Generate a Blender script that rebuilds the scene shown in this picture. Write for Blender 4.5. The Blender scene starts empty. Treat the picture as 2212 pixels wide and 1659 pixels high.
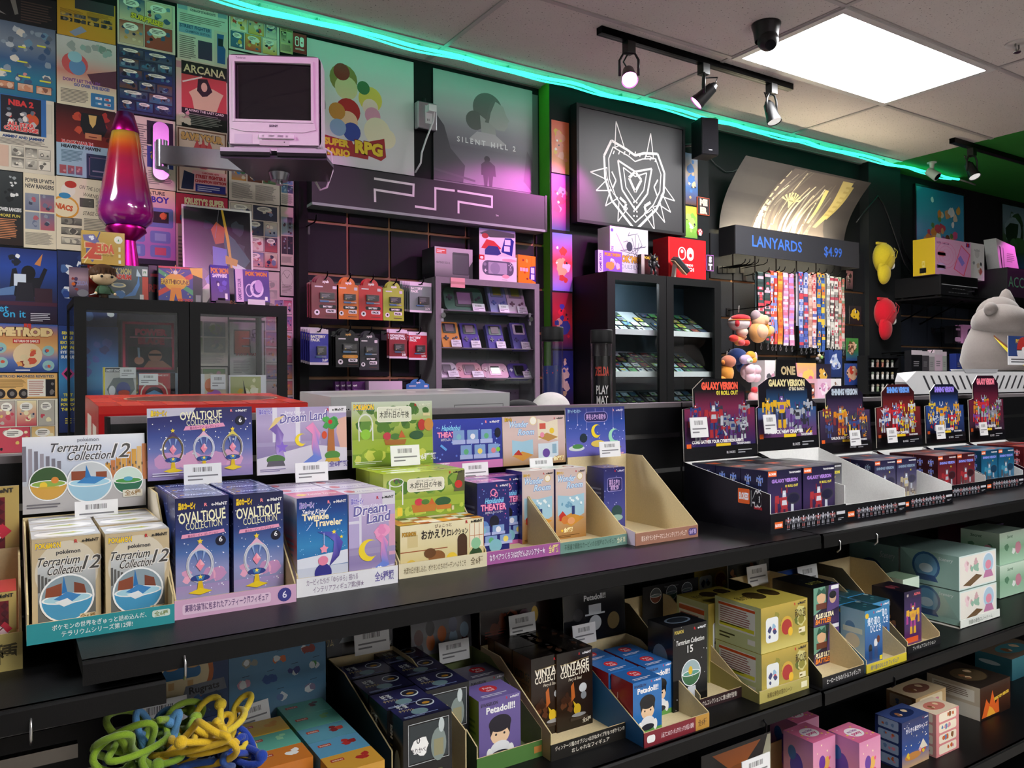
import bpy,math,random
from mathutils import Vector,Matrix
PI=math.pi
S=bpy.context.scene
C=S.collection
CZ=1.55
F_PX,YAW,PITCH,ROLL=1708.85,.569012,-.0019611,-.006346
fwd=Vector((math.sin(YAW)*math.cos(PITCH),math.cos(YAW)*math.cos(PITCH),math.sin(PITCH)))
rgt=Vector((math.cos(YAW),-math.sin(YAW),0));upv=rgt.cross(fwd)
rgt,upv=(math.cos(ROLL)*rgt+math.sin(ROLL)*upv,-math.sin(ROLL)*rgt+math.cos(ROLL)*upv)
EYE=Vector((0,0,CZ))
cam=bpy.data.cameras.new('camera');cam.sensor_width=36;cam.lens=36*F_PX/2212
cam.clip_start=.05;cam.clip_end=60
co=bpy.data.objects.new('camera',cam);C.objects.link(co)
mw=Matrix((rgt,upv,-fwd)).transposed().to_4x4();mw.translation=EYE;co.matrix_world=mw
S.camera=co
def ray(u,v):return rgt*((u-1106)/F_PX)-upv*((v-829.5)/F_PX)+fwd
def aY(u,v,y):d=ray(u,v);return EYE+d*(y/d.y)
def aZ(u,v,z):d=ray(u,v);return EYE+d*((z-CZ)/d.z)
def aX(u,v,x):d=ray(u,v);return EYE+d*(x/d.x)
w=bpy.data.worlds.new('world');S.world=w;w.use_nodes=True
w.node_tree.nodes['Background'].inputs[0].default_value=(.02,.02,.022,1)
w.node_tree.nodes['Background'].inputs[1].default_value=1
S.view_settings.view_transform='Standard';S.view_settings.look='None'
S.view_settings.exposure=.72;S.view_settings.gamma=1
try:S.view_settings.use_curve_mapping=False
except Exception:pass
S.cycles.use_denoising=True
S.cycles.max_bounces=6;S.cycles.transparent_max_bounces=12
S.cycles.sample_clamp_indirect=4
PANEL_L=22
def spot(name,loc,target,power,col,angle,parent=None,blend=.35):
 l=bpy.data.lights.new(name,'SPOT');l.energy=power;l.color=col;l.spot_size=math.radians(angle)
 l.spot_blend=blend;l.shadow_soft_size=.03
 o=bpy.data.objects.new(name,l);C.objects.link(o)
 o.location=loc;o.rotation_euler=(Vector(target)-Vector(loc)).to_track_quat('-Z','Y').to_euler()
 return o
def lin(c):
 if isinstance(c,str):
  c=c.lstrip('#');c=[int(c[i:i+2],16)/255 for i in(0,2,4)]
 return tuple(x/12.92 if x<=.04045 else((x+.055)/1.055)**2.4 for x in c[:3])+(1.,)
_lc={}
def L(c):
 if c not in _lc:_lc[c]=lin(c)
 return _lc[c]
MAT={}
def mk(name,rough=.5,metal=0,spec=.5,noise=0,nscale=40,bump=0,bscale=200,coat=0,emit=0,trans=0,sheen=0,speck=None):
 m=bpy.data.materials.new(name);m.use_nodes=True;nt=m.node_tree;n=nt.nodes;lk=nt.links
 b=n['Principled BSDF'];at=n.new('ShaderNodeVertexColor');at.layer_name='Col'
 src=at.outputs['Color']
 if noise or bump or speck:
  tc=n.new('ShaderNodeTexCoord')
 if noise:
  nz=n.new('ShaderNodeTexNoise');nz.inputs['Scale'].default_value=nscale;nz.inputs['Detail'].default_value=4
  lk.new(tc.outputs['Object'],nz.inputs['Vector'])
  mr=n.new('ShaderNodeMapRange');mr.inputs[3].default_value=1-noise;mr.inputs[4].default_value=1+noise
  lk.new(nz.outputs['Fac'],mr.inputs[0])
  mx=n.new('ShaderNodeMix');mx.data_type='RGBA';mx.blend_type='MULTIPLY';mx.inputs[0].default_value=1
  lk.new(src,mx.inputs[6]);lk.new(mr.outputs[0],mx.inputs[7]);src=mx.outputs[2]
 if speck:
  nz=n.new('ShaderNodeTexNoise');nz.inputs['Scale'].default_value=speck;nz.inputs['Detail'].default_value=2
  lk.new(tc.outputs['Object'],nz.inputs['Vector'])
  cr=n.new('ShaderNodeValToRGB');cr.color_ramp.elements[0].position=.27;cr.color_ramp.elements[0].color=(.12,.11,.11,1)
  cr.color_ramp.elements[1].position=.36;cr.color_ramp.elements[1].color=(1,1,1,1)
  lk.new(nz.outputs['Fac'],cr.inputs[0])
  mx=n.new('ShaderNodeMix');mx.data_type='RGBA';mx.blend_type='MULTIPLY';mx.inputs[0].default_value=1
  lk.new(src,mx.inputs[6]);lk.new(cr.outputs[0],mx.inputs[7]);src=mx.outputs[2]
 lk.new(src,b.inputs['Base Color'])
 b.inputs['Roughness'].default_value=rough;b.inputs['Metallic'].default_value=metal
 b.inputs['Specular IOR Level'].default_value=spec
 if coat:b.inputs['Coat Weight'].default_value=coat;b.inputs['Coat Roughness'].default_value=.06
 if sheen:b.inputs['Sheen Weight'].default_value=sheen
 if trans:b.inputs['Transmission Weight'].default_value=trans
 if emit:
  lk.new(src,b.inputs['Emission Color']);b.inputs['Emission Strength'].default_value=emit
 if bump:
  nb=n.new('ShaderNodeTexNoise');nb.inputs['Scale'].default_value=bscale;nb.inputs['Detail'].default_value=3
  lk.new(tc.outputs['Object'],nb.inputs['Vector'])
  bp=n.new('ShaderNodeBump');bp.inputs['Strength'].default_value=bump;bp.inputs['Distance'].default_value=.002
  lk.new(nb.outputs['Fac'],bp.inputs['Height']);lk.new(bp.outputs['Normal'],b.inputs['Normal'])
 MAT[name]=m;return m
mk('card',.5,noise=.04,nscale=60)
mk('gloss',.22,spec=.5,noise=.03,nscale=30)
mk('film',.28,spec=.5,bump=.25,bscale=25)
mk('kraft',.85,spec=.2,noise=.10,nscale=260)
mk('paper',.6,spec=.35,noise=.06,nscale=14,bump=.35,bscale=9)
mk('poster',.42,spec=.4,noise=.03,nscale=8,bump=.2,bscale=4)
mk('plastic',.35,noise=.03,nscale=50)
mk('softplastic',.55,spec=.25,noise=.04,nscale=120)
mk('metal',.3,metal=1,noise=.05,nscale=80)
mk('chrome',.12,metal=1)
mk('steel',.42,spec=.22,noise=.10,nscale=70,bump=.10,bscale=600)
mk('paint',.75,spec=.25,noise=.08,nscale=18,bump=.15,bscale=120)
mk('wood',.5,noise=.2,nscale=30)
mk('fabric',.95,spec=.1,noise=.10,nscale=90,bump=.5,bscale=500,sheen=.25)
mk('tile',.95,spec=.1,noise=.05,nscale=6,speck=110,bump=.5,bscale=140)
mk('screen',.06,spec=.8)
mk('liquid',.08,spec=.5,coat=.6,noise=.18,nscale=7)
mk('panel_light',.5,emit=PANEL_L)
mk('led',.4,emit=2.6)
mk('lamp',.4,emit=9)
mk('striplight',.4,emit=60)
mk('cabinetlight',.4,emit=130)
mk('bulbglow',.5,emit=.35)
def mk_glass(name,fac,tint=(1,1,1,1),rough=.02):
 m=bpy.data.materials.new(name);m.use_nodes=True;nt=m.node_tree;n=nt.nodes;lk=nt.links
 n.remove(n['Principled BSDF']);out=n['Material Output']
 t=n.new('ShaderNodeBsdfTransparent');t.inputs[0].default_value=tint
 g=n.new('ShaderNodeBsdfGlossy');g.inputs['Roughness'].default_value=rough
 fr=n.new('ShaderNodeLayerWeight');fr.inputs['Blend'].default_value=.5
 pw=n.new('ShaderNodeMath');pw.operation='POWER';pw.inputs[1].default_value=4.5;lk.new(fr.outputs['Facing'],pw.inputs[0])
 ma=n.new('ShaderNodeMath');ma.operation='MULTIPLY_ADD';ma.inputs[1].default_value=.8;ma.inputs[2].default_value=fac
 lk.new(pw.outputs[0],ma.inputs[0])
 mx=n.new('ShaderNodeMixShader');lk.new(ma.outputs[0],mx.inputs[0]);lk.new(t.outputs[0],mx.inputs[1]);lk.new(g.outputs[0],mx.inputs[2])
 lk.new(mx.outputs[0],out.inputs[0]);MAT[name]=m
mk_glass('glass',.035,(.93,.96,.96,1))
mk_glass('clearfilm',.05,(.97,.97,.97,1),.12)
_tx={}
def text_geo(s,bold=0):
 k=(s,bold)
 if k in _tx:return _tx[k]
 c=bpy.data.curves.new('t','FONT');c.body=s;c.resolution_u=2;c.offset=bold
 o=bpy.data.objects.new('t',c);C.objects.link(o)
 me=bpy.data.meshes.new_from_object(o.evaluated_get(bpy.context.evaluated_depsgraph_get()))
 vs=[(v.co.x,v.co.y)for v in me.vertices];fs=[tuple(p.vertices)for p in me.polygons]
 bpy.data.objects.remove(o);bpy.data.curves.remove(c);bpy.data.meshes.remove(me)
 if not vs:vs=[(0,0),(1,0),(0,1)];fs=[]
 x0=min(v[0]for v in vs);x1=max(v[0]for v in vs)
 cap=.73
 _tx[k]=([((v[0]-x0)/cap,v[1]/cap)for v in vs],fs,(x1-x0)/cap)
 return _tx[k]
class MB:
 def __init__(s):s.v=[];s.f=[];s.c=[];s.m=[];s.sm=[];s.M=None;s.slots=[]
 def slot(s,m):
  if m not in s.slots:s.slots.append(m)
  return s.slots.index(m)
 def add(s,pts):
  i=len(s.v)
  if s.M is not None:pts=[s.M@Vector(p)for p in pts]
  s.v.extend([tuple(p)for p in pts]);return i
 def face(s,pts,col,mat='card',smooth=False):
  i=s.add(pts);n=len(pts);s.f.append(tuple(range(i,i+n)))
  s.c.extend([L(c)for c in col]if isinstance(col,list)else[L(col)]*n);s.m.append(s.slot(mat));s.sm.append(smooth)
 def mesh(s,pts,faces,col,mat='card',smooth=False):
  i=s.add(pts);k=s.slot(mat)
  for f in faces:
   s.f.append(tuple(a+i for a in f))
   if isinstance(col,list):s.c.extend([L(col[a])for a in f])
   else:s.c.extend([L(col)]*len(f))
   s.m.append(k);s.sm.append(smooth)
 def box(s,x0,y0,z0,x1,y1,z1,col,mat='card',cols=None,bev=0):
  """cols: overrides by face: f front(-y) k back l left r right t top d bottom"""
  cs=cols or{}
  if bev:
   return s.rbox(x0,y0,z0,x1,y1,z1,bev,col,mat)
  p=[(x0,y0,z0),(x1,y0,z0),(x1,y1,z0),(x0,y1,z0),(x0,y0,z1),(x1,y0,z1),(x1,y1,z1),(x0,y1,z1)]
  i=s.add(p);k=s.slot(mat)
  for n,q in(('f',(0,1,5,4)),('r',(1,2,6,5)),('k',(2,3,7,6)),('l',(3,0,4,7)),('t',(4,5,6,7)),('d',(3,2,1,0))):
   s.f.append(tuple(a+i for a in q));s.c.extend([L(cs.get(n,col))]*4);s.m.append(k);s.sm.append(False)
 def rbox(s,x0,y0,z0,x1,y1,z1,r,col,mat='plastic',seg=3):
  """box with all vertical edges rounded and small top and bottom chamfers"""
  pr=[]
  for cx,cy,a0 in((x1-r,y1-r,0),(x0+r,y1-r,90),(x0+r,y0+r,180),(x1-r,y0+r,270)):
   for k in range(seg+1):
    a=math.radians(a0+90*k/seg);pr.append((cx,cy,math.cos(a),math.sin(a)))
  c=min(r*.5,(z1-z0)*.3);rings=[]
  for z,q in((z0,r-c),(z0+c,r),(z1-c,r),(z1,r-c)):
   rings.append([(a+q*cc,b+q*ss,z)for a,b,cc,ss in pr])
  n=len(pr);pts=sum(rings,[]);fs=[]
  for k in range(3):
   for j in range(n):fs.append((k*n+j,k*n+(j+1)%n,(k+1)*n+(j+1)%n,(k+1)*n+j))
  fs.append(tuple(range(n-1,-1,-1)));fs.append(tuple(range(3*n,4*n)))
  s.mesh(pts,fs,col,mat)
 def prism(s,poly,axis,a,b,col,mat='card',side=None):
  """extrude a 2-D outline along axis from a to b; axis y: poly is (x,z); x: (y,z); z: (x,y)"""
  P={'y':lambda p,t:(p[0],t,p[1]),'x':lambda p,t:(t,p[0],p[1]),'z':lambda p,t:(p[0],p[1],t)}[axis]
  n=len(poly);A=[P(p,a)for p in poly];Bp=[P(p,b)for p in poly]
  i=s.add(A+Bp);k=s.slot(mat);sc=side or col
  ar=sum(poly[j][0]*poly[(j+1)%n][1]-poly[(j+1)%n][0]*poly[j][1]for j in range(n))
  flip=(ar>0)==(axis=='y')
  def put(q,c):
   s.f.append(tuple(x+i for x in(q if flip else q[::-1])));s.c.extend([L(c)]*len(q));s.m.append(k);s.sm.append(False)
  put(tuple(range(n)),col);put(tuple(range(2*n-1,n-1,-1)),col)
  for j in range(n):put((j,n+j,n+(j+1)%n,(j+1)%n),sc)
 def lathe(s,prof,col,mat='plastic',n=24,c=(0,0,0),smooth=True,sx=1,sy=1):
  """prof: list of (r,z[,colour])"""
  pts=[];cs=[]
  for q in prof:
   for j in range(n):
    a=2*PI*j/n;pts.append((c[0]+q[0]*sx*math.cos(a),c[1]+q[0]*sy*math.sin(a),c[2]+q[1]));cs.append(q[2]if len(q)>2 else col)
  fs=[(k*n+j,k*n+(j+1)%n,(k+1)*n+(j+1)%n,(k+1)*n+j)for k in range(len(prof)-1)for j in range(n)]
  s.mesh(pts,fs,cs,mat,smooth)
 def cyl(s,p,q,r,col,mat='plastic',n=12,r2=None,caps=True):
  p=Vector(p);q=Vector(q);d=(q-p).normalized();a=d.orthogonal().normalized();b=d.cross(a);r2=r if r2 is None else r2
  ring=[(math.cos(2*PI*j/n),math.sin(2*PI*j/n))for j in range(n)]
  pts=[p+a*(x*r)+b*(y*r)for x,y in ring]+[q+a*(x*r2)+b*(y*r2)for x,y in ring]
  s.mesh(pts,[(j,(j+1)%n,n+(j+1)%n,n+j)for j in range(n)],col,mat,True)
  if caps:
   s.mesh(pts[:n],[tuple(range(n-1,-1,-1))],col,mat);s.mesh(pts[n:],[tuple(range(n))],col,mat)
 def tube(s,path,r,col,mat='plastic',n=8,closed=False):
  P=[Vector(p)for p in path];m=len(P);rings=[]
  t0=(P[1]-P[0]).normalized();a=t0.orthogonal().normalized()
  for i in range(m):
   t=(P[(i+1)%m]-P[i-1])if closed else(P[min(i+1,m-1)]-P[max(i-1,0)])
   t.normalize();a=(a-t*a.dot(t)).normalized();b=t.cross(a)
   rr=r[i]if isinstance(r,(list,tuple))else r
   rings+=[P[i]+a*(rr*math.cos(2*PI*j/n))+b*(rr*math.sin(2*PI*j/n))for j in range(n)]
  fs=[(k*n+j,k*n+(j+1)%n,((k+1)%m)*n+(j+1)%n,((k+1)%m)*n+j)for k in range(m if closed else m-1)for j in range(n)]
  if not closed:fs+=[tuple(range(n-1,-1,-1)),tuple(range((m-1)*n,m*n))]
  s.mesh(rings,fs,col,mat,True)
 def ball(s,c,r,col,mat='fabric',n=16,m=10,sx=1,sy=1,sz=1,rot=None,warp=None):
  pts=[(0,0,-1)];
  for i in range(1,m):
   t=PI*i/m
   for j in range(n):
    a=2*PI*j/n;pts.append((math.sin(t)*math.cos(a),math.sin(t)*math.sin(a),-math.cos(t)))
  pts.append((0,0,1));out=[]
  for p in pts:
   q=Vector((p[0]*r*sx,p[1]*r*sy,p[2]*r*sz))
   if warp:q=Vector(warp(q))
   if rot is not None:q=rot@q
   out.append(q+Vector(c))
  fs=[(0,1+(j+1)%n,1+j)for j in range(n)]
  for i in range(m-2):
   for j in range(n):fs.append((1+i*n+j,1+i*n+(j+1)%n,1+(i+1)*n+(j+1)%n,1+(i+1)*n+j))
  e=len(pts)-1;o=1+(m-2)*n
  fs+=[(e,o+j,o+(j+1)%n)for j in range(n)]
  s.mesh(out,fs,col,mat,True)
 def build(s,name,parent=None,mat4=None,loc=None,rotz=0):
  me=bpy.data.meshes.new(name);me.from_pydata(s.v,[],s.f)
  at=me.color_attributes.new('Col','FLOAT_COLOR','CORNER')
  at.data.foreach_set('color',[x for c in s.c for x in c])
  for k in s.slots:me.materials.append(MAT[k])
  me.polygons.foreach_set('material_index',s.m);me.polygons.foreach_set('use_smooth',s.sm)
  me.update()
  o=bpy.data.objects.new(name,me);C.objects.link(o)
  if parent is not None:o.parent=parent
  if mat4 is not None:o.matrix_local=mat4
  elif loc is not None:o.location=loc;o.rotation_euler=(0,0,rotz)
  return o
def tag(o,label,cat,group=None):
 o['label']=label;o['category']=cat
 if group:o['group']=group
 return o
def empty(name,label,cat,loc=(0,0,0),rotz=0,group=None,rot=None):
 o=bpy.data.objects.new(name,None);C.objects.link(o);o.empty_display_size=.05
 o.location=loc;o.rotation_euler=rot or(0,0,rotz);return tag(o,label,cat,group)
def structure(o):o['kind']='structure';return o
def copy_tree(o,parent=None):
 c=o.copy();C.objects.link(c)
 if parent is not None:c.parent=parent
 for ch in list(o.children):copy_tree(ch,c)
 return c
def copy_thing(o,loc,label,rotz=None,group=None):
 c=copy_tree(o);c.location=loc;c['label']=label
 if rotz is not None:c.rotation_euler=(0,0,rotz)
 if group:c['group']=group
 return c
X3,Y3,Z3=Vector((1,0,0)),Vector((0,1,0)),Vector((0,0,1))
class Print:
 """flat printing on a face; coordinates are fractions of the face, y up"""
 def __init__(s,b,o,ux,uy,w,h,mat='card'):
  s.b=b;s.o=Vector(o);s.ux=Vector(ux);s.uy=Vector(uy);s.n=s.ux.cross(s.uy);s.w=w;s.h=h;s.k=0;s.mat=mat;s.bend=None
 def P(s,x,y):
  if s.bend:
   q,n=s.bend(x,y);return q+n*(2e-4+s.k*4e-5)
  return s.o+s.ux*(x*s.w)+s.uy*(y*s.h)+s.n*(2e-4+s.k*4e-5)
 def poly(s,pts,col,mat=None):
  s.k+=1;s.b.face([s.P(*p)for p in pts],col,mat or s.mat);return s
 def rect(s,x,y,w,h,col,mat=None):return s.poly([(x,y),(x+w,y),(x+w,y+h),(x,y+h)],col,mat)
 def grad(s,x,y,w,h,top,bot):return s.poly([(x,y),(x+w,y),(x+w,y+h),(x,y+h)],[bot,bot,top,top])
 def bands(s,cols,x=0,y=0,w=1,h=1):
  n=len(cols)-1
  for i in range(n):
   a=y+h*(1-(i+1)/n);s.poly([(x,a),(x+w,a),(x+w,a+h/n),(x,a+h/n)],[cols[i+1],cols[i+1],cols[i],cols[i]]);s.k-=1
  s.k+=1;return s
 def ell(s,x,y,rx,ry,col,n=18,rot=0):
  ca,sa=math.cos(rot),math.sin(rot);q=s.w/s.h;pts=[]
  for j in range(n):
   a=2*PI*j/n;ex,ey=rx*math.cos(a),ry/q*math.sin(a)if rot else ry*math.sin(a)
   pts.append((x+ex*ca-ey*sa,y+(ex*sa+ey*ca)*q)if rot else(x+ex,y+ey))
  return s.poly(pts,col)
 def circ(s,x,y,r,col,n=18):return s.ell(x,y,r,r*s.w/s.h,col,n)
 def ring(s,x,y,rx,ry,t,col,n=28):
  s.k+=1
  for j in range(n):
   a,c=2*PI*j/n,2*PI*(j+1)/n;i=1-t
   s.b.face([s.P(x+rx*k*math.cos(q),y+ry*k*math.sin(q))for k,q in((i,a),(1,a),(1,c),(i,c))],col,s.mat)
  return s
 def line(s,p,q,t,col):
  a=Vector((p[0]*s.w,p[1]*s.h));c=Vector((q[0]*s.w,q[1]*s.h));d=(c-a);
  if d.length<1e-9:return s
  d.normalize();m=Vector((-d.y,d.x))*(t*s.w/2)
  return s.poly([((e.x)/s.w,(e.y)/s.h)for e in(a-m,c-m,c+m,a+m)],col)
 def pline(s,pts,t,col):
  for a,c in zip(pts,pts[1:]):s.line(a,c,t,col);s.k-=1
  s.k+=1;return s
 def star(s,x,y,r,col,n=5,inner=.45,rot=PI/2):
  q=s.w/s.h
  return s.poly([(x+r*(1 if j%2==0 else inner)*math.cos(rot+PI*j/n),y+q*r*(1 if j%2==0 else inner)*math.sin(rot+PI*j/n))for j in range(2*n)],col)
 def text(s,t,x,y,h,col,al='C',mw=None,shear=0,bold=.012,rot=0,out=None,outw=.045):
  if out:s.text(t,x,y,h,out,al,mw,shear,bold+outw,rot)
  vs,fs,tw=text_geo(t,round(bold,3));H=h*s.h;sx=H
  if mw and tw*H>mw*s.w:sx=mw*s.w/tw
  off={'C':-tw/2,'L':0,'R':-tw}[al];ca,sa=math.cos(rot),math.sin(rot);s.k+=1
  if out is None and bold>.03:pass
  pts=[]
  for a,c in vs:
   px,py=(a+off)*sx+shear*c*H,c*H
   px,py=px*ca-py*sa,px*sa+py*ca
   pts.append(s.P(x+px/s.w,y+py/s.h))
  s.b.mesh(pts,fs,col,s.mat);return s
 def lines(s,x,y,w,h,n,col,rng=None,t=.45):
  r=rng or random.Random(int(x*999+y*77+n))
  s.k+=1
  for i in range(n):
   yy=y+h*(1-(i+.75)/n);ww=w*(r.uniform(.8,1)if i<n-1 else r.uniform(.4,.8));s.rect(x,yy,ww,h/n*t,col);s.k-=1
  return s
 def barcode(s,x,y,w,h,col='#1c1c1e'):
  r=random.Random(7);xx=x
  while xx<x+w:
   a=r.uniform(.006,.02)*w*2;s.rect(xx,y,a,h,col);s.k-=1;xx+=a+r.uniform(.012,.03)*w*1.6
  return s
 def frame(s,x,y,w,h,t,col):
  q=t*s.w/s.h
  for a in((x,y,w,q),(x,y+h-q,w,q),(x,y,t,h),(x+w-t,y,t,h)):s.rect(*a,col);s.k-=1
  s.k+=1;return s
 def stars(s,n,cols,rng,x=0,y=0,w=1,h=1,r=(.004,.012),kind='c'):
  for i in range(n):
   f=s.star if kind=='s' else s.circ
   q=rng.uniform(*r)
   f(rng.uniform(x+q,x+w-q),rng.uniform(y+q*s.w/s.h,y+h-q*s.w/s.h),q,rng.choice(cols),*(()if kind=='s' else(8,)));s.k-=.8
  return s
 def blobs(s,n,cols,rng,x=0,y=0,w=1,h=1,r=(.04,.12),m=9):
  for i in range(n):
   rr=rng.uniform(*r);q=s.w/s.h;px=rng.uniform(x+rr,x+w-rr)if w>2*rr else x+w/2;py=rng.uniform(y+rr*q,y+h-rr*q)if h>2*rr*q else y+h/2
   s.poly([(min(max(px+rr*rng.uniform(.55,1)*math.cos(2*PI*j/m),x),x+w),min(max(py+q*rr*rng.uniform(.55,1)*math.sin(2*PI*j/m),y),y+h))for j in range(m)],rng.choice(cols));s.k-=.8
  return s
 def rrect(s,x,y,w,h,r,col):
  q=s.w/s.h;pts=[]
  for cx,cy,a0 in((x+w-r,y+h-r*q,0),(x+r,y+h-r*q,90),(x+r,y+r*q,180),(x+w-r,y+r*q,270)):
   for k in range(5):a=math.radians(a0+22.5*k);pts.append((cx+r*math.cos(a),cy+q*r*math.sin(a)))
  return s.poly(pts,col)
def front(b,x0,y,z0,x1,z1,mat='card'):return Print(b,(x0,y,z0),X3,Z3,x1-x0,z1-z0,mat)
def top(b,x0,y0,x1,y1,z,mat='card'):return Print(b,(x0,y0,z),X3,Y3,x1-x0,y1-y0,mat)
def leftf(b,x,y0,y1,z0,z1,mat='card'):return Print(b,(x,y1,z0),-Y3,Z3,y1-y0,z1-z0,mat)
def rightf(b,x,y0,y1,z0,z1,mat='card'):return Print(b,(x,y0,z0),Y3,Z3,y1-y0,z1-z0,mat)
def tagp(p,seed=0):
 """price label print on a white card: barcode and a line of text"""
 p.rect(0,0,1,1,'#e9e9ea');p.barcode(.24,.62,.5,.22);p.lines(.1,.18,.82,.34,2,'#77777b',t=.4)
# == large lights
WY=3.43;CE=3.10
BLK='#141416'
def ceiling_panel(x0,y0,label):
 t=empty('ceiling_light',label,'ceiling light',(x0,y0,CE),0,'ceiling light panels')
 b=MB();w_,d_=1.2235,.61
 for a in((0,0,w_,.035),(0,d_-.035,w_,d_),(0,.035,.035,d_-.035),(w_-.035,.035,w_,d_-.035)):
  b.box(a[0],a[1],-.012,a[2],a[3],.0,'#c9c6c4','plastic')
 b.build('frame',t)
 b=MB();b.box(.035,.035,-.006,w_-.035,d_-.035,-.001,'#ffffff','panel_light');b.build('diffuser',t)
 return t
ceiling_panel(2.934,2.01,'bright white rectangular ceiling light panel above the lanyard wall')
ceiling_panel(-1.96,2.01,'white ceiling light panel above the magazine page wall, outside the view')
ceiling_panel(1.7105,-2.87,'white ceiling light panel farthest behind the viewer')  # extra panel added to brighten the header cards under the top shelf
ceiling_panel(.487,-1.04,'white ceiling light panel behind the viewer, on the side of the magazine wall')
ceiling_panel(2.934,-1.65,'white ceiling light panel behind the viewer, on the side of the white machine')
# == room shell
def wall(name,a,mat,col='#17181a'):
 b=MB();b.box(*a,col,mat);return structure(b.build(name))
wall('floor',(-2.6,-3.5,-.1,9.3,WY+.1,0),'paint','#a09a92')
wall('wall_back',(-2.6,WY,0,9.3,WY+.1,CE),'paint','#0e0f11')
wall('wall_left',(-2.7,-3.5,0,-2.6,WY+.1,CE),'paint','#9a9a9c')
wall('wall_right',(9.3,-3.5,0,9.4,WY+.1,CE),'paint','#1b1c1f')
wall('wall_front',(-2.6,-3.6,0,9.3,-3.5,CE),'paint','#b4b2b0')
b=MB();b.box(-2.6,-3.5,CE,5.352,WY+.1,CE+.08,'#cfc6c2','tile');structure(b.build('ceiling'))
b=MB();b.box(5.352,-3.5,CE-.002,9.3,WY+.1,CE+.08,'#2c7a2c','paint');o=structure(b.build('ceiling_soffit'));o['label']='green painted part of the ceiling'
b=MB()
for k in range(-3,4):
 x=1.7105+1.2235*k
 if x<5.3:b.box(x-.011,-3.5,CE-.005,x+.011,WY,CE+.002,'#a9a2a0','plastic')
for k in range(-9,2):
 y=2.62+.61*k
 b.box(-2.6,y-.011,CE-.0055,5.352,y+.011,CE+.002,'#a9a2a0','plastic')
b.box(-2.6,WY-.022,CE-.006,5.35,WY,CE+.002,'#8f8a88','plastic')
structure(b.build('trim_1'))
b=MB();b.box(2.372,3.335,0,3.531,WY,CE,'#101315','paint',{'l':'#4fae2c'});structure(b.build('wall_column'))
b=MB();b.box(5.16,3.36,0,5.55,WY,CE,'#16181a','paint');structure(b.build('wall_pier'))
b=MB();b.box(1.072,WY-.05,0,1.112,WY,CE-.18,'#0b0b0c','paint');structure(b.build('trim_2'))
def slatwall(name,x0,x1,z0,z1,xs,zs,y=WY,tan='#a5774f',col='#191a1e',g=.007):
 b=MB();b.box(x0,y-.02,z0,x1,y-.012,z1,tan,'wood')
 X=[x0]+sorted(x for x in xs if x0<x<x1)+[x1];Zz=[z0]+sorted(z for z in zs if z0<z<z1)+[z1]
 for i in range(len(X)-1):
  for j in range(len(Zz)-1):
   b.box(X[i]+g*(i>0),y-.035,Zz[j]+g*(j>0),X[i+1]-g*(i<len(X)-2),y-.02,Zz[j+1]-g*(j<len(Zz)-2),col,'paint')
 o=b.build(name);tag(o,name,'x');return o
o=slatwall('slatwall_panel',1.112,2.372,.3,2.45,[1.30+.2035*k for k in range(0,6)],[CZ+.7137-.2295*k for k in range(0,10)])
tag(o,'dark grey slat panel with tan grooves under the purple sign, carrying battery packs','wall panel')
o=slatwall('slatwall_panel',3.531,5.16,.3,2.45,[3.60+.203*k for k in range(0,8)],[CZ+.62-.2295*k for k in range(0,10)])
tag(o,'dark grey slat panel behind the hanging lanyards','wall panel')
o=slatwall('slatwall_panel',5.55,6.85,.3,2.12,[5.75+.203*k for k in range(0,8)],[CZ+.48-.2295*k for k in range(0,10)],tan='#8d6a4c',col='#181d28')
tag(o,'dark blue slat panel below the receiver shelf','wall panel')
o=slatwall('slatwall_panel',6.95,8.6,.3,2.2,[7.05+.203*k for k in range(0,8)],[CZ+.48-.2295*k for k in range(0,10)],tan='#6d5a44')
tag(o,'dark slat panel under the green lettered sign at the far right','wall panel')
t=empty('rope_light','green glowing rope light running along the ceiling above the posters','rope light')
rng=random.Random(3)
def led(dy,dz,x0,x1,r,amp):
 pts=[];n=90
 for i in range(n+1):
  x=x0+(x1-x0)*i/n
  pts.append((x,3.25+dy+amp*math.sin(x*7.3+dy*50)+amp*.6*math.sin(x*17),CE-.012+dz-.010*abs(math.sin(x*5.1))))
 b=MB();b.tube(pts,r,'#2ae6b4','led',6);return b
led(0,-.006,.3,6.15,.008,.008).build('light_tube',t)
led(.045,.0,.3,6.12,.0045,.007).build('light_tube',t)
for k in range(24):
 b=MB();x=.4+.24*k;b.box(x-.002,3.262,CE-.016,x+.002,3.30,CE-.001,'#5fae94','plastic');b.build('mounting_clip',t)
b=MB();b.tube([(6.15,3.25,CE-.02),(6.3,3.26,CE-.02),(6.42,3.27,CE-.02)],.007,'#9a9a90','plastic');b.build('plug_end',t)
MAG=(1.,.1,.8)
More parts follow.
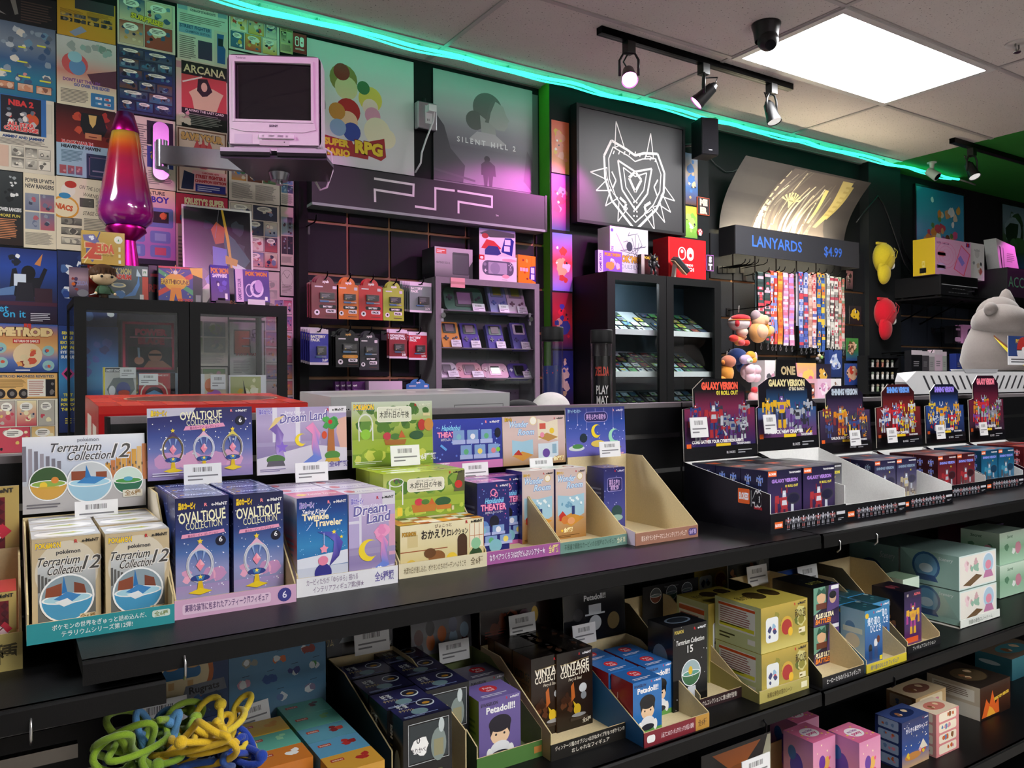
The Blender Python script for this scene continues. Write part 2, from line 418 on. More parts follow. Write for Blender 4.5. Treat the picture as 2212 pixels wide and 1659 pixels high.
def track_head(name,x,y,aim,label,lit,power=0,angle=40,white=False):
 t=empty(name,label,'track light',(x,y,CE-.03),0,'track light heads');b=MB()
 b.box(-.022,-.02,-.05,.022,.02,.0,'#0c0c0d','plastic');b.build('adapter',t)
 d=(Vector(aim)-Vector((x,y,CE-.16))).normalized();c=Vector((0,0,-.15))
 sd=d.cross(Z3).normalized()
 b=MB();W=.042
 b.tube([c+sd*W,c+sd*W+Z3*.07,c+sd*W*.6+Z3*.1,c-sd*W*.6+Z3*.1,c-sd*W+Z3*.07,c-sd*W],.006,'#0c0c0d','plastic');b.build('yoke',t)
 b=MB();b.cyl(c-d*.055,c+d*.03,.026,'#0e0e10','plastic',18,.034);b.cyl(c+d*.03,c+d*.05,.036,'#0e0e10','plastic',18,.037,caps=False)
 b.cyl(c-d*.075,c-d*.055,.014,'#0e0e10','plastic',12,.024);b.build('lamp_body',t)
 b=MB();b.cyl(c+d*.03,c+d*.046,.033,'#ff7ae8' if lit else '#f4f2ee','lamp' if lit else 'bulbglow',18);b.build('bulb',t)  # bulbs of unlit heads get a faint glow of their own
 b=MB();p=c-d*.07;b.tube([p,p-d*.02+Z3*.03+sd*.02,c*0.4+sd*.01,Vector((0,0,-.05))],.004,'#0c0c0d','plastic',6);b.build('wire',t)
 if power:
  o=spot('spot_lamp',Vector((x,y,CE-.03))+c+d*.06,aim,power,(1,.95,.9)if white else MAG,angle);
 return t
def track(x0,x1,y,label):
 b=MB();b.box(x0,y-.018,CE-.032,x1,y+.018,CE-.001,'#0d0d0e','metal');b.box(x0,y-.006,CE-.0325,x1,y+.006,CE-.03,'#050505','plastic')
 return tag(b.build('light_track'),label,'light track')
TY=2.70
track(2.19,3.47,TY,'black ceiling light track carrying three lamp heads')
track(5.12,8.4,2.75,'black ceiling light track at the right, beside the white bullet camera')
track(.6,3.4,-.1,'black ceiling light track behind the viewer')
h=track_head('track_spotlight',2.36,TY,(1.22,1.16,1.21),'black spotlight head shining pink, leftmost on its track',True,20,30)
h=track_head('track_spotlight',2.83,TY,(2.02,3.42,1.95),'black spotlight head tilted to the left with pink lamp, middle of its track',True,42,62)
h=track_head('track_spotlight',3.32,TY,(3.4,1.9,.6),'black spotlight head with white unlit bulb facing down, right end of its track',False)
h=track_head('track_spotlight',5.36,2.75,(5.1,1.8,1.0),'black spotlight head with white bulb on the right hand track',False)
h=track_head('track_spotlight',6.75,2.75,(6.25,3.3,1.8),'black spotlight head on the right hand track, outside the view',True,14,50)
h=track_head('track_spotlight',1.0,-.1,(.85,3.0,2.35),'black spotlight head behind the viewer, aimed at the television',True,78,20)
h=track_head('track_spotlight',2.0,-.1,(1.95,3.2,1.75),'black spotlight head behind the viewer, aimed at the grey locker',True,60,21)
h=track_head('track_spotlight',2.9,-.1,(2.75,3.2,1.95),'black spotlight head behind the viewer, aimed at the black cartridge cabinet',True,22,12)
p=aZ(1655,52,CE)
t=empty('dome_camera','black dome security camera on the ceiling beside the bright light panel','security camera',(p.x,p.y,CE));b=MB()
b.lathe([(.0,0),(.062,0),(.062,-.008),(.055,-.03),(.048,-.075)],'#101012','plastic',28);b.build('housing',t)
b=MB();b.ball((-.006,-.014,-.078),.045,'#0b0b0d','plastic',20,14);b.build('ball',t)
b=MB();dn=Vector((-.35,-.6,-.72)).normalized();q=Vector((-.006,-.014,-.078));b.cyl(q+dn*.035,q+dn*.048,.022,'#1a1a20','screen',18);b.build('lens',t)
p=aZ(2013,350,CE)
t=empty('bullet_camera','white bullet security camera hanging from the green ceiling beside the rope light','security camera',(p.x,p.y,CE));b=MB()
b.cyl((0,0,-.008),(0,0,0),.032,'#d8d8d6','plastic',20);b.cyl((0,0,-.055),(0,0,-.008),.012,'#d8d8d6','plastic',14,.018);b.build('bracket',t)
d=Vector((.1,-.75,-.65)).normalized();q=Vector((.0,0,-.08));b=MB();b.cyl(q-d*.035,q+d*.05,.029,'#dcdcda','plastic',22,.033);b.build('camera_body',t)
b=MB();b.cyl(q+d*.046,q+d*.052,.026,'#0c0c0e','screen',22);b.build('lens',t)
p=aZ(2197,93,CE)
t=empty('sprinkler','small round ceiling sprinkler at the top right','sprinkler',(p.x,p.y,CE));b=MB()
b.cyl((0,0,-.006),(0,0,0),.05,'#cfcac6','plastic',24);b.build('escutcheon',t)
b=MB();b.tube([(-.014,0,-.004),(-.016,0,-.025),(0,0,-.038),(.016,0,-.025),(.014,0,-.004)],.004,'#8c8886','metal',6);b.cyl((0,0,-.044),(0,0,-.04),.016,'#8c8886','metal',14);b.build('spray_head',t)
# == gondola with shelves
GF,GB=1.103,1.53
ZM,ZL,ZLL,ZLF=CZ-.34,CZ-.688,CZ-1.01,CZ-.382
def shelf(x0,x1,z,y0,label,th=.03):
 b=MB();b.box(x0,y0+.003,z-.02,x1,GB,z,'#0d0d0f','steel');
 b.prism([(y0,z-th),(y0,z-.004),(y0+.004,z),(y0+.01,z),(y0+.01,z-.012),(y0+.006,z-.02),(y0+.006,z-th)],'x',x0,x1,'#0b0b0c','steel')
 return tag(b.build('store_shelf'),label,'shelf','black display shelves')
shelf(.077,1.512,ZM,GF,'long black steel top shelf under the small figure displays')
shelf(1.517,4.9,ZM,GF-.004,'black steel top shelf under the dark robot toy displays')
shelf(-1.3,.172,ZLF,GF,'black steel shelf at the lower left edge, one step below the top shelf')
shelf(.13,1.512,ZL,GF,'black steel second shelf under the dark figure boxes')
shelf(1.517,4.9,ZL,GF-.004,'black steel second shelf at the right, under the snow globe boxes')
shelf(.13,1.512,ZLL,GF-.01,'black steel lowest shelf, left of the pink toy boxes')
shelf(1.517,4.9,ZLL,GF-.01,'black steel lowest shelf at the bottom right')
def backpanel(x0,x1,zt,label):
 b=MB();zs=[zt];z=zt-.012
 b.box(x0,GB+.012,.1,x1,GB+.05,zt-.012,'#0d0d0f','paint')
 b.box(x0,GB,zt-.012,x1,GB+.052,zt,'#6f696c','steel')
 g=zt-.085
 top_=zt-.012
 while g>.2:
  b.box(x0,GB,g+.006,x1,GB+.012,top_,'#0f0f11','steel');b.box(x0,GB+.003,g-.006,x1,GB+.012,g+.006,'#8e8d8d','metal');top_=g-.006;g-=.092
 b.box(x0,GB,.1,x1,GB+.012,top_,'#0f0f11','steel')
 return tag(b.build('slat_backboard'),label,'shelf back panel')
backpanel(.152,1.512,CZ-.056,'black slatted back panel behind the figure displays, with grey top rail')
backpanel(1.517,4.9,CZ-.056,'black slatted back panel behind the dark robot displays')
backpanel(-1.3,.147,CZ-.115,'lower black back panel at the left edge below the magazine pages')
for x,lb in((.1495,'black upright post at the left end of the shelf bay'),(1.5145,'black upright post between the two shelf bays')):
 b=MB();b.box(x-.0022,GB+.001,.13,x+.0022,GB+.05,CZ-.056,'#0b0b0c','steel');tag(b.build('shelf_upright'),lb,'shelf post')
b=MB();b.box(-1.3,GF+.02,0,4.9,GB,.12,'#0a0a0b','steel');tag(b.build('shelf_plinth'),'black base plinth under the lowest shelf','shelf base')
b=MB();b.box(.1,GB+.055,CZ-.30,2.32,2.3,CZ-.27,'#141416','steel');tag(b.build('rear_counter'),'black counter top behind the gondola panel, under the red and silver boxes','counter')
b=MB();b.box(.12,GB+.07,0,2.3,2.28,CZ-.30,'#111113','paint');tag(b.build('counter_cabinet'),'black cabinet base behind the gondola panel','cabinet')
for i,(u,v,z,lb)in enumerate([(395,1425,ZM-.032,'small chrome hook under the left end of the top shelf'),(66,1562,ZLF-.032,'small chrome hook under the lower left shelf'),(1800,1182,ZM-.032,'small chrome hook below the joint of the two top shelves'),(1880,1172,ZM-.032,'small chrome hook right of the joint of the two top shelves'),(1640,1558,ZL-.032,'small black hook below the second shelf, near its joint'),(1918,1470,ZL-.032,'small black hook below the second shelf at the right')]):
 p=aY(u,v,GF+.012);b=MB();c='#c8c8c8' if 'chrome' in lb else '#1c1c1e'
 b.tube([(0,.012,.012),(0,0,.012),(0,-.008,.004),(0,-.008,-.012),(0,0,-.02)],.0018,c,'metal',6)
 tag(b.build('wire_hook',None,None,(p.x,GF+.002,z+.006)),lb,'hook')
# == cartons and cardboard displays
KR='#d8c69c'
def carton(W,D,H,base,ff=None,tf=None,lf=None,rf=None,mat='gloss',cols=None):
 b=MB();b.box(0,0,0,W,D,H,base,mat,cols)
 e=.0012
 if ff:ff(front(b,0,0,0,W,H,mat))
 if tf:tf(top(b,0,0,W,D,H,mat))
 if lf:lf(leftf(b,0,0,D,0,H,mat))
 if rf:rf(rightf(b,W,0,D,0,H,mat))
 return b
def pxb(uL,vT,uR,y,zs):
 a=aY(uL,vT,y);return a.x,aY(uR,vT,y).x-a.x,a.z-zs
def put(b,name,label,cat,x,y,z,rz=0,group=None):return tag(b.build(name,None,None,(x,y,z),rz),label,cat,group)
def display(name,label,x0,x1,y0,z,D,lip,hb,hf,lipc,sidec,inner=KR,lipart=None,sideart=None,flat=.35,group='cardboard counter displays',edge='#cbb98c',mat='card',lh=None):
 """open cardboard display: floor, raked sides, front lip, back"""
 W=x1-x0;t=.0022
 r=empty(name,label,'display box',(x0,y0,z),0,group);b=MB()
 b.box(0,0,0,W,D,t,inner,'kraft')
 for xa,out in((0,-1),(W-t,1)):
  hw=lh if lh and out<0 else hb;prof=[(0,0),(D,0),(D,hw),(D*(1-flat),hw),(0,hf)]
  b.prism(prof,'x',xa,xa+t,inner,'kraft',edge)
  xo=xa-.0004 if out<0 else xa+t+.0004
  b.face([(xo,p[0],p[1])for p in(prof if out>0 else prof[::-1])],sidec,mat)
 if sideart:sideart(leftf(b,-.0006,0,D,0,hb,mat))
 b.box(0,D-t,0,W,D,hb,inner,'kraft')
 b.build('tray',r)
 b=MB();b.box(-.0006,-.0016,0,W+.0006,.0008,lip,lipc,mat,{'t':edge,'k':inner})
 if lipart:lipart(front(b,-.0006,-.0016,0,W,lip,mat))
 b.build('front_lip',r)
 return r
def header(r,W,y,z0,z1,art,tilt=.1,back='#b9b2a4',arch=0,mat='gloss',outline=None):
 """upright printed card rising from the back of a display"""
 b=MB();H=z1-z0;n=Vector((0,-1,0));
 def q(x,h,o=0):return(x,y+tilt*h*.3+o,z0+h)
 if outline is None:
  outline=[(0,0),(1,0),(1,1-arch)]+([(1-k/8,1-arch+arch*math.sin(PI*k/8))for k in range(1,8)]if arch else[])+[(0,1-arch)]
 P=[(a*W,c*H)for a,c in outline];m=len(P)
 F=[q(a,c)for a,c in P];K=[q(a,c,.0025)for a,c in P]
 b.face(F,back,mat);b.face(K[::-1],back,mat)
 for j in range(m):b.face([F[j],K[j],K[(j+1)%m],F[(j+1)%m]][::-1],'#d8d2c4',mat)
 uy=Vector((0,tilt*.3,1));
 p=Print(b,q(0,0),X3,uy.normalized(),W,H*uy.length,mat);art(p)
 return b.build('header_card',r)
def price(r,W,x,y,z,w=.062,h=.036,tilt=.05,rot=0):
 b=MB();b.box(0,0,0,w,.0012,h,'#ececee','card');tagp(front(b,0,0,0,w,h))
 o=b.build('price_label',r);o.location=(x,y,z);o.rotation_euler=(-.12,rot,0);return o
def remente(p,x=.95,y=.93,h=.03,c='#2b2b2b',c2='#c8202a'):
 p.text('R',x-h*p.h/p.w*5.9,y,h*1.05,c2,'R',bold=.03);p.text('e-MeNT',x,y,h,c,'R',mw=h*p.h/p.w*5.6,bold=.03)
def globe(p,x,y,r,base,fill,water,rng,lid='#dfe8ee'):
 p.circ(x,y,r,'#f2f5f6',30);p.circ(x,y,r*.94,fill,30);k=p.w/p.h
 pts=[(x+r*.93*math.cos(a),y+k*r*.93*math.sin(a))for a in[PI+PI*j/14 for j in range(15)]]
 p.poly(pts,base);p.ell(x,y-.02*k*r,r*.93,r*.22*k,'#f4f6f7');p.ell(x,y-.02*k*r,r*.85,r*.17*k,water)
def boxlabels(rows,cols):return
R0=random.Random
def terr_front(p):
 p.rect(0,0,1,1,'#c9b590');p.ell(.5,.62,.46,.34,'#d9cfba',30);p.rect(.08,.08,.84,.56,'#6d6f6d');p.grad(.08,.3,.84,.42,'#cfd2d3','#7f8486')
 for i in range(5):p.rect(.08+.05*i,.42,.035,.2-.02*i,'#5d5c5a')
 p.text('POKéMON',.05,.895,.06,'#f2c925','L',mw=.36,bold=.05,out='#2b57a8');p.text('pokémon',.52,.82,.045,'#3c3c40',bold=.02)
 p.text('Terrarium',.05,.7,.1,'#3f3d3c','L',mw=.62,shear=.3,out='#e9e6e0');p.text('Collection',.2,.6,.1,'#3f3d3c','L',mw=.52,shear=.3,out='#e9e6e0');p.text('12',.84,.63,.15,'#4a4744',shear=.3,out='#e9e6e0')
 globe(p,.5,.33,.4,'#4a9bc8','#8ea1aa','#a9d6e6',None);p.poly([(.18,.36),(.2,.46),(.42,.5),(.42,.36)],'#8d4a32');p.poly([(.6,.5),(.75,.46),(.78,.36),(.6,.38)],'#7c4230')
 p.poly([(.3,.33),(.5,.4),(.7,.35),(.55,.28)],'#3f86c4');p.poly([(.42,.38),(.45,.58),(.5,.4)],'#2f75b6');p.poly([(.32,.3),(.5,.33),(.6,.27),(.45,.24)],'#e8eef2')
 p.ring(.5,.33,.4,.4*p.w/p.h,.07,'#f5f7f7');p.rrect(.68,.07,.24,.07,.02,'#dccfae');p.text('全6種',.8,.082,.045,'#8a6a3c',bold=.02);remente(p,.97,.93,.035);p.lines(.06,.02,.5,.035,2,'#8b7a5a')
def terr_top(p):
 p.rect(0,0,1,1,'#c9c9cb');p.ell(.5,.5,.46,.34,'#f1f1f2',26);p.rect(0,.06,1,.05,'#b2a27e')
 p.poly([(.2,.45),(.45,.6),(.8,.5),(.6,.38)],'#b9c58a');p.star(.62,.55,.06,'#e0c94a',6);p.lines(.12,.7,.7,.14,2,'#a3a5aa')
def terr_side(p):p.rect(0,0,1,1,'#b7a988');p.lines(.12,.2,.7,.6,9,'#8e8268');p.rect(.1,.06,.8,.1,'#dcd6c6')
def terr_header(p):
 p.bands(['#eceef3','#cfd6e6','#b9c3d3','#b9b6b4','#d5d2cf']);r=R0(5)
 for i in range(7):p.rect(.0+.045*i,.42,.03,.46-.035*i,r.choice(['#8b8791','#9c97a2','#7c7984']))
 for i in range(8):p.rect(.66+.045*i,.36,.04,.25+.035*i,r.choice(['#d9a24a','#c88a3c','#e0b878','#c47a4a']))
 for i in range(12):p.rect(.67+.027*i,.5+.1*r.random(),.012,.04,'#6b5a4a')
 p.rect(0,0,1,.36,'#b9b6b6');p.text('pokémon',.52,.92,.05,'#8a8f9c',bold=.01);p.text('Terrarium',.2,.79,.12,'#4b4a4e','L',mw=.42,shear=.3,out='#f5f5f7');p.text('Collection',.34,.67,.12,'#4b4a4e','L',mw=.36,shear=.3,out='#f5f5f7');p.text('12',.78,.68,.2,'#55524f',shear=.3,out='#f5f5f7')
 globe(p,.2,.38,.155,'#d0a04a','#3d5a36','#8fae4e',None);p.circ(.16,.36,.03,'#e8c53c');p.circ(.25,.42,.03,'#d98a3c');p.rect(.12,.31,.16,.03,'#caa23e')
 globe(p,.85,.36,.13,'#2f6d52','#cfe3d6','#4f9a4c',None);p.ell(.85,.38,.04,.03,'#58a8c4')
 globe(p,.53,.37,.19,'#9fc9de','#c7cdd0','#a9d6e8',None);p.rect(.38,.4,.13,.12,'#8d4a32');p.rect(.58,.42,.09,.08,'#8d4a32');p.poly([(.42,.36),(.5,.45),(.67,.42),(.57,.34)],'#3f86c4');p.poly([(.49,.42),(.5,.6),(.54,.43)],'#3379bb')
 p.lines(.03,.06,.3,.07,2,'#6d6a70');p.rrect(.8,.13,.17,.1,.01,'#e2ddcd');p.text('全6種',.885,.155,.06,'#9a7a4c',bold=.02)
def egg(p,x,y,r,frame='#c8ccda',top='#e6b6cf'):
 q=p.w/p.h
 p.ring(x,y,r*.8,r*1.1*q,.14,frame);p.ring(x,y,r*.86,r*1.16*q,.04,'#f3f4f8');p.poly([(x-r*.5,y+q*r*.9),(x,y+q*r*1.45),(x+r*.5,y+q*r*.9),(x,y+q*r*1.1)],top)
 p.star(x,y+q*r*1.55,r*.2,'#f2d43c');p.poly([(x-r*.35,y+q*r*.85),(x-r*.12,y+q*r*.2),(x-r*.2,y+q*r*.9)],'#8fa8d8');p.poly([(x+r*.35,y+q*r*.85),(x+r*.12,y+q*r*.2),(x+r*.2,y+q*r*.9)],'#8fa8d8')
 p.ell(x,y-q*r*.85,r*.6,q*r*.22,'#2c3f86');p.poly([(x-r*.3,y-q*r*.7),(x+r*.3,y-q*r*.7),(x+r*.16,y-q*r*1.0),(x-r*.16,y-q*r*1.0)],'#3b7ab0');p.star(x,y-q*r*.78,r*.16,'#f4df5a')
 p.poly([(x-r*.12,y-q*r*1.05),(x+r*.12,y-q*r*1.05),(x+r*.2,y-q*r*1.6),(x-r*.2,y-q*r*1.6)],'#e0bb28');p.poly([(x-r*.75,y-q*r*1.75),(x,y-q*r*1.5),(x+r*.75,y-q*r*1.75),(x,y-q*r*1.95)],'#e9cc2e')
 p.poly([(x,y+q*r*.4),(x+r*.28,y),(x,y-q*r*.4),(x-r*.28,y)],'#ef8fa8');p.poly([(x,y+q*r*.4),(x+r*.28,y),(x,y)],'#f7b3c4')
def ribbon(p,x0,y,x1,h,col,txt,tc='#8a3f6a'):
 p.poly([(x0,y),((x0+x1)/2,y+h*.25),(x1,y+h*.7),(x1-.02,y+h*1.6),((x0+x1)/2,y+h*1.2),(x0+.02,y+h)],col);p.text(txt,(x0+x1)/2,y+h*.45,h*.5,tc,mw=(x1-x0)*.7,bold=.02,rot=.06)
def oval_front(p):
 p.bands(['#1b1d46','#22285c','#2c3f7e','#4a6cab','#8d93c4','#8f8fb8','#a7a9c8']);r=R0(2)
 p.blobs(10,['#e7a7c4','#d99bc0','#c48fbd'],r,0,.2,1,.17,(.08,.16));p.grad(0,0,1,.2,'#a48fc0','#9aa0c6');p.stars(46,['#ffffff','#dfe6ff'],r,.02,.1,.96,.8,(.005,.014))
 p.text('星のカービィ',.05,.905,.045,'#f4d22f','L',mw=.32,bold=.06,out='#8a5a10');remente(p,.97,.915,.03,'#e9e9ee','#ff8f9a')
 p.text('OVALTiQUE',.5,.78,.1,'#f4f2cf',mw=.88,bold=.02,rot=.05);p.text('COLLECTION',.53,.715,.07,'#e9e8c4',mw=.68,bold=.0,rot=.05);ribbon(p,.1,.635,.92,.035,'#eaa0c2','星のカービィ コレクション')
 p.circ(.84,.585,.1,'#10122c');p.text('6',.84,.575,.05,'#ffffff');egg(p,.45,.38,.3);p.lines(.1,.015,.8,.02,1,'#6d72a8')
def oval_top(p):p.rect(0,0,1,1,'#2c3a78');p.frame(.05,.08,.9,.84,.025,'#c9cfe6');p.poly([(.1,.35),(.9,.35),(.9,.75),(.1,.75)],'#5161a6');p.text('OVALTiQUE',.55,.45,.2,'#dfe2f3',mw=.6);p.star(.2,.55,.07,'#e2b24a');p.stars(12,['#b9c6f2'],R0(4),r=(.01,.03))
def oval_side(p):p.bands(['#2a3470','#39508e','#9a92c0']);p.stars(20,['#dfe6ff'],R0(8),r=(.01,.03));p.lines(.2,.2,.6,.3,5,'#8e9ccb')
def oval_header(p):
 p.bands(['#2a2658','#2f3270','#3f4f94','#6a76b4','#a58fc0','#b09ac8']);r=R0(12);p.poly([(0,1),(.45,1),(.4,.9),(0,.87)],'#c4c2d4')
 p.blobs(12,['#dba3c6','#c996c2'],r,0,.1,1,.3,(.06,.14));p.grad(0,0,1,.16,'#a58bbf','#8c82b6');p.stars(40,['#ffffff'],r,0,.3,1,.6,(.003,.008));p.stars(8,['#ffffff'],r,.02,.3,.96,.6,(.012,.022),'s')
 p.text('星のカービィ',.03,.9,.06,'#f0d23a','L',mw=.15,bold=.05,out='#8a5a10');remente(p,.95,.93,.035,'#e9e9ee','#ff8f9a')
 p.text('OVALTiQUE',.5,.84,.115,'#f2efcf',mw=.4,bold=.02,rot=.04);p.text('COLLECTION',.52,.755,.085,'#ebe8c8',mw=.32,bold=.0,rot=.04);ribbon(p,.33,.68,.73,.06,'#e79cc0','星のカービィ コレクション')
 p.circ(.88,.8,.05,'#10122c');p.text('6',.88,.775,.07,'#ffffff')
 egg(p,.23,.42,.12,'#6a5a3c','#4a3a6c');egg(p,.52,.42,.12);egg(p,.8,.42,.12,'#8a8378','#d8c85a');p.lines(.04,.05,.4,.06,2,'#d5cfe6')
def swirl(p,x,y,r,c1,c2):
 q=p.w/p.h
 p.poly([(x-r*.1,y-q*r*2.2),(x+r*.9,y-q*r*1.7),(x+r*.6,y-q*r*.4),(x+r*.8,y+q*r*.6),(x+r*.1,y+q*r*1.7),(x-r*.6,y+q*r*1.2),(x+r*.05,y+q*r*.6),(x-r*.05,y-q*r*.6),(x+r*.1,y-q*r*1.3),(x-r*.9,y-q*r*2)],[c2,c2,c2,c1,c1,c1,c1,c1,c2,c2])
def moon(p,x,y,r,c='#f2d732'):
 q=p.w/p.h;pts=[(x+r*math.cos(a),y+q*r*math.sin(a))for a in[.9+4.6*j/16 for j in range(17)]]+[(x+r*.32+r*.75*math.cos(a),y+q*r*.12+q*r*.75*math.sin(a))for a in[5.25-4.1*j/14 for j in range(15)]]
 for j in range(14):
  a,c2=pts[j],pts[j+1];e=pts[-1-j];f=pts[-2-j];p.poly([a,c2,f,e],c);p.k-=1
 p.k+=1
def twinkle_front(p):
 p.bands(['#12276a','#18468e','#1f6bb0','#2f86bf','#2a6fae','#c3cbe0','#e7e7ee']);r=R0(6);p.stars(50,['#ffffff','#8fd0f2'],r,.02,.35,.96,.6,(.003,.010));p.poly([(0,.37),(1,.42),(1,.28),(0,.26)],'#dfe3ef')
 p.rect(0,0,1,.27,'#c9cfdf');p.text('星のカービィ',.04,.9,.045,'#8c7fd0','L',mw=.3,bold=.06,out='#f3f0ff');remente(p,.97,.925,.03,'#e9e9ee','#ff8f9a')
 p.text('Swing Kirby',.1,.83,.05,'#f4f6ff','L',mw=.46,shear=.2);p.text('Twinkle',.1,.765,.07,'#fdf3c4','L',mw=.52,bold=.03,out='#3a66b4');p.text('Traveler',.33,.695,.07,'#fdf3c4','L',mw=.56,bold=.03,out='#3a66b4');p.line((.5,.8),(.66,.92),.008,'#e9f0ff');p.line((.18,.66),(.3,.74),.008,'#e9f0ff')
 p.poly([(.38,.64),(.75,.62),(.9,.5),(.82,.36),(.62,.26),(.7,.4),(.72,.52),(.6,.58)],['#3a4aa8','#5b5ac0','#5a4ab0','#3b348c','#2c2c7c','#6a58b8','#6f6ac8','#4a56b4']);p.star(.72,.62,.05,'#f4de4a');p.star(.87,.56,.04,'#f4de4a');p.star(.56,.2,.04,'#f4de4a')
 p.ell(.5,.2,.17,.1,'#2f2f86');p.ell(.5,.13,.2,.06,'#3a3a98');p.ell(.5,.085,.24,.05,'#2f7a66');p.poly([(.26,.02),(.74,.02),(.7,.06),(.3,.06)],'#d7d9df');p.line((.52,.62),(.52,.5),.01,'#dfe6ff');p.star(.52,.45,.09,'#ef9ab4',5,.6);p.ell(.5,.33,.1,.05,'#e886a6')
def dream_front(p):
 p.bands(['#c9b4d6','#b9a6cf','#a898c2','#8f7fb0','#b9abd0']);p.rect(.0,.42,.22,.58,'#b7a9d4');p.rect(.22,.38,.05,.62,'#dcd8e8');p.rect(0,.68,.22,.03,'#dcd8e8');p.rect(.86,.3,.14,.45,'#d6a0b8');p.rect(0,.34,1,.06,'#a596bd');p.poly([(0,0),(1,0),(1,.2),(0,.12)],'#c8bfdc');p.rect(.72,.86,.28,.14,'#d8d5dd')
 p.text('星のカービィ',.05,.9,.045,'#7d6fc4','L',mw=.26,bold=.06,out='#f3f0ff');remente(p,.97,.93,.03)
 p.text('Swing Kirby in',.26,.855,.03,'#efeaf8','L',mw=.5,shear=.2);p.text('Dream',.1,.76,.11,'#6b64a6','L',mw=.72,bold=.02,shear=.15,out='#f7f5fc',rot=.08);p.text('Land',.38,.67,.11,'#6b64a6','L',mw=.5,bold=.02,shear=.15,out='#f7f5fc',rot=.08)
 swirl(p,.68,.38,.2,'#ea8fc0','#6d86d8');p.blobs(8,['#ee9cc6','#e58abb'],R0(1),.5,.48,.4,.2,(.08,.14));moon(p,.42,.38,.22)
 p.blobs(9,['#f2f2f6','#dfe3ee'],R0(3),.3,.06,.5,.14,(.09,.14));p.poly([(.26,.0),(.78,.0),(.72,.08),(.32,.08)],'#4f5fae')
def dream_top(p):p.bands(['#d9cce4','#e6def0','#cbbdde']);p.text('Dream Land',.6,.35,.3,'#b3a3cf',mw=.7,shear=.2);p.ell(.18,.5,.1,.22,'#d9808f');p.rect(0,0,1,.05,'#b9a8d2')
def twinkle_top(p):p.bands(['#c94f7f','#d8799c','#b86a9c']);p.text('Twinkle Traveler',.62,.4,.26,'#f4d9e4',mw=.6,shear=.2);p.blobs(3,['#f0c63a'],R0(1),.08,.3,.25,.4,(.08,.12))
def twinkle_side(p):p.bands(['#e6e3ee','#7fa6d4','#d05f6f','#d9dce8','#e08a4a']);p.lines(.2,.3,.6,.3,5,'#8c93b4')
def dream_header(p):
 p.bands(['#a99bc6','#b6a6cc','#a08fb8','#8d80ac','#cfcadb']);p.rect(.2,.45,.24,.55,'#c4b8da');p.rect(.17,.42,.05,.58,'#e2dfeb');p.rect(.42,.42,.05,.58,'#e2dfeb');p.rect(.0,.42,.7,.06,'#a79abf');p.poly([(0,0),(1,0),(1,.35),(.6,.42),(0,.24)],'#d7d2e0');p.poly([(.9,.8),(1,.84),(1,.35),(.92,.36),(.88,.6)],'#dcae9e');p.rect(.8,.9,.2,.1,'#e6e3ea')
 p.text('星のカービィ',.03,.91,.055,'#7d6fc4','L',mw=.14,bold=.06,out='#f3f0ff');remente(p,.97,.93,.04)
 p.text('Swing Kirby in',.3,.9,.05,'#f2eef8','L',mw=.22,shear=.2);p.text('Dream Land',.25,.76,.14,'#6b64a6','L',mw=.52,bold=.02,shear=.15,out='#f7f5fc',rot=.07)
 swirl(p,.2,.5,.11,'#7a5fae','#b095d8');p.star(.27,.4,.07,'#8a6ad0');p.poly([(.12,.66),(.2,.84),(.3,.88),(.2,.74)],'#e9cf8a');p.ell(.2,.22,.1,.07,'#4f7a44');p.poly([(.1,.12),(.3,.12),(.28,.2),(.12,.2)],'#5d5b66')
 swirl(p,.6,.48,.12,'#ea8fc0','#6d86d8');moon(p,.48,.5,.07);p.poly([(.77,.3),(.86,.3),(.85,.7),(.79,.7)],'#b06a34');p.blobs(8,['#3f9a4a','#4fae52','#358a42'],R0(2),.7,.62,.22,.26,(.04,.07));p.circ(.81,.76,.025,'#cf2f2a');p.ell(.83,.24,.09,.07,'#4f8a3c');p.poly([(.74,.14),(.92,.14),(.9,.2),(.76,.2)],'#c9a23a');p.ell(.74,.56,.03,.06,'#d4502c')
 p.text('全6種類',.9,.07,.065,'#6f66a4',bold=.03);p.lines(.03,.04,.3,.05,2,'#7b72a0')
def garden_scene(p,r,ground=.28):
 p.bands(['#9fb04a','#b9c46a','#8ea63a','#6f9430','#86a52e']);p.blobs(26,['#4f7a2a','#5d8a34','#7fa03c','#3f6a28'],r,0,.45,1,.5,(.04,.09));p.rect(0,.2,1,.22,'#9ab23c');p.blobs(20,['#b3c648','#c9cf5a','#88a534'],r,0,0,1,.3,(.03,.08))
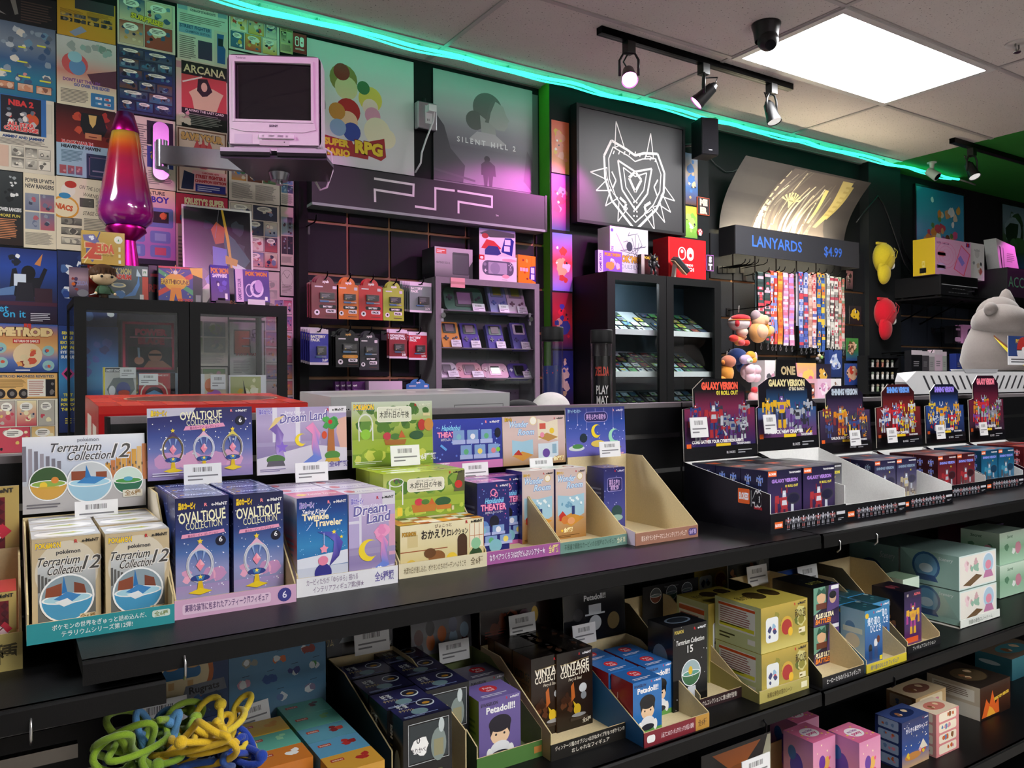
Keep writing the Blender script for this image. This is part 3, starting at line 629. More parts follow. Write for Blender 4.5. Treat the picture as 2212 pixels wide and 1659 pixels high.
def garden_front(p):
 r=R0(9);garden_scene(p,r);p.rect(.07,.3,.012,.5,'#e9ece4');p.rect(.22,.3,.012,.5,'#e9ece4');p.ring(.15,.8,.09,.1,.2,'#dfe3da');p.blobs(6,['#6a3a5a','#4a7a34'],r,.04,.74,.22,.16,(.02,.03))
 p.rrect(.28,.56,.46,.3,.04,'#f0efe0');p.rrect(.29,.575,.44,.27,.035,'#e4e2ce');p.text('ポケモンガーデン',.51,.77,.045,'#6a6a58',mw=.28);p.text('木漏れ日の午後',.51,.65,.1,'#4a4a3c',mw=.4,bold=.015);p.lines(.4,.59,.22,.04,1,'#8b8a74')
 p.poly([(.35,.1),(.62,.1),(.64,.28),(.33,.28)],'#b9772e');p.ell(.42,.33,.05,.08,'#c93a4a');p.ell(.5,.32,.05,.06,'#4f7a34');p.poly([(.54,.26),(.58,.4),(.62,.26)],'#c8662e');p.ell(.72,.3,.1,.1,'#2f5a34');p.poly([(.64,.12),(.82,.12),(.83,.22),(.63,.22)],'#c07a34');p.poly([(.86,.5),(.92,.95),(1,.98),(1,.5)],'#5a5a3a');p.ell(.92,.66,.05,.09,'#c8342c');p.rect(.16,.06,.06,.18,'#e9cc3a');p.rect(.83,.08,.03,.1,'#cfc9a0');remente(p,.97,.92,.05)
def garden_top(p):p.bands(['#b6cc2e','#a9c22a','#c3d43c']);p.rect(.1,.66,.3,.12,'#eef0dc');p.rect(.08,.2,.34,.12,'#eef0dc');p.rect(.55,.7,.28,.07,'#7a6a2a');p.rect(.5,.26,.3,.07,'#7a6a2a');p.blobs(5,['#e0a23a'],R0(3),.55,.2,.3,.6,(.02,.04));p.rect(0,.48,1,.012,'#7f9620')
def garden_side(p):p.bands(['#9fb03c','#8ea63a','#c8cdb0']);p.lines(.15,.2,.7,.5,6,'#5f7a2c')
def garden_header(p):
 r=R0(19);garden_scene(p,r);p.bands(['#c3cdb9','#a8b86a'],0,.7,1,.3);p.blobs(14,['#4f7a2a','#3f6a2a','#6f8f3c'],r,.0,.72,1,.28,(.04,.08))
 p.ring(.16,.66,.09,.16,.16,'#d9ddd4');p.rect(.075,.4,.012,.28,'#e6e9e0');p.rect(.24,.4,.012,.28,'#e6e9e0');p.ell(.16,.5,.06,.08,'#8ec43a');p.text('POKéMON',.02,.88,.085,'#f2c925','L',mw=.24,bold=.05,out='#2b57a8')
 p.rrect(.3,.68,.43,.24,.03,'#f0efe0');p.rrect(.31,.69,.41,.22,.025,'#dfe0cc');p.text('ポケモンガーデン',.515,.85,.035,'#6a6a58',mw=.2);p.text('木漏れ日の午後',.515,.75,.085,'#4a4a3c',mw=.37,bold=.015)
 p.poly([(.38,.4),(.66,.4),(.64,.32),(.4,.32)],'#a86a2e');p.ell(.42,.46,.05,.06,'#c43a4a');p.ell(.52,.45,.06,.05,'#4a7a34');p.poly([(.56,.43),(.6,.55),(.65,.43)],'#c2622e');p.ell(.79,.46,.09,.07,'#2f5a34');p.ell(.86,.62,.05,.09,'#b8342c');p.ell(.95,.62,.06,.1,'#c8893c');p.rect(.88,.76,.09,.05,'#d9cc9a')
 p.text('全6種類',.9,.07,.08,'#f0f0e4',bold=.03);remente(p,.97,.92,.04,'#dfe3cc');p.lines(.03,.04,.35,.05,2,'#dfe6c0')
def okaeri_front(p):
 p.bands(['#eadfb8','#e6d8aa','#dccb94','#cdb87a']);p.rect(.08,.55,.12,.25,'#d8c48c');p.rect(.82,.4,.18,.5,'#efe6cb');
 for a in(.82,.88,.94,.995):p.rect(a,.4,.006,.5,'#c0763a')
 p.rect(.82,.64,.18,.012,'#c0763a');p.rect(.0,.46,.55,.02,'#a05a34');p.rect(.67,.2,.12,.4,'#4a2f1e');p.circ(.73,.6,.06,'#4a2f1e');p.blobs(9,['#2f4a2a','#3f5a34'],R0(5),.8,.14,.2,.28,(.04,.06));p.ell(.9,.48,.06,.12,'#8fc49a')
 p.text('ぴょこっと',.5,.9,.06,'#6a4a34',mw=.2);p.text('おかえり!',.24,.7,.15,'#2e2420','L',mw=.32,bold=.03);p.text('コレクション',.56,.71,.11,'#2e2420','L',mw=.24,bold=.03);p.text('POKéMON',.02,.79,.08,'#c9952c','L',mw=.16,bold=.03,out='#6a4a14')
 p.ell(.42,.3,.1,.14,'#8a5a30');p.ell(.34,.4,.07,.1,'#6a4424');p.ell(.12,.16,.07,.15,'#d8b84a');p.ell(.6,.22,.07,.14,'#e6c43a');remente(p,.985,.92,.06);p.lines(.02,.03,.5,.05,1,'#a08a54')
def okaeri_top(p):
 p.rect(0,0,1,1,'#f0ead8');r=R0(3)
 for i in range(8):
  for j in range(4):p.rect(i/8,j/4,1/8,1/4,r.choice(['#f4efe2','#e9a23a','#e3b15a','#f2e2c4','#b9562e','#5a4a3a','#efeae0']));p.k-=1
 p.rect(0,0,1,.1,'#e6952e')
def theatre_seats(p,x,y,w,h,n):
 for j in range(2):
  for i in range(n):
   a=x+w*(i+.5*j)/n;c=y+h*.5*(1-j);p.rrect(a,c,w/n*.8,h*.46,.01,'#7f9fd0');p.rect(a-w/n*.06,c,w/n*.92,h*.14,'#a9b4e0');p.circ(a+w/n*.4,c+h*.24,w/n*.18,['#7fb7c8','#e9e9f2','#5fae7a','#e6d26a','#d8808a'][(i+2*j)%5],10)
def neon(p,t,x,y,h,mw,c,glow,al='C',shear=.2):p.text(t,x,y,h,c,al,mw,shear,.015,0,glow,.05)
def theater_front(p):
 p.rect(0,0,1,1,'#252a6e');r=R0(2);p.stars(30,['#5f6cc8','#7fa0e6','#c95fa8'],r,.02,.45,.96,.5,(.008,.022));neon(p,'Hapidanbui',.52,.715,.075,.58,'#8fdcf2','#3a5fc4');neon(p,'THEATER',.5,.62,.085,.8,'#f7a9cf','#c93a7a',shear=0);p.text('はぴだんぶい シアター',.52,.575,.026,'#e9e6f6',mw=.56)
 p.ring(.5,.86,.1,.05,.3,'#f08ab8');p.ring(.58,.83,.06,.04,.3,'#f08ab8');p.ell(.52,.46,.15,.085,'#17182c');p.ell(.2,.4,.15,.08,'#5f86c4');theatre_seats(p,.0,.14,.92,.28,2);p.ell(.55,.13,.2,.09,'#7fb7c8');p.rect(0,0,1,.06,'#c96aa8');remente(p,.97,.935,.03,'#e9e9f6','#ff8f9a')
def theater_top(p):p.bands(['#7a4a9c','#b64f9a','#a06ab4']);p.text('THEATER',.45,.45,.2,'#f2a9cf',mw=.6);p.stars(16,['#e9a2cc','#6a4fa8'],R0(6),r=(.02,.05));p.rect(.55,.1,.4,.2,'#e6cfe0')
def theater_side(p):p.rect(0,0,1,1,'#2c3078');p.rect(0,0,1,.06,'#c96aa8');p.lines(.15,.3,.7,.4,6,'#6f78c0')
def theater_header(p):
 p.bands(['#2f3fa8','#2c3590','#27307c']);p.rect(0,0,1,.16,'#cf7ab4');p.stars(34,['#5f78d8','#8fb0f0'],R0(3),.02,.2,.96,.75,(.005,.014));neon(p,'Hapidanbui',.25,.78,.1,.26,'#8fdcf2','#3a5fc4');neon(p,'THEATER',.23,.65,.1,.34,'#f7a9cf','#c93a7a',shear=0);p.text('はぴだんぶい シアター',.23,.58,.045,'#e9e6f6',mw=.24)
 theatre_seats(p,.28,.2,.6,.6,3);p.ell(.93,.7,.045,.1,'#16172a');p.circ(.93,.36,.03,'#7fc83a');remente(p,.96,.9,.05,'#e9e9f6','#ff8f9a');p.text('全6種類',.1,.06,.08,'#f4e6f2',bold=.03);p.line((.1,.5),(.18,.4),.03,'#5fa0e6')
def wonder_front(p):
 p.bands(['#cdb9b4','#d3c0bd','#cbb7b6','#b9946a','#a8793f'],);neon(p,'Wonder',.34,.82,.085,.6,'#cfe6f6','#5a8fc8',shear=.25);neon(p,'Room',.62,.72,.085,.56,'#cfe6f6','#5a8fc8',shear=.25);p.circ(.8,.88,.1,'#d3b877');p.circ(.8,.88,.08,'#f0eadc');p.poly([(.06,.34),(.48,.24),(.94,.34),(.94,.63),(.48,.6),(.06,.63)],'#9fc6da');r=R0(4);p.blobs(12,['#e6f0f4','#6f9fc0'],r,.08,.42,.84,.18,(.04,.08))
 p.poly([(.06,.28),(.5,.17),(.94,.28),(.5,.36)],'#c98f3a');p.poly([(.1,.34),(.22,.4),(.34,.33),(.3,.26),(.12,.26)],'#b9342c');p.ell(.3,.27,.12,.06,'#c87a3a');p.ell(.5,.25,.12,.05,'#d99a6a');p.rect(.52,.34,.1,.12,'#2f3f74');p.star(.2,.12,.05,'#f0c83a');p.text('全6種類',.4,.1,.05,'#fff3c0',mw=.3,bold=.06,out='#b9842c');p.lines(.06,.02,.8,.04,2,'#6a4a24');remente(p,.97,.94,.025);p.text('星のカービィ',.03,.93,.03,'#e0b52a','L',mw=.22,bold=.06)
def wonder_top(p):p.bands(['#d9e3dc','#cfdcd4','#e3dcd3']);p.ell(.7,.5,.16,.22,'#c05a4a');p.ell(.7,.5,.1,.14,'#e9dcd0');p.lines(.1,.4,.35,.3,3,'#a5b5ac')
def wonder_header(p):
 p.bands(['#cdb3b0','#d6bdb8','#cfb4ae','#b08a5e']);neon(p,'Wonder',.24,.78,.12,.3,'#cfe6f6','#5a8fc8',shear=.25);neon(p,'Room',.36,.62,.12,.26,'#cfe6f6','#5a8fc8',shear=.25);p.circ(.48,.9,.06,'#e3cf9a');p.circ(.48,.9,.05,'#f4efe2')
 p.poly([(.14,.2),(.3,.14),(.47,.2),(.47,.52),(.3,.48),(.14,.52)],'#9fc6da');p.poly([(.14,.2),(.3,.08),(.47,.2),(.3,.28)],'#cf9440');p.poly([(.16,.22),(.24,.32),(.3,.2)],'#b9342c');p.poly([(.55,.5),(.7,.56),(.88,.48),(.88,.92),(.7,.86),(.55,.94)],'#e6d9c0');p.poly([(.55,.56),(.72,.46),(.88,.54),(.7,.64)],'#b98a4a');p.rect(.58,.72,.1,.12,'#cf5a4a');p.circ(.78,.68,.04,'#e6c43a');p.circ(.62,.6,.035,'#e88fa8');p.poly([(.55,.1),(.7,.06),(.88,.16),(.88,.46),(.7,.42),(.55,.42)],'#cfdce6');p.circ(.68,.22,.06,'#6a4a9c');p.rect(.78,.2,.07,.2,'#8fb0c4')
 p.text('全6種類',.88,.06,.07,'#fff3c0',mw=.18,bold=.06,out='#b9842c');p.text('星のカービィ',.03,.91,.06,'#e0b52a','L',mw=.12,bold=.05,out='#6a4a10');remente(p,.97,.92,.035)
def night(p,full=True):
 p.bands(['#34377c','#2f4a9c','#4f5fb4','#6f6ac0','#5a55a8']);r=R0(3)
 for i in range(7):
  x=.04+.15*i;p.line((x,.98),(x,.8-.08*(i%3)),.004,'#a9a6e0');p.star(x,.78-.08*(i%3),.014,'#e6e3ff')
 p.rrect(.3,.74,.4,.18,.06,'#8d86c8');p.rrect(.31,.75,.38,.16,.055,'#2c2a62');p.text('夢見る夜の星散歩',.5,.79,.075,'#c9a6dc',mw=.33,bold=.02);p.stars(26,['#cfd4ff'],r,.02,.3,.96,.4,(.003,.008))
 moon(p,.5,.58,.09);p.ell(.16,.3,.13,.05,'#cfd8dc');p.ell(.18,.33,.09,.04,'#4f8a4a');p.ell(.28,.47,.06,.08,'#1f2f3c');p.ell(.52,.36,.12,.06,'#e3c65a');moon(p,.8,.48,.1,'#9fdcc0');p.ell(.8,.28,.12,.04,'#6a6658');p.text('全6種類',.88,.12,.06,'#e6a8c8',mw=.16,bold=.02);p.lines(.05,.05,.3,.06,2,'#a9a6dc')
 p.text('ポケットモンスター',.03,.91,.05,'#a9d4f4','L',mw=.22,bold=.03);remente(p,.97,.92,.035,'#d5d2f2','#e6a8b8')
def night_front(p):
 p.bands(['#2c2a62','#343a80','#454a92','#3a3c7c']);p.rrect(.16,.62,.7,.22,.08,'#8d86c8');p.rrect(.18,.63,.66,.2,.075,'#2c2a62');p.text('夢見る夜の',.5,.71,.09,'#c9a6dc',mw=.5,bold=.02);p.text('星散歩',.5,.65,.06,'#c9a6dc',mw=.4,bold=.02);p.stars(30,['#cfd4ff'],R0(4),r=(.008,.02));p.ell(.6,.3,.25,.1,'#2a4a4c');p.ell(.6,.2,.28,.05,'#8fb0a8');remente(p,.97,.93,.03,'#d5d2f2')
def night_top(p):p.bands(['#3a3f8a','#5a50a0','#34346e']);p.stars(20,['#e0a86a','#cfd4ff'],R0(5),r=(.02,.05))
# == top shelf, left bay: trays and their boxes
def stock(make,spots,name,labels,cat,z,group):
 """first box is built, the rest are copies; spots: (x, y) list"""
 o=None
 for(x,y,*rz),lb in zip(spots,labels):
  if o is None:o=put(make,name,lb,cat,x,y,z,rz[0]if rz else 0,group)
  else:copy_thing(o,(x,y,z),lb,rz[0]if rz else 0)
def lip_text(t,c,h=.42,x=.5,mw=.8,t2=None):
 def f(p):
  p.text(t,x,.3 if not t2 else .55,h,c,mw=mw,bold=.02)
  if t2:p.text(t2,x,.14,h*.85,c,mw=mw*.8,bold=.02)
 return f
zt=ZM+.0022
r=display('figure_display','cardboard display with teal front lip holding cream globe boxes',.021,.2,1.213,ZM,.262,.027,.13,.04,'#2a9399','#c6b9a4',lipart=lambda p:(p.text('ポケモンの世界をぎゅっと詰め込んだ、',.48,.56,.22,'#e4f0ef',mw=.64,bold=.01),p.text('テラリウムシリーズ第12弾!',.46,.2,.22,'#e4f0ef',mw=.48,bold=.01),p.rrect(.84,.45,.13,.36,.015,'#cfe0d4'),p.text('全6種',.905,.52,.2,'#7a8a4c',mw=.1,bold=.02)))
header(r,.179,.262,CZ-.205-ZM,CZ-.083-ZM,terr_header,.35);price(r,.179,.07,.222,.118)
x,W,H=pxb(57,1168,210,1.262,zt)
mk_t=carton(W*.98,.068,H,'#c9b590',terr_front,terr_top,terr_side)
stock(mk_t,[(.028+.0885*i,1.262-.012*i*(j<1)+.069*j)for j in range(3)for i in range(2)],'figure_carton',['cream globe figure box, %s %s in the teal-lipped display'%(a,c)for a in('front','middle','back')for c in('left','right')],'box',zt,'cream globe figure boxes')
r=display('figure_display','cardboard display with pink front lip holding navy egg ornament boxes',.203,.379,1.224,ZM,.25,.028,.165,.03,'#d3a6c6','#d9cdb8',lipart=lambda p:(p.rrect(.06,.2,.72,.55,.02,'#e2c4da'),p.text('豪華な装飾に包まれたアンティーク風フィギュア',.42,.36,.3,'#6a4a78',mw=.68,bold=.02),p.circ(.9,.5,.06,'#3a3a86'),p.text('6',.9,.32,.4,'#e9e6f6')))
header(r,.176,.25,CZ-.165-ZM,CZ-.041-ZM,oval_header,.12);price(r,.176,.052,.215,.167)
x,W,H=pxb(349,1081,482,1.27,zt)
mk_t=carton(.0775,.064,H,'#2a3470',oval_front,oval_top,oval_side)
stock(mk_t,[(.2125+.0835*i,1.272+.065*j-.004*i)for j in range(3)for i in range(2)],'figure_carton',['navy egg ornament figure box, %s %s in the pink-lipped display'%(a,c)for a in('front','middle','back')for c in('left','right')],'box',zt,'navy egg ornament boxes')
r=display('figure_display','white-lipped cardboard display holding blue and lilac swing figure boxes',.387,.56,1.243,ZM,.232,.03,.15,.034,'#e6e6ea','#cdbfd8',lipart=lambda p:(p.text('カービィたちが「ゆらゆら」揺れる',.34,.58,.26,'#8a7a94',mw=.5,bold=.01),p.text('インテリアフィギュア第2弾★',.4,.16,.26,'#8a7a94',mw=.5,bold=.01),p.text('全6種類',.86,.3,.42,'#6f66a4',mw=.2,bold=.02)))
header(r,.173,.232,CZ-.168-ZM,CZ-.044-ZM,dream_header,.1);price(r,.173,.06,.195,.158)
x,W,H=pxb(755,1068.5,860,1.25,zt)
stock(carton(.083,.07,H,'#b9a6cf',dream_front,dream_top,twinkle_side),[(.4755,1.247),(.4755,1.319),(.4755,1.391),(.389,1.319),(.389,1.391)],'figure_carton',['lilac moon swing figure box, %s of the white-lipped display'%a for a in('front right','middle right','back right','middle left','back left')],'box',zt,'lilac swing figure boxes')
put(carton(.0845,.07,H+.001,'#cfc6dc',twinkle_front,twinkle_top,twinkle_side),'figure_carton','blue starry swing figure box, front left of the white-lipped display','box',.389,1.247,zt)
r=display('figure_display','cream-lipped cardboard display holding a green garden box above a cream house box',.572,.748,1.262,ZM,.215,.026,.15,.03,'#e0d6b4','#b9b48c',lipart=lambda p:(p.text('木漏れ日が差し込む、ポケモンたちのガーデンへようこそ',.4,.3,.34,'#7a6a48',mw=.7),p.text('全6種',.88,.3,.42,'#6a5a3a',mw=.15)))
header(r,.176,.215,CZ-.166-ZM,CZ-.037-ZM,garden_header,.1);price(r,.176,.058,.16,.178,.062,.04)
x,W,H=pxb(862,1138,1043,1.266,zt)
o=put(carton(.1685,.07,H,'#dccb94',okaeri_front,okaeri_top,garden_side),'figure_carton','cream house figure box, front of the cream-lipped display','box',.5765,1.266,zt)
copy_thing(o,(.5765,1.338,zt),'cream house figure box hidden behind the front one in the cream-lipped display')
H2=aY(1001,1013,1.338).z-(zt+H)
o=put(carton(.1685,.0655,H2,'#8ea63a',garden_front,garden_top,garden_side),'figure_carton','green garden figure box with white plaque, upper front in the cream-lipped display','box',.5765,1.338,zt+H+.0005)
copy_thing(o,(.5765,1.405,zt+H+.0005),'green garden figure box behind the upper front one in the cream-lipped display')
put(carton(.1685,.0655,H,'#8ea63a',garden_front,garden_top,garden_side),'figure_carton','green garden figure box below another, at the back of the cream-lipped display','box',.5765,1.4095,zt)
r=display('figure_display','cardboard display with magenta front lip holding navy theater boxes',.745+.005,.92,1.268,ZM,.21,.024,.14,.026,'#a85a9c','#d9cfc0',lipart=lambda p:(p.text('なりペアつくろう!はぴだんぶいシアター★',.42,.3,.42,'#f4e0f2',mw=.74,bold=.03,out='#5a2a6c'),p.text('全6種類',.91,.28,.5,'#f2e28a',mw=.14,bold=.03)),flat=.2)
header(r,.17,.21,CZ-.185-ZM,CZ-.077-ZM,theater_header,.12);price(r,.17,.045,.165,.137)
yb=1.325;x,W,H=pxb(1004,1047,1086,yb,zt)
mk_t=carton(.073,.064,H,'#252a6e',theater_front,theater_top,theater_side)
stock(mk_t,[(.766,1.325),(.766,1.391),(.842,1.395)],'figure_carton',['navy neon theater figure box, front left in the magenta-lipped display','navy neon theater figure box behind the front left one in the magenta-lipped display','navy neon theater figure box set back at the right of the magenta-lipped display'],'box',zt,'navy theater figure boxes')
r=display('figure_display','cardboard display with grey green front lip holding beige room boxes',.9215,1.093,1.268,ZM,.21,.022,.14,.026,'#6f9488','#e3dc8e',lipart=lambda p:(p.text('不思議で素敵なカービィのお部屋のフィギュア!',.45,.3,.42,'#3c5a50',mw=.78,bold=.01),p.text('全6種類',.91,.3,.4,'#e6e2c0',mw=.13)),flat=.2)
header(r,.17,.21,CZ-.185-ZM,CZ-.076-ZM,wonder_header,.12);price(r,.17,.045,.17,.137)
q=Vector((0,1.375,0));x,W,H=pxb(1200,1014,1265,q.y,zt)
mk_t=carton(W,.064,H,'#cbb7b0',wonder_front,wonder_top,theater_side)
stock(mk_t,[(x,q.y),(x-W-.002,q.y+.004)],'figure_carton',['beige room figure box with blue neon title, right one in the grey green display','beige room figure box half hidden at the left of the grey green display'],'box',zt,'beige room figure boxes')
r=display('figure_display','nearly empty cardboard display with copper front lip and curved blue header',1.095,1.274,1.242,ZM,.235,.026,.165,.028,'#a0705c','#d3c4dc',lipart=lambda p:(p.text('眠るポケモンをテーマにしたインテリアフィギュア',.45,.32,.34,'#f0dccf',mw=.72),p.rrect(.84,.2,.14,.6,.03,'#4a3a7c'),p.text('全6種類',.91,.34,.32,'#d8c4ec',mw=.11)),flat=.25,lh=.06)
header(r,.179,.235,CZ-.196-ZM,CZ-.06-ZM,night,.15,arch=.03);price(r,.179,.062,.19,.165)
q=aY(1344,1099,1.4);H=aY(1310,1010,q.y).z-zt
put(carton(.062,.06,H,'#343a80',night_front,night_top,theater_side),'figure_carton','dark blue night figure box alone at the back of the copper-lipped display','box',q.x-.062,q.y-.01,zt)
def card_front(p):
 p.rect(0,0,1,1,'#b79f5c');p.rect(.06,.3,.84,.58,'#6a1a26');r=R0(4)
 for i in range(7):
  for j in range(5):p.poly([(.08+.12*i,.42+.1*j),(.13+.12*i,.47+.1*j),(.18+.12*i,.42+.1*j),(.13+.12*i,.37+.1*j)],'#4f1220')
 p.blobs(7,['#c92f45','#e9c9cf','#d84a5c'],r,.5,.35,.46,.3,(.06,.1),4);p.rect(0,.1,.7,.22,'#2f7a5a');remente(p,.96,.93,.05);p.text('全6種',.84,.06,.1,'#5a4a20',bold=.02)
def card_side(p):p.rect(0,0,1,1,'#a23a3a')
r=display('figure_display','gold cardboard display with red card-pattern boxes at the left edge',-.17,.016,1.258,ZLF,.2,.05,.13,.055,'#a8985a','#bfae6a',lipart=lambda p:p.text('6種',.86,.25,.42,'#3c3518',bold=.02))
header(r,.186,.2,aY(20,1245,1.46).z-ZLF,aY(20,1050,1.46).z-ZLF,card_front,.12)
x,W,H=pxb(-20,1285,40,1.275,ZLF)
o=put(carton(.088,.08,H,'#9a2f38',card_front,lambda p:(p.rect(0,0,1,1,'#b53a3c'),p.rect(.3,.3,.4,.3,'#e6e0d8')),card_side),'figure_carton','red and gold card figure box in the gold display at the left edge','box',-.078,1.272,ZLF+.0022)
copy_thing(o,(-.167,1.272,ZLF+.0022),'red and gold card figure box beside another, outside the left edge of the view')
# == robot toy displays, top shelf right bay
def mech(p,x,y,s,c1,c2,c3,q=None):
 """generic robot figure; s = height as a fraction of face height"""
 k=s*p.h/p.w
 def R(a,b_,w_,h_,c):p.poly([(x+k*a,y+s*b_),(x+k*(a+w_),y+s*b_),(x+k*(a+w_*.9),y+s*(b_+h_)),(x+k*(a+w_*.1),y+s*(b_+h_))],c);p.k-=.9
 R(-.17,0,.14,.25,c1);R(.03,0,.14,.25,c1);R(-.15,.22,.12,.2,c2);R(.03,.22,.12,.2,c2)
 p.poly([(x-k*.1,y+s*.4),(x+k*.1,y+s*.4),(x+k*.2,y+s*.7),(x-k*.2,y+s*.7)],c1);p.k-=.9
 R(-.36,.55,.17,.2,c1);R(.19,.55,.17,.2,c1);R(-.36,.32,.11,.26,c2);R(.25,.32,.11,.26,c3);R(-.07,.7,.14,.16,c3);R(-.04,.76,.08,.05,'#dfe8f2');R(-.1,.5,.2,.12,c3)
 R(-.12,.8,.04,.14,c2);R(.08,.8,.04,.14,c2);p.k+=1
def mech_crowd(p,r,x,y,w,h,n,pal,rows=3):
 for j in range(rows-1,-1,-1):
  m=max(2,n//rows)
  for i in range(m):
   c=[r.choice(pal)for _ in range(3)];mech(p,x+w*(i+.5+r.uniform(-.2,.2))/m,y+h*.62*j/rows+h*r.uniform(0,.06),h*r.uniform(.38,.55),*c)
def galaxy_header(title,sub,bg,pal,tc,seed,one=False,glow=None,n=9):
 def f(p):
  r=R0(seed);p.poly([(.0,0),(1,0),(1,.62),(.86,.64),(.86,.86),(.72,.985),(.28,.985),(.14,.86),(.14,.64),(0,.62)]if not one else[(0,0),(1,0),(1,.5),(.92,.56),(.92,.72),(.8,.8),(.2,.8),(.04,.72),(.04,.5),(0,.48)],bg[0]);p.grad(.02,.16,.96,.46 if not one else .32,bg[1],bg[2]);p.grad(.16,.62 if not one else .48,.68,.22,bg[0],bg[1])
  if glow:p.circ(.5,.4,.26,glow,20)
  if one:p.text('ONE',.53,.84,.09,'#c9b48a',mw=.24,bold=.05);p.text(title,.5,.715,.07,'#e6d9a0',mw=.6,bold=.06);p.text('07 BIG BANG!',.66,.665,.035,'#efe6c8',mw=.26,bold=.03)
  else:p.text(title,.5,.855,.085,tc,mw=.5,bold=.07);p.text(sub,.6,.785,.05,'#e9d94a',mw=.3,bold=.04)
  mech_crowd(p,r,.04,.2,.92,.56 if not one else .48,n,pal,2 if n<9 else 3);mech(p,.4,.26,.46 if not one else .4,pal[0],pal[1],pal[2]);mech(p,.66,.2,.36,pal[3],pal[4],pal[1])
  for i in range(16):
   x,y=r.uniform(.08,.88),r.uniform(.2,.56);p.poly([(x+r.uniform(-.05,.05),y+r.uniform(-.05,.05))for _ in range(4)],r.choice(pal));p.k-=.8
  p.rect(.0,0,1,.15,'#121216');p.text('COME GATHER YOUR CYBERTRON ARMY!' if seed==1 else 'UNLOCK NEW CHAPTER',.45,.2,.038,'#f4f0f4',mw=.7,bold=.05);p.rect(.42,.155,.2,.035,'#e9c62c');p.rect(.03,.15,.06,.05,'#e8672a');p.text('TRANSFORMERS',.9,.165,.025,'#e6e6ea','R',mw=.2,bold=.04);p.lines(.72,.05,.24,.06,2,'#9a9aa0');p.text('BLOKEES',.62,.06,.03,'#d0d0d4',mw=.12)
 return f
def mech_lip(p):
 p.rect(0,0,1,1,'#131318');p.rect(.05,.25,.1,.32,'#e8672a');p.text('BLOKEES',.1,.33,.14,'#ffffff',mw=.085,bold=.03)
 for i in range(10):mech(p,.22+.065*i,.18,.62,'#8d8d95' if i%3 else '#9a5a5a','#5d5d66','#c3c3cc');p.rect(.2+.065*i,.1,.04,.04,'#6d6d75')
 p.rect(.86,.5,.12,.16,'#c9c9cf');p.lines(.88,.18,.09,.16,2,'#9a9aa0')
def mech_box(title,bg,pal,holo,sub='01 ROLL OUT'):
 def f(p):
  p.bands(bg);p.rect(.02,.9,.24,.09,'#e8672a');p.text('BLOKEES',.14,.925,.035,'#ffffff',mw=.2,bold=.04);p.text('TRANSFORMERS',.97,.93,.03,'#e6e6ea','R',mw=.38,bold=.04)
  p.text(title,.5,.79,.06,holo,mw=.9,bold=.05);p.text(sub,.7,.7,.04,'#e9d94a',mw=.4,bold=.04);mech(p,.48,.06,.68,*pal[:3]);p.ell(.75,.5,.2,.1,'#35353f');p.ell(.75,.5,.17,.08,bg[0]);mech(p,.8,.04,.26,pal[1],pal[2],pal[0]);p.poly([(.1,.1),(.3,.16),(.24,.3)],pal[2]);p.lines(.06,.02,.5,.05,2,'#8a8a92')
 return f
def mech_side(bg,holo):
 def f(p):
  p.bands(bg)
  for i in range(2):
   for j in range(4):mech(p,.27+.45*i,.05+.23*j,.19,holo,'#cfd4ea',holo);p.k-=1
 return f
def mech_top(bg):
 def f(p):p.bands(bg);r=R0(4);p.rect(.1,.3,.3,.3,'#e0602e');p.blobs(5,['#4a4a55','#5d5d68'],r,r=(.06,.12));p.lines(.5,.2,.4,.5,3,'#8a8a90')
 return f
def robot_display(label,x0,x1,y0,D,zb,hb,hf,art,hdr,lip=.03,wall='#ececea',out='#121217',side=None,one=False,group='robot toy displays'):
 W=x1-x0;r=display('robot_display',label,x0,x1,y0,ZM,D,lip,hb,hf,'#121217',out,wall,mech_lip,side,.0,group,'#e6e6e4','gloss')
 ux0,ux1,z0,z1=hdr;yh=y0+D
 ol=[(0,0),(1,0),(1,.62),(.86,.64),(.86,.86),(.72,.985),(.28,.985),(.14,.86),(.14,.64),(0,.62)]if not one else[(0,0),(1,0),(1,.5),(.92,.56),(.92,.72),(.8,.8),(.68,.82),(.66,1),(.34,1),(.32,.82),(.2,.8),(.04,.72),(.04,.5),(0,.48)]
 b=header(r,W,D,z0-ZM,z1-ZM,art,.12,'#141418',outline=ol);return r
yh=1.43
def hz(u,v):return aY(u,v,yh).z
pal1=['#a83038','#2f3f78','#b9bcc6','#8d8f99','#5a3a78','#3a3a48']
def blok(p):
 p.rect(0,0,1,1,'#0f0f13');p.rrect(.56,.30,.14,.2,.01,'#e8672a');p.text('BLOKEES',.63,.355,.09,'#ffffff',mw=.11,bold=.05);p.rect(.715,.3,.004,.2,'#c9c9cf');p.text('40',.79,.34,.15,'#0f0f13',mw=.12,bold=.06,out='#e6e6ea',outw=.1)
r=robot_display('black robot display with red lettering and orange logo on its side',1.421,1.69,1.166,.262,0,aY(1669,1015,1.187).z-ZM,aY(1667,1068,1.166).z-ZM,galaxy_header('GALAXY VERSION','01 ROLL OUT',['#121216','#7a2a4c','#2c2458'],pal1,'#f0604a',1),(0,1,aY(1669,1014,1.187).z,hz(1560,815)),lip=.045,side=None)
bb=MB();pr=leftf(bb,-.0008,0,.262,0,.2,'gloss');pr.rrect(.655,.30,.13,.17,.01,'#e8672a');pr.text('BLOKEES',.72,.35,.075,'#ffffff',mw=.105,bold=.05);pr.rect(.80,.28,.004,.18,'#c9c9cf');pr.text('40',.865,.3,.15,'#17171c',mw=.1,bold=.05,out='#e6e6ea',outw=.09);pr.text('TRANSFORMERS',.875,.255,.03,'#c9303a',mw=.09,bold=.04)
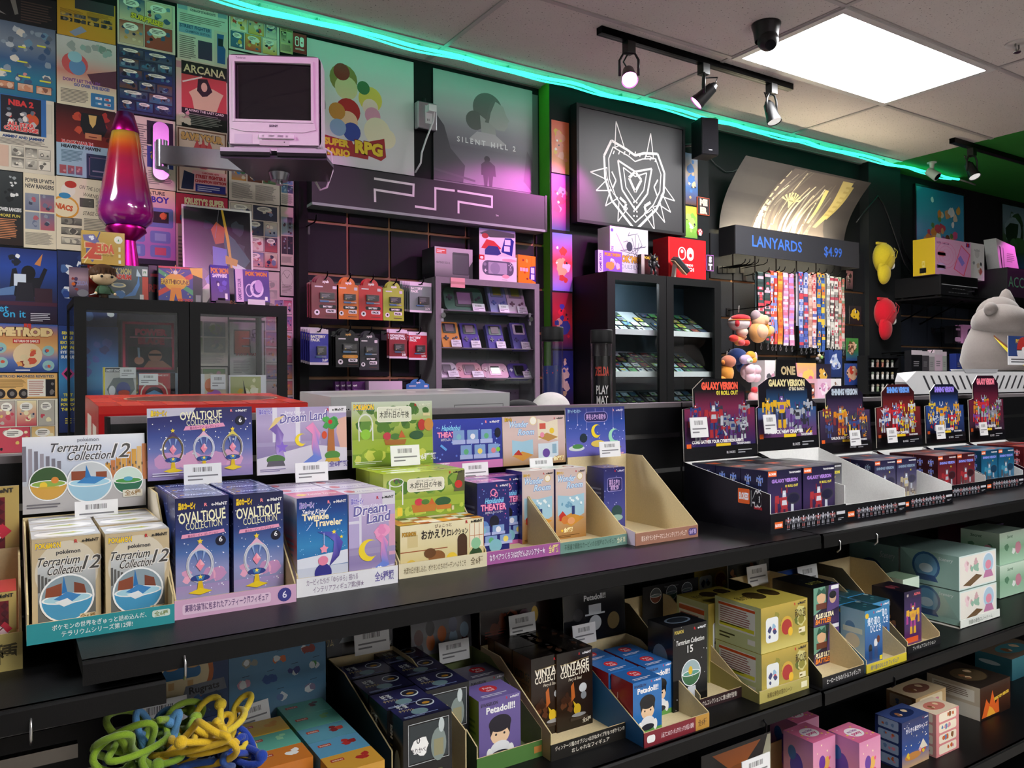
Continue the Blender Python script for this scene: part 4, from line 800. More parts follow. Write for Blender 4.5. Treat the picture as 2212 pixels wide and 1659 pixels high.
bb.build('side_logo',r);price(r,.269,.008,.245,.2,.06,.05)
x,W,H=pxb(1669,1017,1727,1.187,zt)
mk_t=carton(.118,.076,H,'#17182a',mech_box('GALAXY VERSION',['#1c1a38','#3a2a58','#191a28'],['#a83038','#8d2a34','#c9ced8'],'#b58ae0'),mech_top(['#1a1a22','#2a2a33']),mech_side(['#15163a','#1c1d40'],'#7fa0f2'),mat='film')
stock(mk_t,[(1.438+.124*i,1.187+.0775*j)for j in range(3)for i in range(2)],'robot_carton',['black red robot box, %s %s in the side-logo robot display'%(a,c)for a in('front','middle','back')for c in('left','right')],'box',zt,'black robot figure boxes')
r=robot_display('black robot display with tall stepped header and white inner wall',1.695,1.95,1.172,.258,0,.15,.06,galaxy_header('GALAXY VERSION','',['#17141f','#2f5a8a','#6a3a6c'],['#e0b02c','#35353f','#7a5aa0','#a8adb8','#5a3a78','#2c2c35'],'#e6d9a0',2,True,None,7),(0,1,hz(1700,975),hz(1700,777)),lip=.04,one=True)
price(r,.255,.0,.235,.2,.05,.05)
mk_t=carton(.1,.08,.125,'#26233c',mech_box('GALAXY VERSION',['#3a3a40','#77777c','#8f8f94'],['#a4a4a8','#c2c2c6','#83838a'],'#e6d94a','07'),mech_top(['#3a3a42','#5d5d66']),mech_side(['#2a2440','#1c1d40'],'#b0a0d8'),mat='film')
stock(mk_t,[(1.715,1.262),(1.715,1.345)],'robot_carton',['grey robot sketch box at the left of the display with tall stepped header','grey robot sketch box behind another in the display with tall stepped header'],'box',zt,'grey robot figure boxes')
pal3=['#d98a2c','#8d3a3a','#a8adb8','#3f4f8a','#e0c23a','#4a4a55']
specs=[('dark robot display with purple header and silver lettering',1.958,2.205,1.19,1800,1906,831,950,['#1c1728','#4a3a5c','#2c2434'],pal3,'#b9c6d4',3,['#232040','#4a4668','#8d8778'],'#8aa0b8','#a89a78'),('dark robot display with maroon header and blue lettering',2.232,2.475,1.235,1904,1995,828,938,['#3a1418','#7a2a2c','#4a1a20'],['#c9303a','#c9ced8','#3f5a9c','#8d8f99','#e0c23a','#5a2a34'],'#6aa4f4',4,['#3a141c','#7a2630','#4a1a24'],'#8a9af4','#a83038'),('dark robot display with navy header and violet lettering',2.5,2.735,1.25,1987,2079,828,930,['#14182c','#2f4a8a','#1f2a4c'],['#e0a02c','#c9ced8','#3f5a9c','#c9303a','#e0c23a','#4a5a7c'],'#a08af4',5,['#123a58','#1f6a90','#16445c'],'#8a9af4','#3f8aa8'),('dark robot display with tall maroon header and pink lettering',2.765,3.0,1.25,2079,2167,809,927,['#2c1020','#6a2438','#3a2a3c'],['#c9303a','#a8adb8','#7a4a9c','#8d8f99','#d98a2c','#4a7a4c'],'#ff8aa0',6,['#5a1418','#a02a2c','#5a1a20'],'#ff9aa8','#a83038')]
for lb,xa,xb,y0,u0,u1,v1,v0,bg,pal,tc,sd,bx,holo,fig in specs:
 D=1.43-y0
 xh=aY(u0,900,1.43).x
 t='SHINING VERSION' if sd<6 else 'GALAXY VERSION'
 r=robot_display(lb,xa,xb,y0,D,0,.125,.05,galaxy_header(t,'',bg,pal,tc,sd),(0,1,hz(u0+50,v0+25),hz(u0+50,v1)),lip=.036,out=bg[0])
 price(r,.25,.1 if sd==3 else .01,D-.03,.15,.05,.045)
 H=.118
 mk_t=carton(.098,.072,H,bx[0],mech_box(t,bx,[fig,'#5a4a4a','#a8adb8'],holo,'01'),mech_top([bx[0],bx[1]]),mech_side([bx[0],bx[0]],holo),mat='film')
 cn=lb.split(' and ')[1]
 sp=[(xa+.02+.102*i,y0+.085 if sd==3 else y0+.02)for i in range(2)]+[(xa+.02+.102*i,(y0+.16 if sd==3 else y0+.095))for i in range(2)]
 stock(mk_t,sp,'robot_carton',['robot figure box, %s, in the display with %s and %s'%(q,lb.split(' with ')[1].split(' and ')[0],cn)for q in('front left','front right','back left','back right')],'box',zt,'shrink-wrapped robot boxes')
# == second shelf
zl=ZL+.0022
def dark_tray(label,uL,vB,uR,D,lipc,sidec,lip=.022,hb=.15,hf=.03,inner=KR,lipart=None,flat=.3,yf=None,zs=ZL,name='figure_display',group='figure displays on the second shelf'):
 q=aZ(uL,vB,zs)if yf is None else aY(uL,vB,yf)
 y0=q.y;x0=q.x;x1=aY(uR,vB,y0).x
 return display(name,label,x0,x1,y0,zs,D,lip,hb,hf,lipc,sidec,inner,lipart,None,flat,group),x0,x1,y0
def hv(u,v,y):return aY(u,v,y).z-ZL
def simple_header(title,bg,tc,extra=None,y=.78,h=.14,mw=.6,x=.5):
 def f(p):
  p.bands(bg)
  if extra:extra(p)
  if title:p.text(title,x,y,h,tc,mw=mw,bold=.03)
 return f
def dolls(cols,n=5,y=.25,s=.2):
 def f(p):
  r=R0(n);p.grad(0,0,1,.5,'#6f6f74','#8a8a90')
  for i in range(n):x=.12+.19*i;yy=y+.14*(i%2);p.ell(x,yy,.07,.16,cols[(i+1)%len(cols)]);p.ell(x,yy+.26,.075,.15,cols[i%len(cols)])
 return f
Y0=1.2
r,x0,x1,y0=dark_tray('black cardboard display of dark terrarium boxes with white lettering',846,1660,1008,.3,'#101014','#121216',yf=1.17,hb=.16,hf=.1)
header(r,x1-x0,.3,hv(790,1445,1.47),hv(790,1340,1.47),simple_header('',['#14141a','#101014'],'#fff',lambda p:(p.text('ワム',.05,.6,.14,'#b9a26a',mw=.1),p.poly([(.18,.62),(.3,.85),(.62,.85),(.6,.62)],'#8d9296'),p.rect(.22,.2,.3,.42,'#2a2622'),p.rect(.22,.2,.3,.1,'#8a6a2c'),p.ell(.78,.85,.15,.12,'#8a9092'),p.ell(.78,.87,.13,.08,'#14141a'),p.text('全6種',.95,.4,.08,'#c9c9c0',mw=.06))),.12);price(r,1,.045,.27,.165,.072,.046)
def yokai_f(p):p.rect(0,0,1,1,'#0d0e12');p.frame(.1,.5,.84,.44,.01,'#b9bdc0');p.rect(.12,.52,.8,.4,'#2c3438');p.blobs(3,['#f0f0ee'],R0(2),.06,.55,.5,.26,(.14,.18),14);p.text('0',.3,.72,.07,'#22222a');p.text('ぬりかべ',.3,.62,.05,'#22222a',mw=.3);p.ell(.72,.66,.16,.18,'#7d8a86');p.rect(.62,.54,.2,.18,'#8d8a6a');p.ell(.78,.86,.06,.08,'#b9c4c4');p.rrect(.3,.1,.5,.3,.03,'#4a4f34')
def yokai_t(p):p.bands(['#26244c','#2a2a58','#1c1c34']);p.text('妖怪',.24,.6,.2,'#c9cfc4',mw=.22,bold=.03);p.text('テラリウム',.25,.4,.1,'#c9b86a',mw=.3,bold=.02);p.ell(.72,.65,.18,.2,'#cfd6d6');p.ell(.72,.66,.16,.16,'#2a2a3c');p.ell(.72,.62,.08,.06,'#b9862c');p.ell(.45,.28,.17,.15,'#6f8a90');p.lines(.06,.05,.8,.1,2,'#8f9cc0')
def yokai_l(p):p.rect(0,0,1,1,'#0d0e12');p.text('妖怪',.28,.72,.12,'#d9dccf',mw=.4,bold=.03);p.text('テラ',.3,.52,.12,'#c9b45a',mw=.34,bold=.02);p.text('リウム',.3,.36,.12,'#c9b45a',mw=.4,bold=.02);p.ell(.7,.4,.16,.24,'#8a9696')
x,W,H=pxb(871,1600,984,1.16,zl)
mk_t=carton(.087,.075,.14,'#0d0e12',yokai_f,yokai_t,yokai_l)
zz=aY(871,1600,1.15).z;hh=zz-zl
spots=[(aY(871,1600,1.15).x,1.15),(x0+.006,1.2),(x0+.095,1.24),(x0+.006,1.28),(x0+.095,1.318),(x0+.006,1.36),(x0+.095,1.396)]
hb_=aY(850,1560,1.24).z-zl
mk_t=carton(.087,.075,.15,'#0d0e12',yokai_f,yokai_t,yokai_l)
stock(mk_t,spots,'figure_carton',['black box with purple top and white bubble, nearest in the black lettered display']+['dark lettered terrarium box, %s in the black display'%s for s in('second row left','second row right','third row left','third row right','back row left','back row right')],'box',zl,'dark terrarium boxes')
r,x0,x1,y0=dark_tray('olive cardboard display with green lip holding grey and purple doll boxes',1030,1652,1172,.26,'#4f7a3a','#6a7a58',lip=.03,hb=.13,hf=.05,inner='#7f8a5a',lipart=lambda p:p.rect(.86,.3,.12,.4,'#b97a3a'),yf=1.2)
header(r,x1-x0,.26,hv(970,1424,1.46),hv(970,1312,1.46),simple_header('Petadoll!!',['#4a4a50','#77777d','#8d8d92'],'#e6e6e4',dolls(['#5a2f2c','#2a2a30','#b9683a','#6a6d80','#8aa0b4'],5),.8,.13,.5,.28),.25);price(r,1,.05,.235,.115,.07,.042)
def doll_box(bg,top_,tc='#f2f2f0',hair='#241f2a'):
 def f(p):
  p.rect(0,0,1,1,bg);p.rect(0,0,1,.1,'#5f9a4a');p.text('Petadoll!!',.52,.78,.1,tc,mw=.82,bold=.03);p.text('EVANGELION',.05,.9,.05,'#2a2438','L',mw=.4,bold=.03);remente(p,.97,.94,.035,'#e9e9ee');p.ell(.5,.47,.24,.2,'#edc9a4');p.ell(.5,.6,.27,.13,hair,24);p.poly([(.24,.6),(.27,.42),(.34,.52),(.42,.49),(.5,.53),(.58,.49),(.66,.52),(.73,.42),(.76,.6)],hair);p.circ(.4,.44,.025,'#1c1820');p.circ(.6,.44,.025,'#1c1820');p.ell(.5,.22,.24,.12,'#e6e6ea');p.ell(.24,.16,.07,.1,'#efefef');p.ell(.76,.16,.07,.1,'#efefef');p.ell(.5,.14,.22,.06,'#2c2c36')
 return f
def doll_top(bg,tc='#c22a34'):
 def f(p):p.rect(0,0,1,1,bg);p.ell(.5,.6,.2,.22,tc);p.text('Peta',.5,.6,.12,'#e9d0d4',mw=.2,bold=.02);p.text('doll',.5,.44,.12,'#e9d0d4',mw=.2,bold=.02);p.lines(.15,.1,.7,.16,2,'#d6d6e0')
 return f
xx,W,H=pxb(1034,1516,1124,1.215,zl)
put(carton(W,.07,H,'#6a5a96',doll_box('#6a5a96',''),doll_top('#6f5f9c'),garden_side,mat='card'),'figure_carton','purple doll box with dark haired doll, front of the green-lipped display','box',xx,1.215,zl)
yb=1.33;xx,W2,H2=pxb(1013,1471,1093,yb,zl)
o=put(carton(W2,.07,H2,'#7d7c84',doll_box('#7d7c84',''),doll_top('#5d5870'),garden_side),'figure_carton','grey doll box behind the purple one in the green-lipped display','box',xx,yb,zl)
copy_thing(o,(xx-W2-.002,yb+.004,zl),'grey doll box half hidden at the back left of the green-lipped display')
r,x0,x1,y0=dark_tray('kraft cardboard display with black lip holding black brown lettered boxes',1190,1645,1356,.25,'#17140f','#b39a72',lip=.03,hb=.14,hf=.05,lipart=lambda p:(p.text('ヴィンテージ風のオブジェ×はがねタイプをもつポケモンの',.5,.58,.22,'#e6e0d0',mw=.9),p.text('おしゃれなフィギュア',.5,.18,.22,'#e6e0d0',mw=.5)))
header(r,x1-x0,.25,hv(1110,1372,1.44),hv(1110,1285,1.44),simple_header('',['#1a0f0d','#24150f','#170f0c'],'#fff',lambda p:(p.blobs(9,['#4a2014','#5f2c1a','#2c1510'],R0(4),.05,.1,.5,.7,(.06,.1)),p.ell(.75,.5,.05,.2,'#c9a52c'),p.ell(.6,.55,.07,.12,'#7a5a6a'),p.lines(.06,.1,.3,.2,3,'#6a2a22'))));price(r,1,.06,.23,.15,.066,.046)
def vint_f(p):
 p.bands(['#17100d','#22160f','#2c1c14','#1c120d']);p.text('VINTAGE',.5,.76,.1,'#e9e2cf',mw=.8,bold=.03,rot=.03);p.text('COLLECTION',.5,.68,.085,'#e9e2cf',mw=.8,bold=.02,rot=.03);p.text('Fiery & Steel',.5,.62,.04,'#d0c8b4',mw=.36,shear=.2);p.line((.1,.84),(.9,.88),.012,'#a08a5a');remente(p,.96,.93,.03,'#e9e9ee')
 r=R0(6);p.blobs(8,['#4a2a1a','#5a3420','#3a2014'],r,.05,.2,.5,.3,(.06,.12));p.ell(.72,.5,.11,.06,'#c9ccd0');p.ell(.74,.4,.08,.05,'#8d9196');p.poly([(.38,.55),(.46,.6),(.5,.4),(.4,.35)],'#b9622a');p.ell(.56,.24,.1,.07,'#d9b52c');p.poly([(.48,.28),(.44,.36),(.54,.3)],'#d9b52c');p.ell(.6,.165,.2,.025,'#9a9a9c');p.rect(.36,.1,.5,.04,'#3a2f28');p.text('全6種',.82,.05,.05,'#d6cfbc',mw=.24,bold=.02)
def vint_t(p):p.rect(0,0,1,1,'#15100e');p.text('VINTAGE',.5,.4,.16,'#3a332c',mw=.6);p.blobs(5,['#3a3634','#4a4a4c','#5a3a2a'],R0(2),r=(.05,.1))
def vint_l(p):p.rect(0,0,1,1,'#5a3d26');p.text('VINTAGE',.5,.7,.1,'#1c120d',mw=.8,bold=.03);p.text('COLLECTION',.5,.58,.08,'#1c120d',mw=.8,bold=.03)
yb=aZ(1227,1582,zl).y+.012;xx,W,H=pxb(1147,1425,1227,yb,zl)
stock(carton(W,.066,H,'#17100d',vint_f,vint_t,vint_l),[(xx,yb),(x1-W-.02,yb-.004),(xx,yb+.068),(x1-W-.02,yb+.064),(xx,yb+.136),(x1-W-.02,yb+.132)],'figure_carton',['black brown antique style figure box, %s in the black-lipped kraft display'%s for s in('front left','front right','middle left','middle right','back left','back right')],'box',zl,'black brown antique style boxes')
r,x0,x1,y0=dark_tray('blue-sided cardboard display with red lip holding blue doll boxes',1391,1616,1531,.25,'#7a1f2c','#2a6aa8',lip=.028,hb=.12,hf=.03,lipart=lambda p:(p.rrect(.04,.25,.12,.5,.03,'#e6e6e4'),p.text('人気アニメのフィギュアがとっても可愛い登場!',.5,.35,.28,'#e6d0d4',mw=.5),p.rect(.78,.0,.22,1,'#b98a3a'),p.text('全6種',.89,.3,.36,'#5a3a1a',mw=.14)),flat=.2)
header(r,x1-x0,.25,hv(1265,1375,1.43),hv(1265,1262,1.43),simple_header('Petadoll!!',['#101014','#17171c','#121216'],'#d6d6d4',lambda p:(p.rect(.4,.6,.2,.16,'#c9cdd0'),p.rect(.34,.57,.32,.03,'#c9cdd0'),p.ell(.5,.42,.1,.14,'#b9bcc0'),p.ell(.2,.3,.1,.14,'#5a2a20'),p.ell(.8,.4,.1,.16,'#6a5a3c'),p.ell(.22,.62,.08,.12,'#2c2c30')),.85,.1,.6));price(r,1,.01,.23,.125,.062,.042)
yb=aZ(1428,1577,zl).y;xx,W,H=pxb(1367,1477,1429,yb,zl)
db=carton(W,.064,H,'#2a68ac',doll_box('#2a6cb0','',hair='#17171c'),doll_top('#2a60a0'),lambda p:(p.rect(0,0,1,1,'#a82a38'),p.text('1',.3,.6,.12,'#e9b0b8'),p.text('2',.7,.35,.12,'#e9b0b8')))
stock(db,[(xx,yb),(xx+W+.004,yb+.05),(xx-.004,yb+.068),(xx+W+.003,yb+.118),(xx-.004,yb+.136)],'figure_carton',['blue doll box with black haired doll, %s in the red-lipped display'%s for s in('front left','front right','middle left','middle right','back left')],'box',zl,'blue doll boxes')
r,x0,x1,y0=dark_tray('wide kraft display with dark lip holding one black globe box',1512,1533,1604,.26,'#2c1518','#8a7a54',lip=.022,hb=.17,hf=.03,lipart=lambda p:p.text('ウムコレクションに第15弾が登場!',.45,.3,.4,'#d6cfc4',mw=.8),flat=.15)
rz=r
def t15_f(p):p.bands(['#0e0e11','#15161a','#0f1012']);p.text('Terrarium Collection',.5,.78,.06,'#e3e3e0',mw=.82,shear=.1);p.text('15',.5,.67,.09,'#e3e3e0',mw=.2);p.text('POKéMON',.05,.92,.04,'#b9a54a','L',mw=.26,bold=.04);remente(p,.97,.93,.03,'#e9e9ee');globe(p,.52,.42,.28,'#3a6a44','#9ab0b4','#5f9a8a',None);p.ell(.5,.45,.06,.05,'#d9b52c');p.poly([(.36,.05),(.7,.05),(.64,.26),(.42,.26)],'#c9ccd0');p.stars(14,['#d6d6d6'],R0(3),r=(.006,.014))
def t15_t(p):p.rect(0,0,1,1,'#121216');p.ell(.5,.5,.34,.26,'#5f6a78');p.ell(.5,.5,.28,.2,'#20262e')
yb=aZ(1527,1506,zl).y-.02;xx,W,H=pxb(1453,1358,1527,yb,zl)
put(carton(W,.075,H,'#101014',t15_f,t15_t,lambda p:(p.rect(0,0,1,1,'#0e0e11'),p.ell(.5,.6,.3,.16,'#6a7a80'))),'figure_carton','black globe figure box numbered 15 on the second shelf','box',xx,yb,zl)
hd=MB()
pz0,pz1=aY(1450,1335,1.43),aY(1450,1258,1.43)
r2=empty('header_sign','black sloping header card with three globes, behind the box numbered 15','display card',(aY(1389,1300,1.43).x,1.43,ZL+.0));WW=aY(1509,1300,1.43).x-aY(1389,1300,1.43).x
bb=MB();bb.box(0,0,.0,WW,.003,pz1.z-ZL,'#121216','card');pr=front(bb,0,0,.16,WW,pz1.z-ZL);pr.text('Terrarium Collection',.5,.7,.12,'#8d8d90',mw=.6);pr.text('15',.5,.52,.14,'#8d8d90')
for i,c in enumerate(('#7a4030','#3a6a54','#4a4f7a')):globe(pr,.22+.28*i,.26,.1,c,'#50565a','#6a7a7c',None)
bb.build('card_sheet',r2)
def wa_f(p):
 p.bands(['#b9a048','#9a8a3c','#a8963f','#c9bc6a']);p.blobs(12,['#5f6a2a','#8a8434','#c9c07a'],R0(3),0,.1,1,.8,(.06,.12));p.rrect(.1,.2,.26,.55,.05,'#dfe3e2');p.blobs(5,['#8fb4d0','#3a3f6a','#c93a4a'],R0(5),.12,.26,.22,.4,(.03,.06));p.circ(.54,.5,.13,'#c9a23a');p.circ(.54,.46,.11,'#a8302c');p.ell(.62,.34,.05,.1,'#e0b22c');p.text('和の窓',.84,.62,.16,'#3c331c',mw=.24,bold=.01);p.rect(.8,.25,.14,.12,'#e3d9b4');p.lines(.81,.27,.12,.08,1,'#6a5a2c');remente(p,.96,.9,.06)
def wa_t(p):p.bands(['#a8953c','#b9a84c']);p.ell(.45,.6,.16,.22,'#3a2c14');p.ell(.78,.62,.14,.22,'#3a2c14');p.text('和の窓',.2,.5,.16,'#4a3c1c',mw=.24)
def wa_l(p):p.rect(0,0,1,1,'#cdd6a0');p.rrect(.08,.34,.8,.58,.03,'#efefe8');p.rect(.08,.84,.8,.06,'#d9582c');p.lines(.12,.42,.7,.4,8,'#a86a6a');p.rect(.1,.38,.76,.08,'#e0dc3c');p.rect(.72,.12,.16,.12,'#efefe8');p.lines(.1,.1,.4,.16,2,'#4a4a2c')
q=aZ(1665,1508,zl);yb=q.y;xx=aY(1643,1425,yb).x;W=aY(1744,1480,yb).x-xx;Htot=aY(1643,1315,yb).z-zl
h1=Htot/2
wb=carton(W,.13,h1-.001,'#a8953c',wa_f,wa_t,wa_l)
r,x0_,x1_,y0_=dark_tray('low gold cardboard display under two stacked gold scenery boxes',1640,1510,1746,.25,'#b3a75c','#a39a5a',lip=.026,hb=.06,hf=.02,yf=yb-.004,lipart=lambda p:(p.text('和風な景色の窓のシーン',.4,.3,.34,'#5a4a20',mw=.5),p.rect(.84,.25,.12,.5,'#efe9c4')))
o=put(wb,'figure_carton','gold scenery figure box, lower of the two stacked at the front of the second shelf','box',xx+.003,yb,zl)
copy_thing(o,(xx+.004,yb+.002,zl+h1),'gold scenery figure box stacked on top of its twin, orange warning panel on its side')
o2=put(carton(W*.92,.1,Htot*.9,'#9a8a3c',wa_f,wa_t,wa_l),'figure_carton','gold scenery figure box standing behind the stacked gold pair','box',xx-.015,yb+.135,zl)
bb=MB();a0=aY(1500,1290,1.49);a1=aY(1602,1215,1.49);bb.box(0,0,-.12,a1.x-a0.x,.003,a1.z-a0.z,'#8a7a4c','card');wa_f(front(bb,0,0,0,a1.x-a0.x,a1.z-a0.z));tagp(front(bb,.03,-.002,-.03,.09,.015))
put(bb,'header_sign','tan header card with red temple scene and white label, under the top shelf','display card',a0.x,1.49,a0.z)
r,x0,x1,y0=dark_tray('black cardboard display with kraft inside holding two stacked hero boxes',1776,1487,1866,.27,'#17171a','#1a1a1e',lip=.024,hb=.19,hf=.03,lipart=lambda p:p.text('ヒーローたちのバトルフィギュア!',.5,.3,.4,'#d6d6d4',mw=.8),flat=.25)
header(r,x1-x0,.27,hv(1666,1250,1.46),hv(1666,1180,1.46),simple_header('',['#1a1c1a','#24261f'],'#fff',lambda p:p.blobs(10,['#3a3a2c','#5a3a24','#4a4a3c','#2c3a2c'],R0(9),r=(.06,.12))));price(r,1,.05,.25,.165,.075,.05)
def ultra_f(p):p.bands(['#2a3a34','#1c1c22','#4a3460']);p.poly([(.5,.3),(1,.4),(1,1),(.6,1)],'#5a4478');p.poly([(0,.3),(.5,.5),(.45,1),(0,1)],'#6a9a86');p.ell(.3,.72,.17,.16,'#d9b08a');p.poly([(.1,.78),(.2,.98),(.3,.9),(.42,.97),(.48,.78),(.3,.84)],'#2f5a4a');p.ell(.75,.66,.13,.14,'#c9a488');p.ell(.75,.74,.14,.1,'#1c1c20');p.rect(.1,.42,.4,.16,'#6a3a2c');p.text('PLUS ULTRA',.42,.2,.12,'#f0e6c4',mw=.72,bold=.05,shear=.2,out='#2c1c14');p.text('BATTLE!!',.36,.06,.12,'#e9873a',mw=.6,bold=.05,shear=.2,out='#2c1c14');p.rect(.68,.88,.3,.1,'#e6e6ea')
def ultra_t(p):p.rect(0,0,1,1,'#15161a');p.blobs(7,['#4a5a5c','#3a4a78','#6a4a2c'],R0(3),r=(.05,.1));p.text('BATTLE',.5,.2,.16,'#8d8a3c',mw=.5)
def ultra_l(p):p.rect(0,0,1,1,'#121216');p.blobs(5,['#e08a2c','#c9a23a','#5a8ab4'],R0(6),.3,.2,.6,.5,(.08,.14),7)
q=aZ(1762,1440,zl);yb=q.y;xx,W,Ht=pxb(1757,1271,1812,yb,zl)
o=put(carton(W,.12,Ht/2-.001,'#17171c',ultra_f,ultra_t,ultra_l),'figure_carton','dark hero battle box, lower one in the black display','box',xx,yb,zl)
copy_thing(o,(xx,yb,zl+Ht/2),'dark hero battle box stacked on top of its twin in the black display')
r,x0,x1,y0=dark_tray('blue-sided cardboard display with yellow lip holding blue schoolyard boxes',1871,1455,1957,.25,'#c9b62c','#6fa8cc',lip=.02,hb=.16,hf=.03,lipart=lambda p:p.text('帰り道のひととき フィギュア',.45,.25,.44,'#4a5a8a',mw=.7),flat=.2)
def walk_head(p):p.bands(['#24448c','#2a4f9c','#2c3f6c']);p.text('帰り道の',.34,.6,.17,'#cfe0f2',mw=.44,rot=.05);p.text('ひととき',.52,.36,.17,'#cfe0f2',mw=.4,rot=.05);p.blobs(6,['#e6e9f0','#6a7a9c'],R0(4),.0,.06,.5,.24,(.05,.09));p.blobs(5,['#3a3a4c','#c9a488','#2c2c34'],R0(7),.66,.3,.32,.5,(.06,.1));p.rect(.88,.14,.12,.14,'#e0d22c');p.ell(.1,.86,.08,.07,'#c9b44a')
header(r,x1-x0,.25,hv(1800,1280,1.43),hv(1800,1195,1.43),walk_head,.1);price(r,1,.06,.23,.14,.08,.056)
def walk_f(p):p.bands(['#3a86b4','#2a5f9c','#1f4a86']);p.text('帰り道の',.5,.72,.12,'#e3eff8',mw=.7,bold=.02);p.text('ひととき',.6,.58,.12,'#e3eff8',mw=.6,bold=.02);p.ell(.12,.9,.1,.05,'#d9b52c');remente(p,.97,.92,.04,'#e9e9ee');p.ell(.3,.28,.1,.08,'#20242c');p.ell(.6,.36,.1,.08,'#d9dce0');p.ell(.75,.42,.09,.07,'#5a2a20');p.rect(.22,.05,.18,.18,'#2c3f6c');p.rect(.52,.08,.18,.22,'#3a4f7c');p.rect(.82,.02,.16,.08,'#e0d22c')
def walk_t(p):p.bands(['#1c3a44','#24505c']);p.blobs(6,['#4a7a7c','#16242a','#9ab0b0'],R0(3),r=(.06,.12))
def walk_l(p):p.bands(['#8fbcd8','#b9d4e6']);p.ell(.5,.4,.3,.14,'#e6dcc4');p.ell(.4,.66,.2,.1,'#5a86b4');p.rect(.1,.55,.8,.1,'#dfe9df')
yb=aZ(1888,1436,zl).y+.01;xx,W,H=pxb(1868,1321,1906,yb,zl)
stock(carton(W,.066,H,'#2a5f9c',walk_f,walk_t,walk_l),[(xx,yb),(xx+W+.006,yb+.03),(xx-.002,yb+.07),(xx+W+.006,yb+.1)],'figure_carton',['blue schoolyard figure box, %s in the yellow-lipped display'%s for s in('front left','right, set back','second row left','back right')],'box',zl,'blue schoolyard boxes')
r,x0,x1,y0=dark_tray('kraft cardboard display with black lip holding one dark purple box',1960,1413,2030,.26,'#141417','#8d7a58',lip=.02,hb=.18,hf=.03,lipart=lambda p:p.text('フィギュアコレクション',.5,.3,.4,'#c9c9c4',mw=.7),flat=.3)
def imp_f(p):p.bands(['#241a3a','#3a2460','#5a2a5c']);mech(p,.5,.2,.6,'#d9a52c','#a83a8a','#c98a3a');p.rect(.1,.04,.7,.1,'#d9582c');p.text('01',.2,.9,.05,'#e6d9c4');p.text('ALPHA',.75,.9,.05,'#e06a6a',mw=.4,bold=.03)
yb=aZ(1957,1396,zl).y;xx,W,H=pxb(1953,1280,1990,yb,zl)
put(carton(W,.09,H,'#201828',imp_f,lambda p:(p.rect(0,0,1,1,'#1a141c'),p.text('01',.3,.4,.3,'#8a3a44')),lambda p:(p.rect(0,0,1,1,'#17121c'),p.text('01',.5,.7,.09,'#c9c4c9',mw=.2),mech(p,.5,.1,.45,'#6a4a3a','#8a5a34','#4a3a5c'))),'figure_carton','dark purple toy box numbered 01, alone in the black-lipped kraft display','box',xx,yb,zl)
def pale_f(p):p.bands(['#cfe0cf','#b9d0b9','#d9c9b4']);p.text('ごちそう',.5,.66,.1,'#e9873a',mw=.7,bold=.03);p.rect(.1,.1,.8,.4,'#e3cfa8');p.blobs(5,['#c9683a','#7a9a4a'],R0(3),.12,.14,.76,.3,(.06,.1))
xx,W,H=pxb(1990,1255,2014,yb+.06,zl)
put(carton(.08,.07,H,'#b9d0b9',pale_f,lambda p:p.bands(['#9ab89a','#8aa88a']),pale_f),'figure_carton','pale green food figure box behind the dark purple box','box',xx-.03,yb+.095,zl)
def snow_f(p):
 p.rect(0,0,1,1,'#e3dfd6');p.frame(0,0,1,1,.02,'#cfe0dc');p.blobs(12,['#c9a4a8','#b98a9a','#8fb4a0','#e6c9cf'],R0(3),.05,.4,.5,.5,(.04,.08));p.poly([(.1,.12),(.45,.38),(.62,.3),(.3,.06)],'#6a5238');p.circ(.78,.62,.16,'#dfe3ea');p.circ(.78,.62,.14,'#a8c4d8');p.ell(.78,.58,.08,.14,'#d98aa0');p.poly([(.64,.2),(.92,.2),(.86,.42),(.7,.42)],'#b97aa0')
def snow_l(p):p.rect(0,0,1,1,'#9fc4bc');p.circ(.45,.56,.24,'#3f6a9c');p.circ(.45,.56,.2,'#6fa4cc');p.ell(.45,.5,.12,.14,'#cfe3ee');p.poly([(.24,.12),(.66,.12),(.6,.3),(.3,.3)],'#3f5a8c');p.text('Scenery',.78,.8,.1,'#e3efec',mw=.3,shear=.2)
q=aZ(2070,1357,zl);yb=q.y;xx,W,Ht=pxb(2072,1198,2152,yb,zl)
sb=carton(W,.17,Ht*.47-.001,'#a8c8c0',snow_f,lambda p:p.bands(['#8fb0a8','#a8c4bc']),snow_l)
o=put(sb,'figure_carton','pale green snow globe box, lower of the two stacked on the second shelf','box',xx,yb,zl+.004)
copy_thing(o,(xx,yb+.001,zl+.004+Ht*.48),'pale green snow globe box, upper of the two stacked on the second shelf')
r=empty('figure_display','clear sided pale display around the stacked snow globe boxes','display box',(xx-.006,yb-.006,ZL));bb=MB();bb.box(0,0,0,W+.012,.37,.002,'#dcd8d0','card');bb.box(0,0,0,W+.012,.002,.024,'#dfe3dc','card');pr=front(bb,0,-.0002,0,W+.012,.024);pr.text('季節の景色スノードーム',.5,.3,.4,'#8a8f88',mw=.6);bb.build('tray',r)
bb=MB();bb.prism([(.004,.024),(.37,.024),(.37,Ht+.04),(.2,Ht+.02),(.06,Ht*.5)],'x',-.002,-.001,'#dfeee8','clearfilm');bb.build('clear_side',r)
o2=put(carton(W,.16,Ht*.95,'#7fa49c',snow_f,lambda p:p.bands(['#6a8a84','#7f9c94']),snow_l),'figure_carton','tall pale green snow globe box at the back of the clear display','box',xx,yb+.178,zl)
def green_f(p):p.bands(['#cfe3d0','#8fb898','#a8ccb0']);p.blobs(6,['#e6ece6','#5f8a6c','#c98a9a'],R0(2),.1,.2,.8,.5,(.08,.14));p.text('Secret',.4,.8,.1,'#4a6a54',mw=.5,shear=.2)
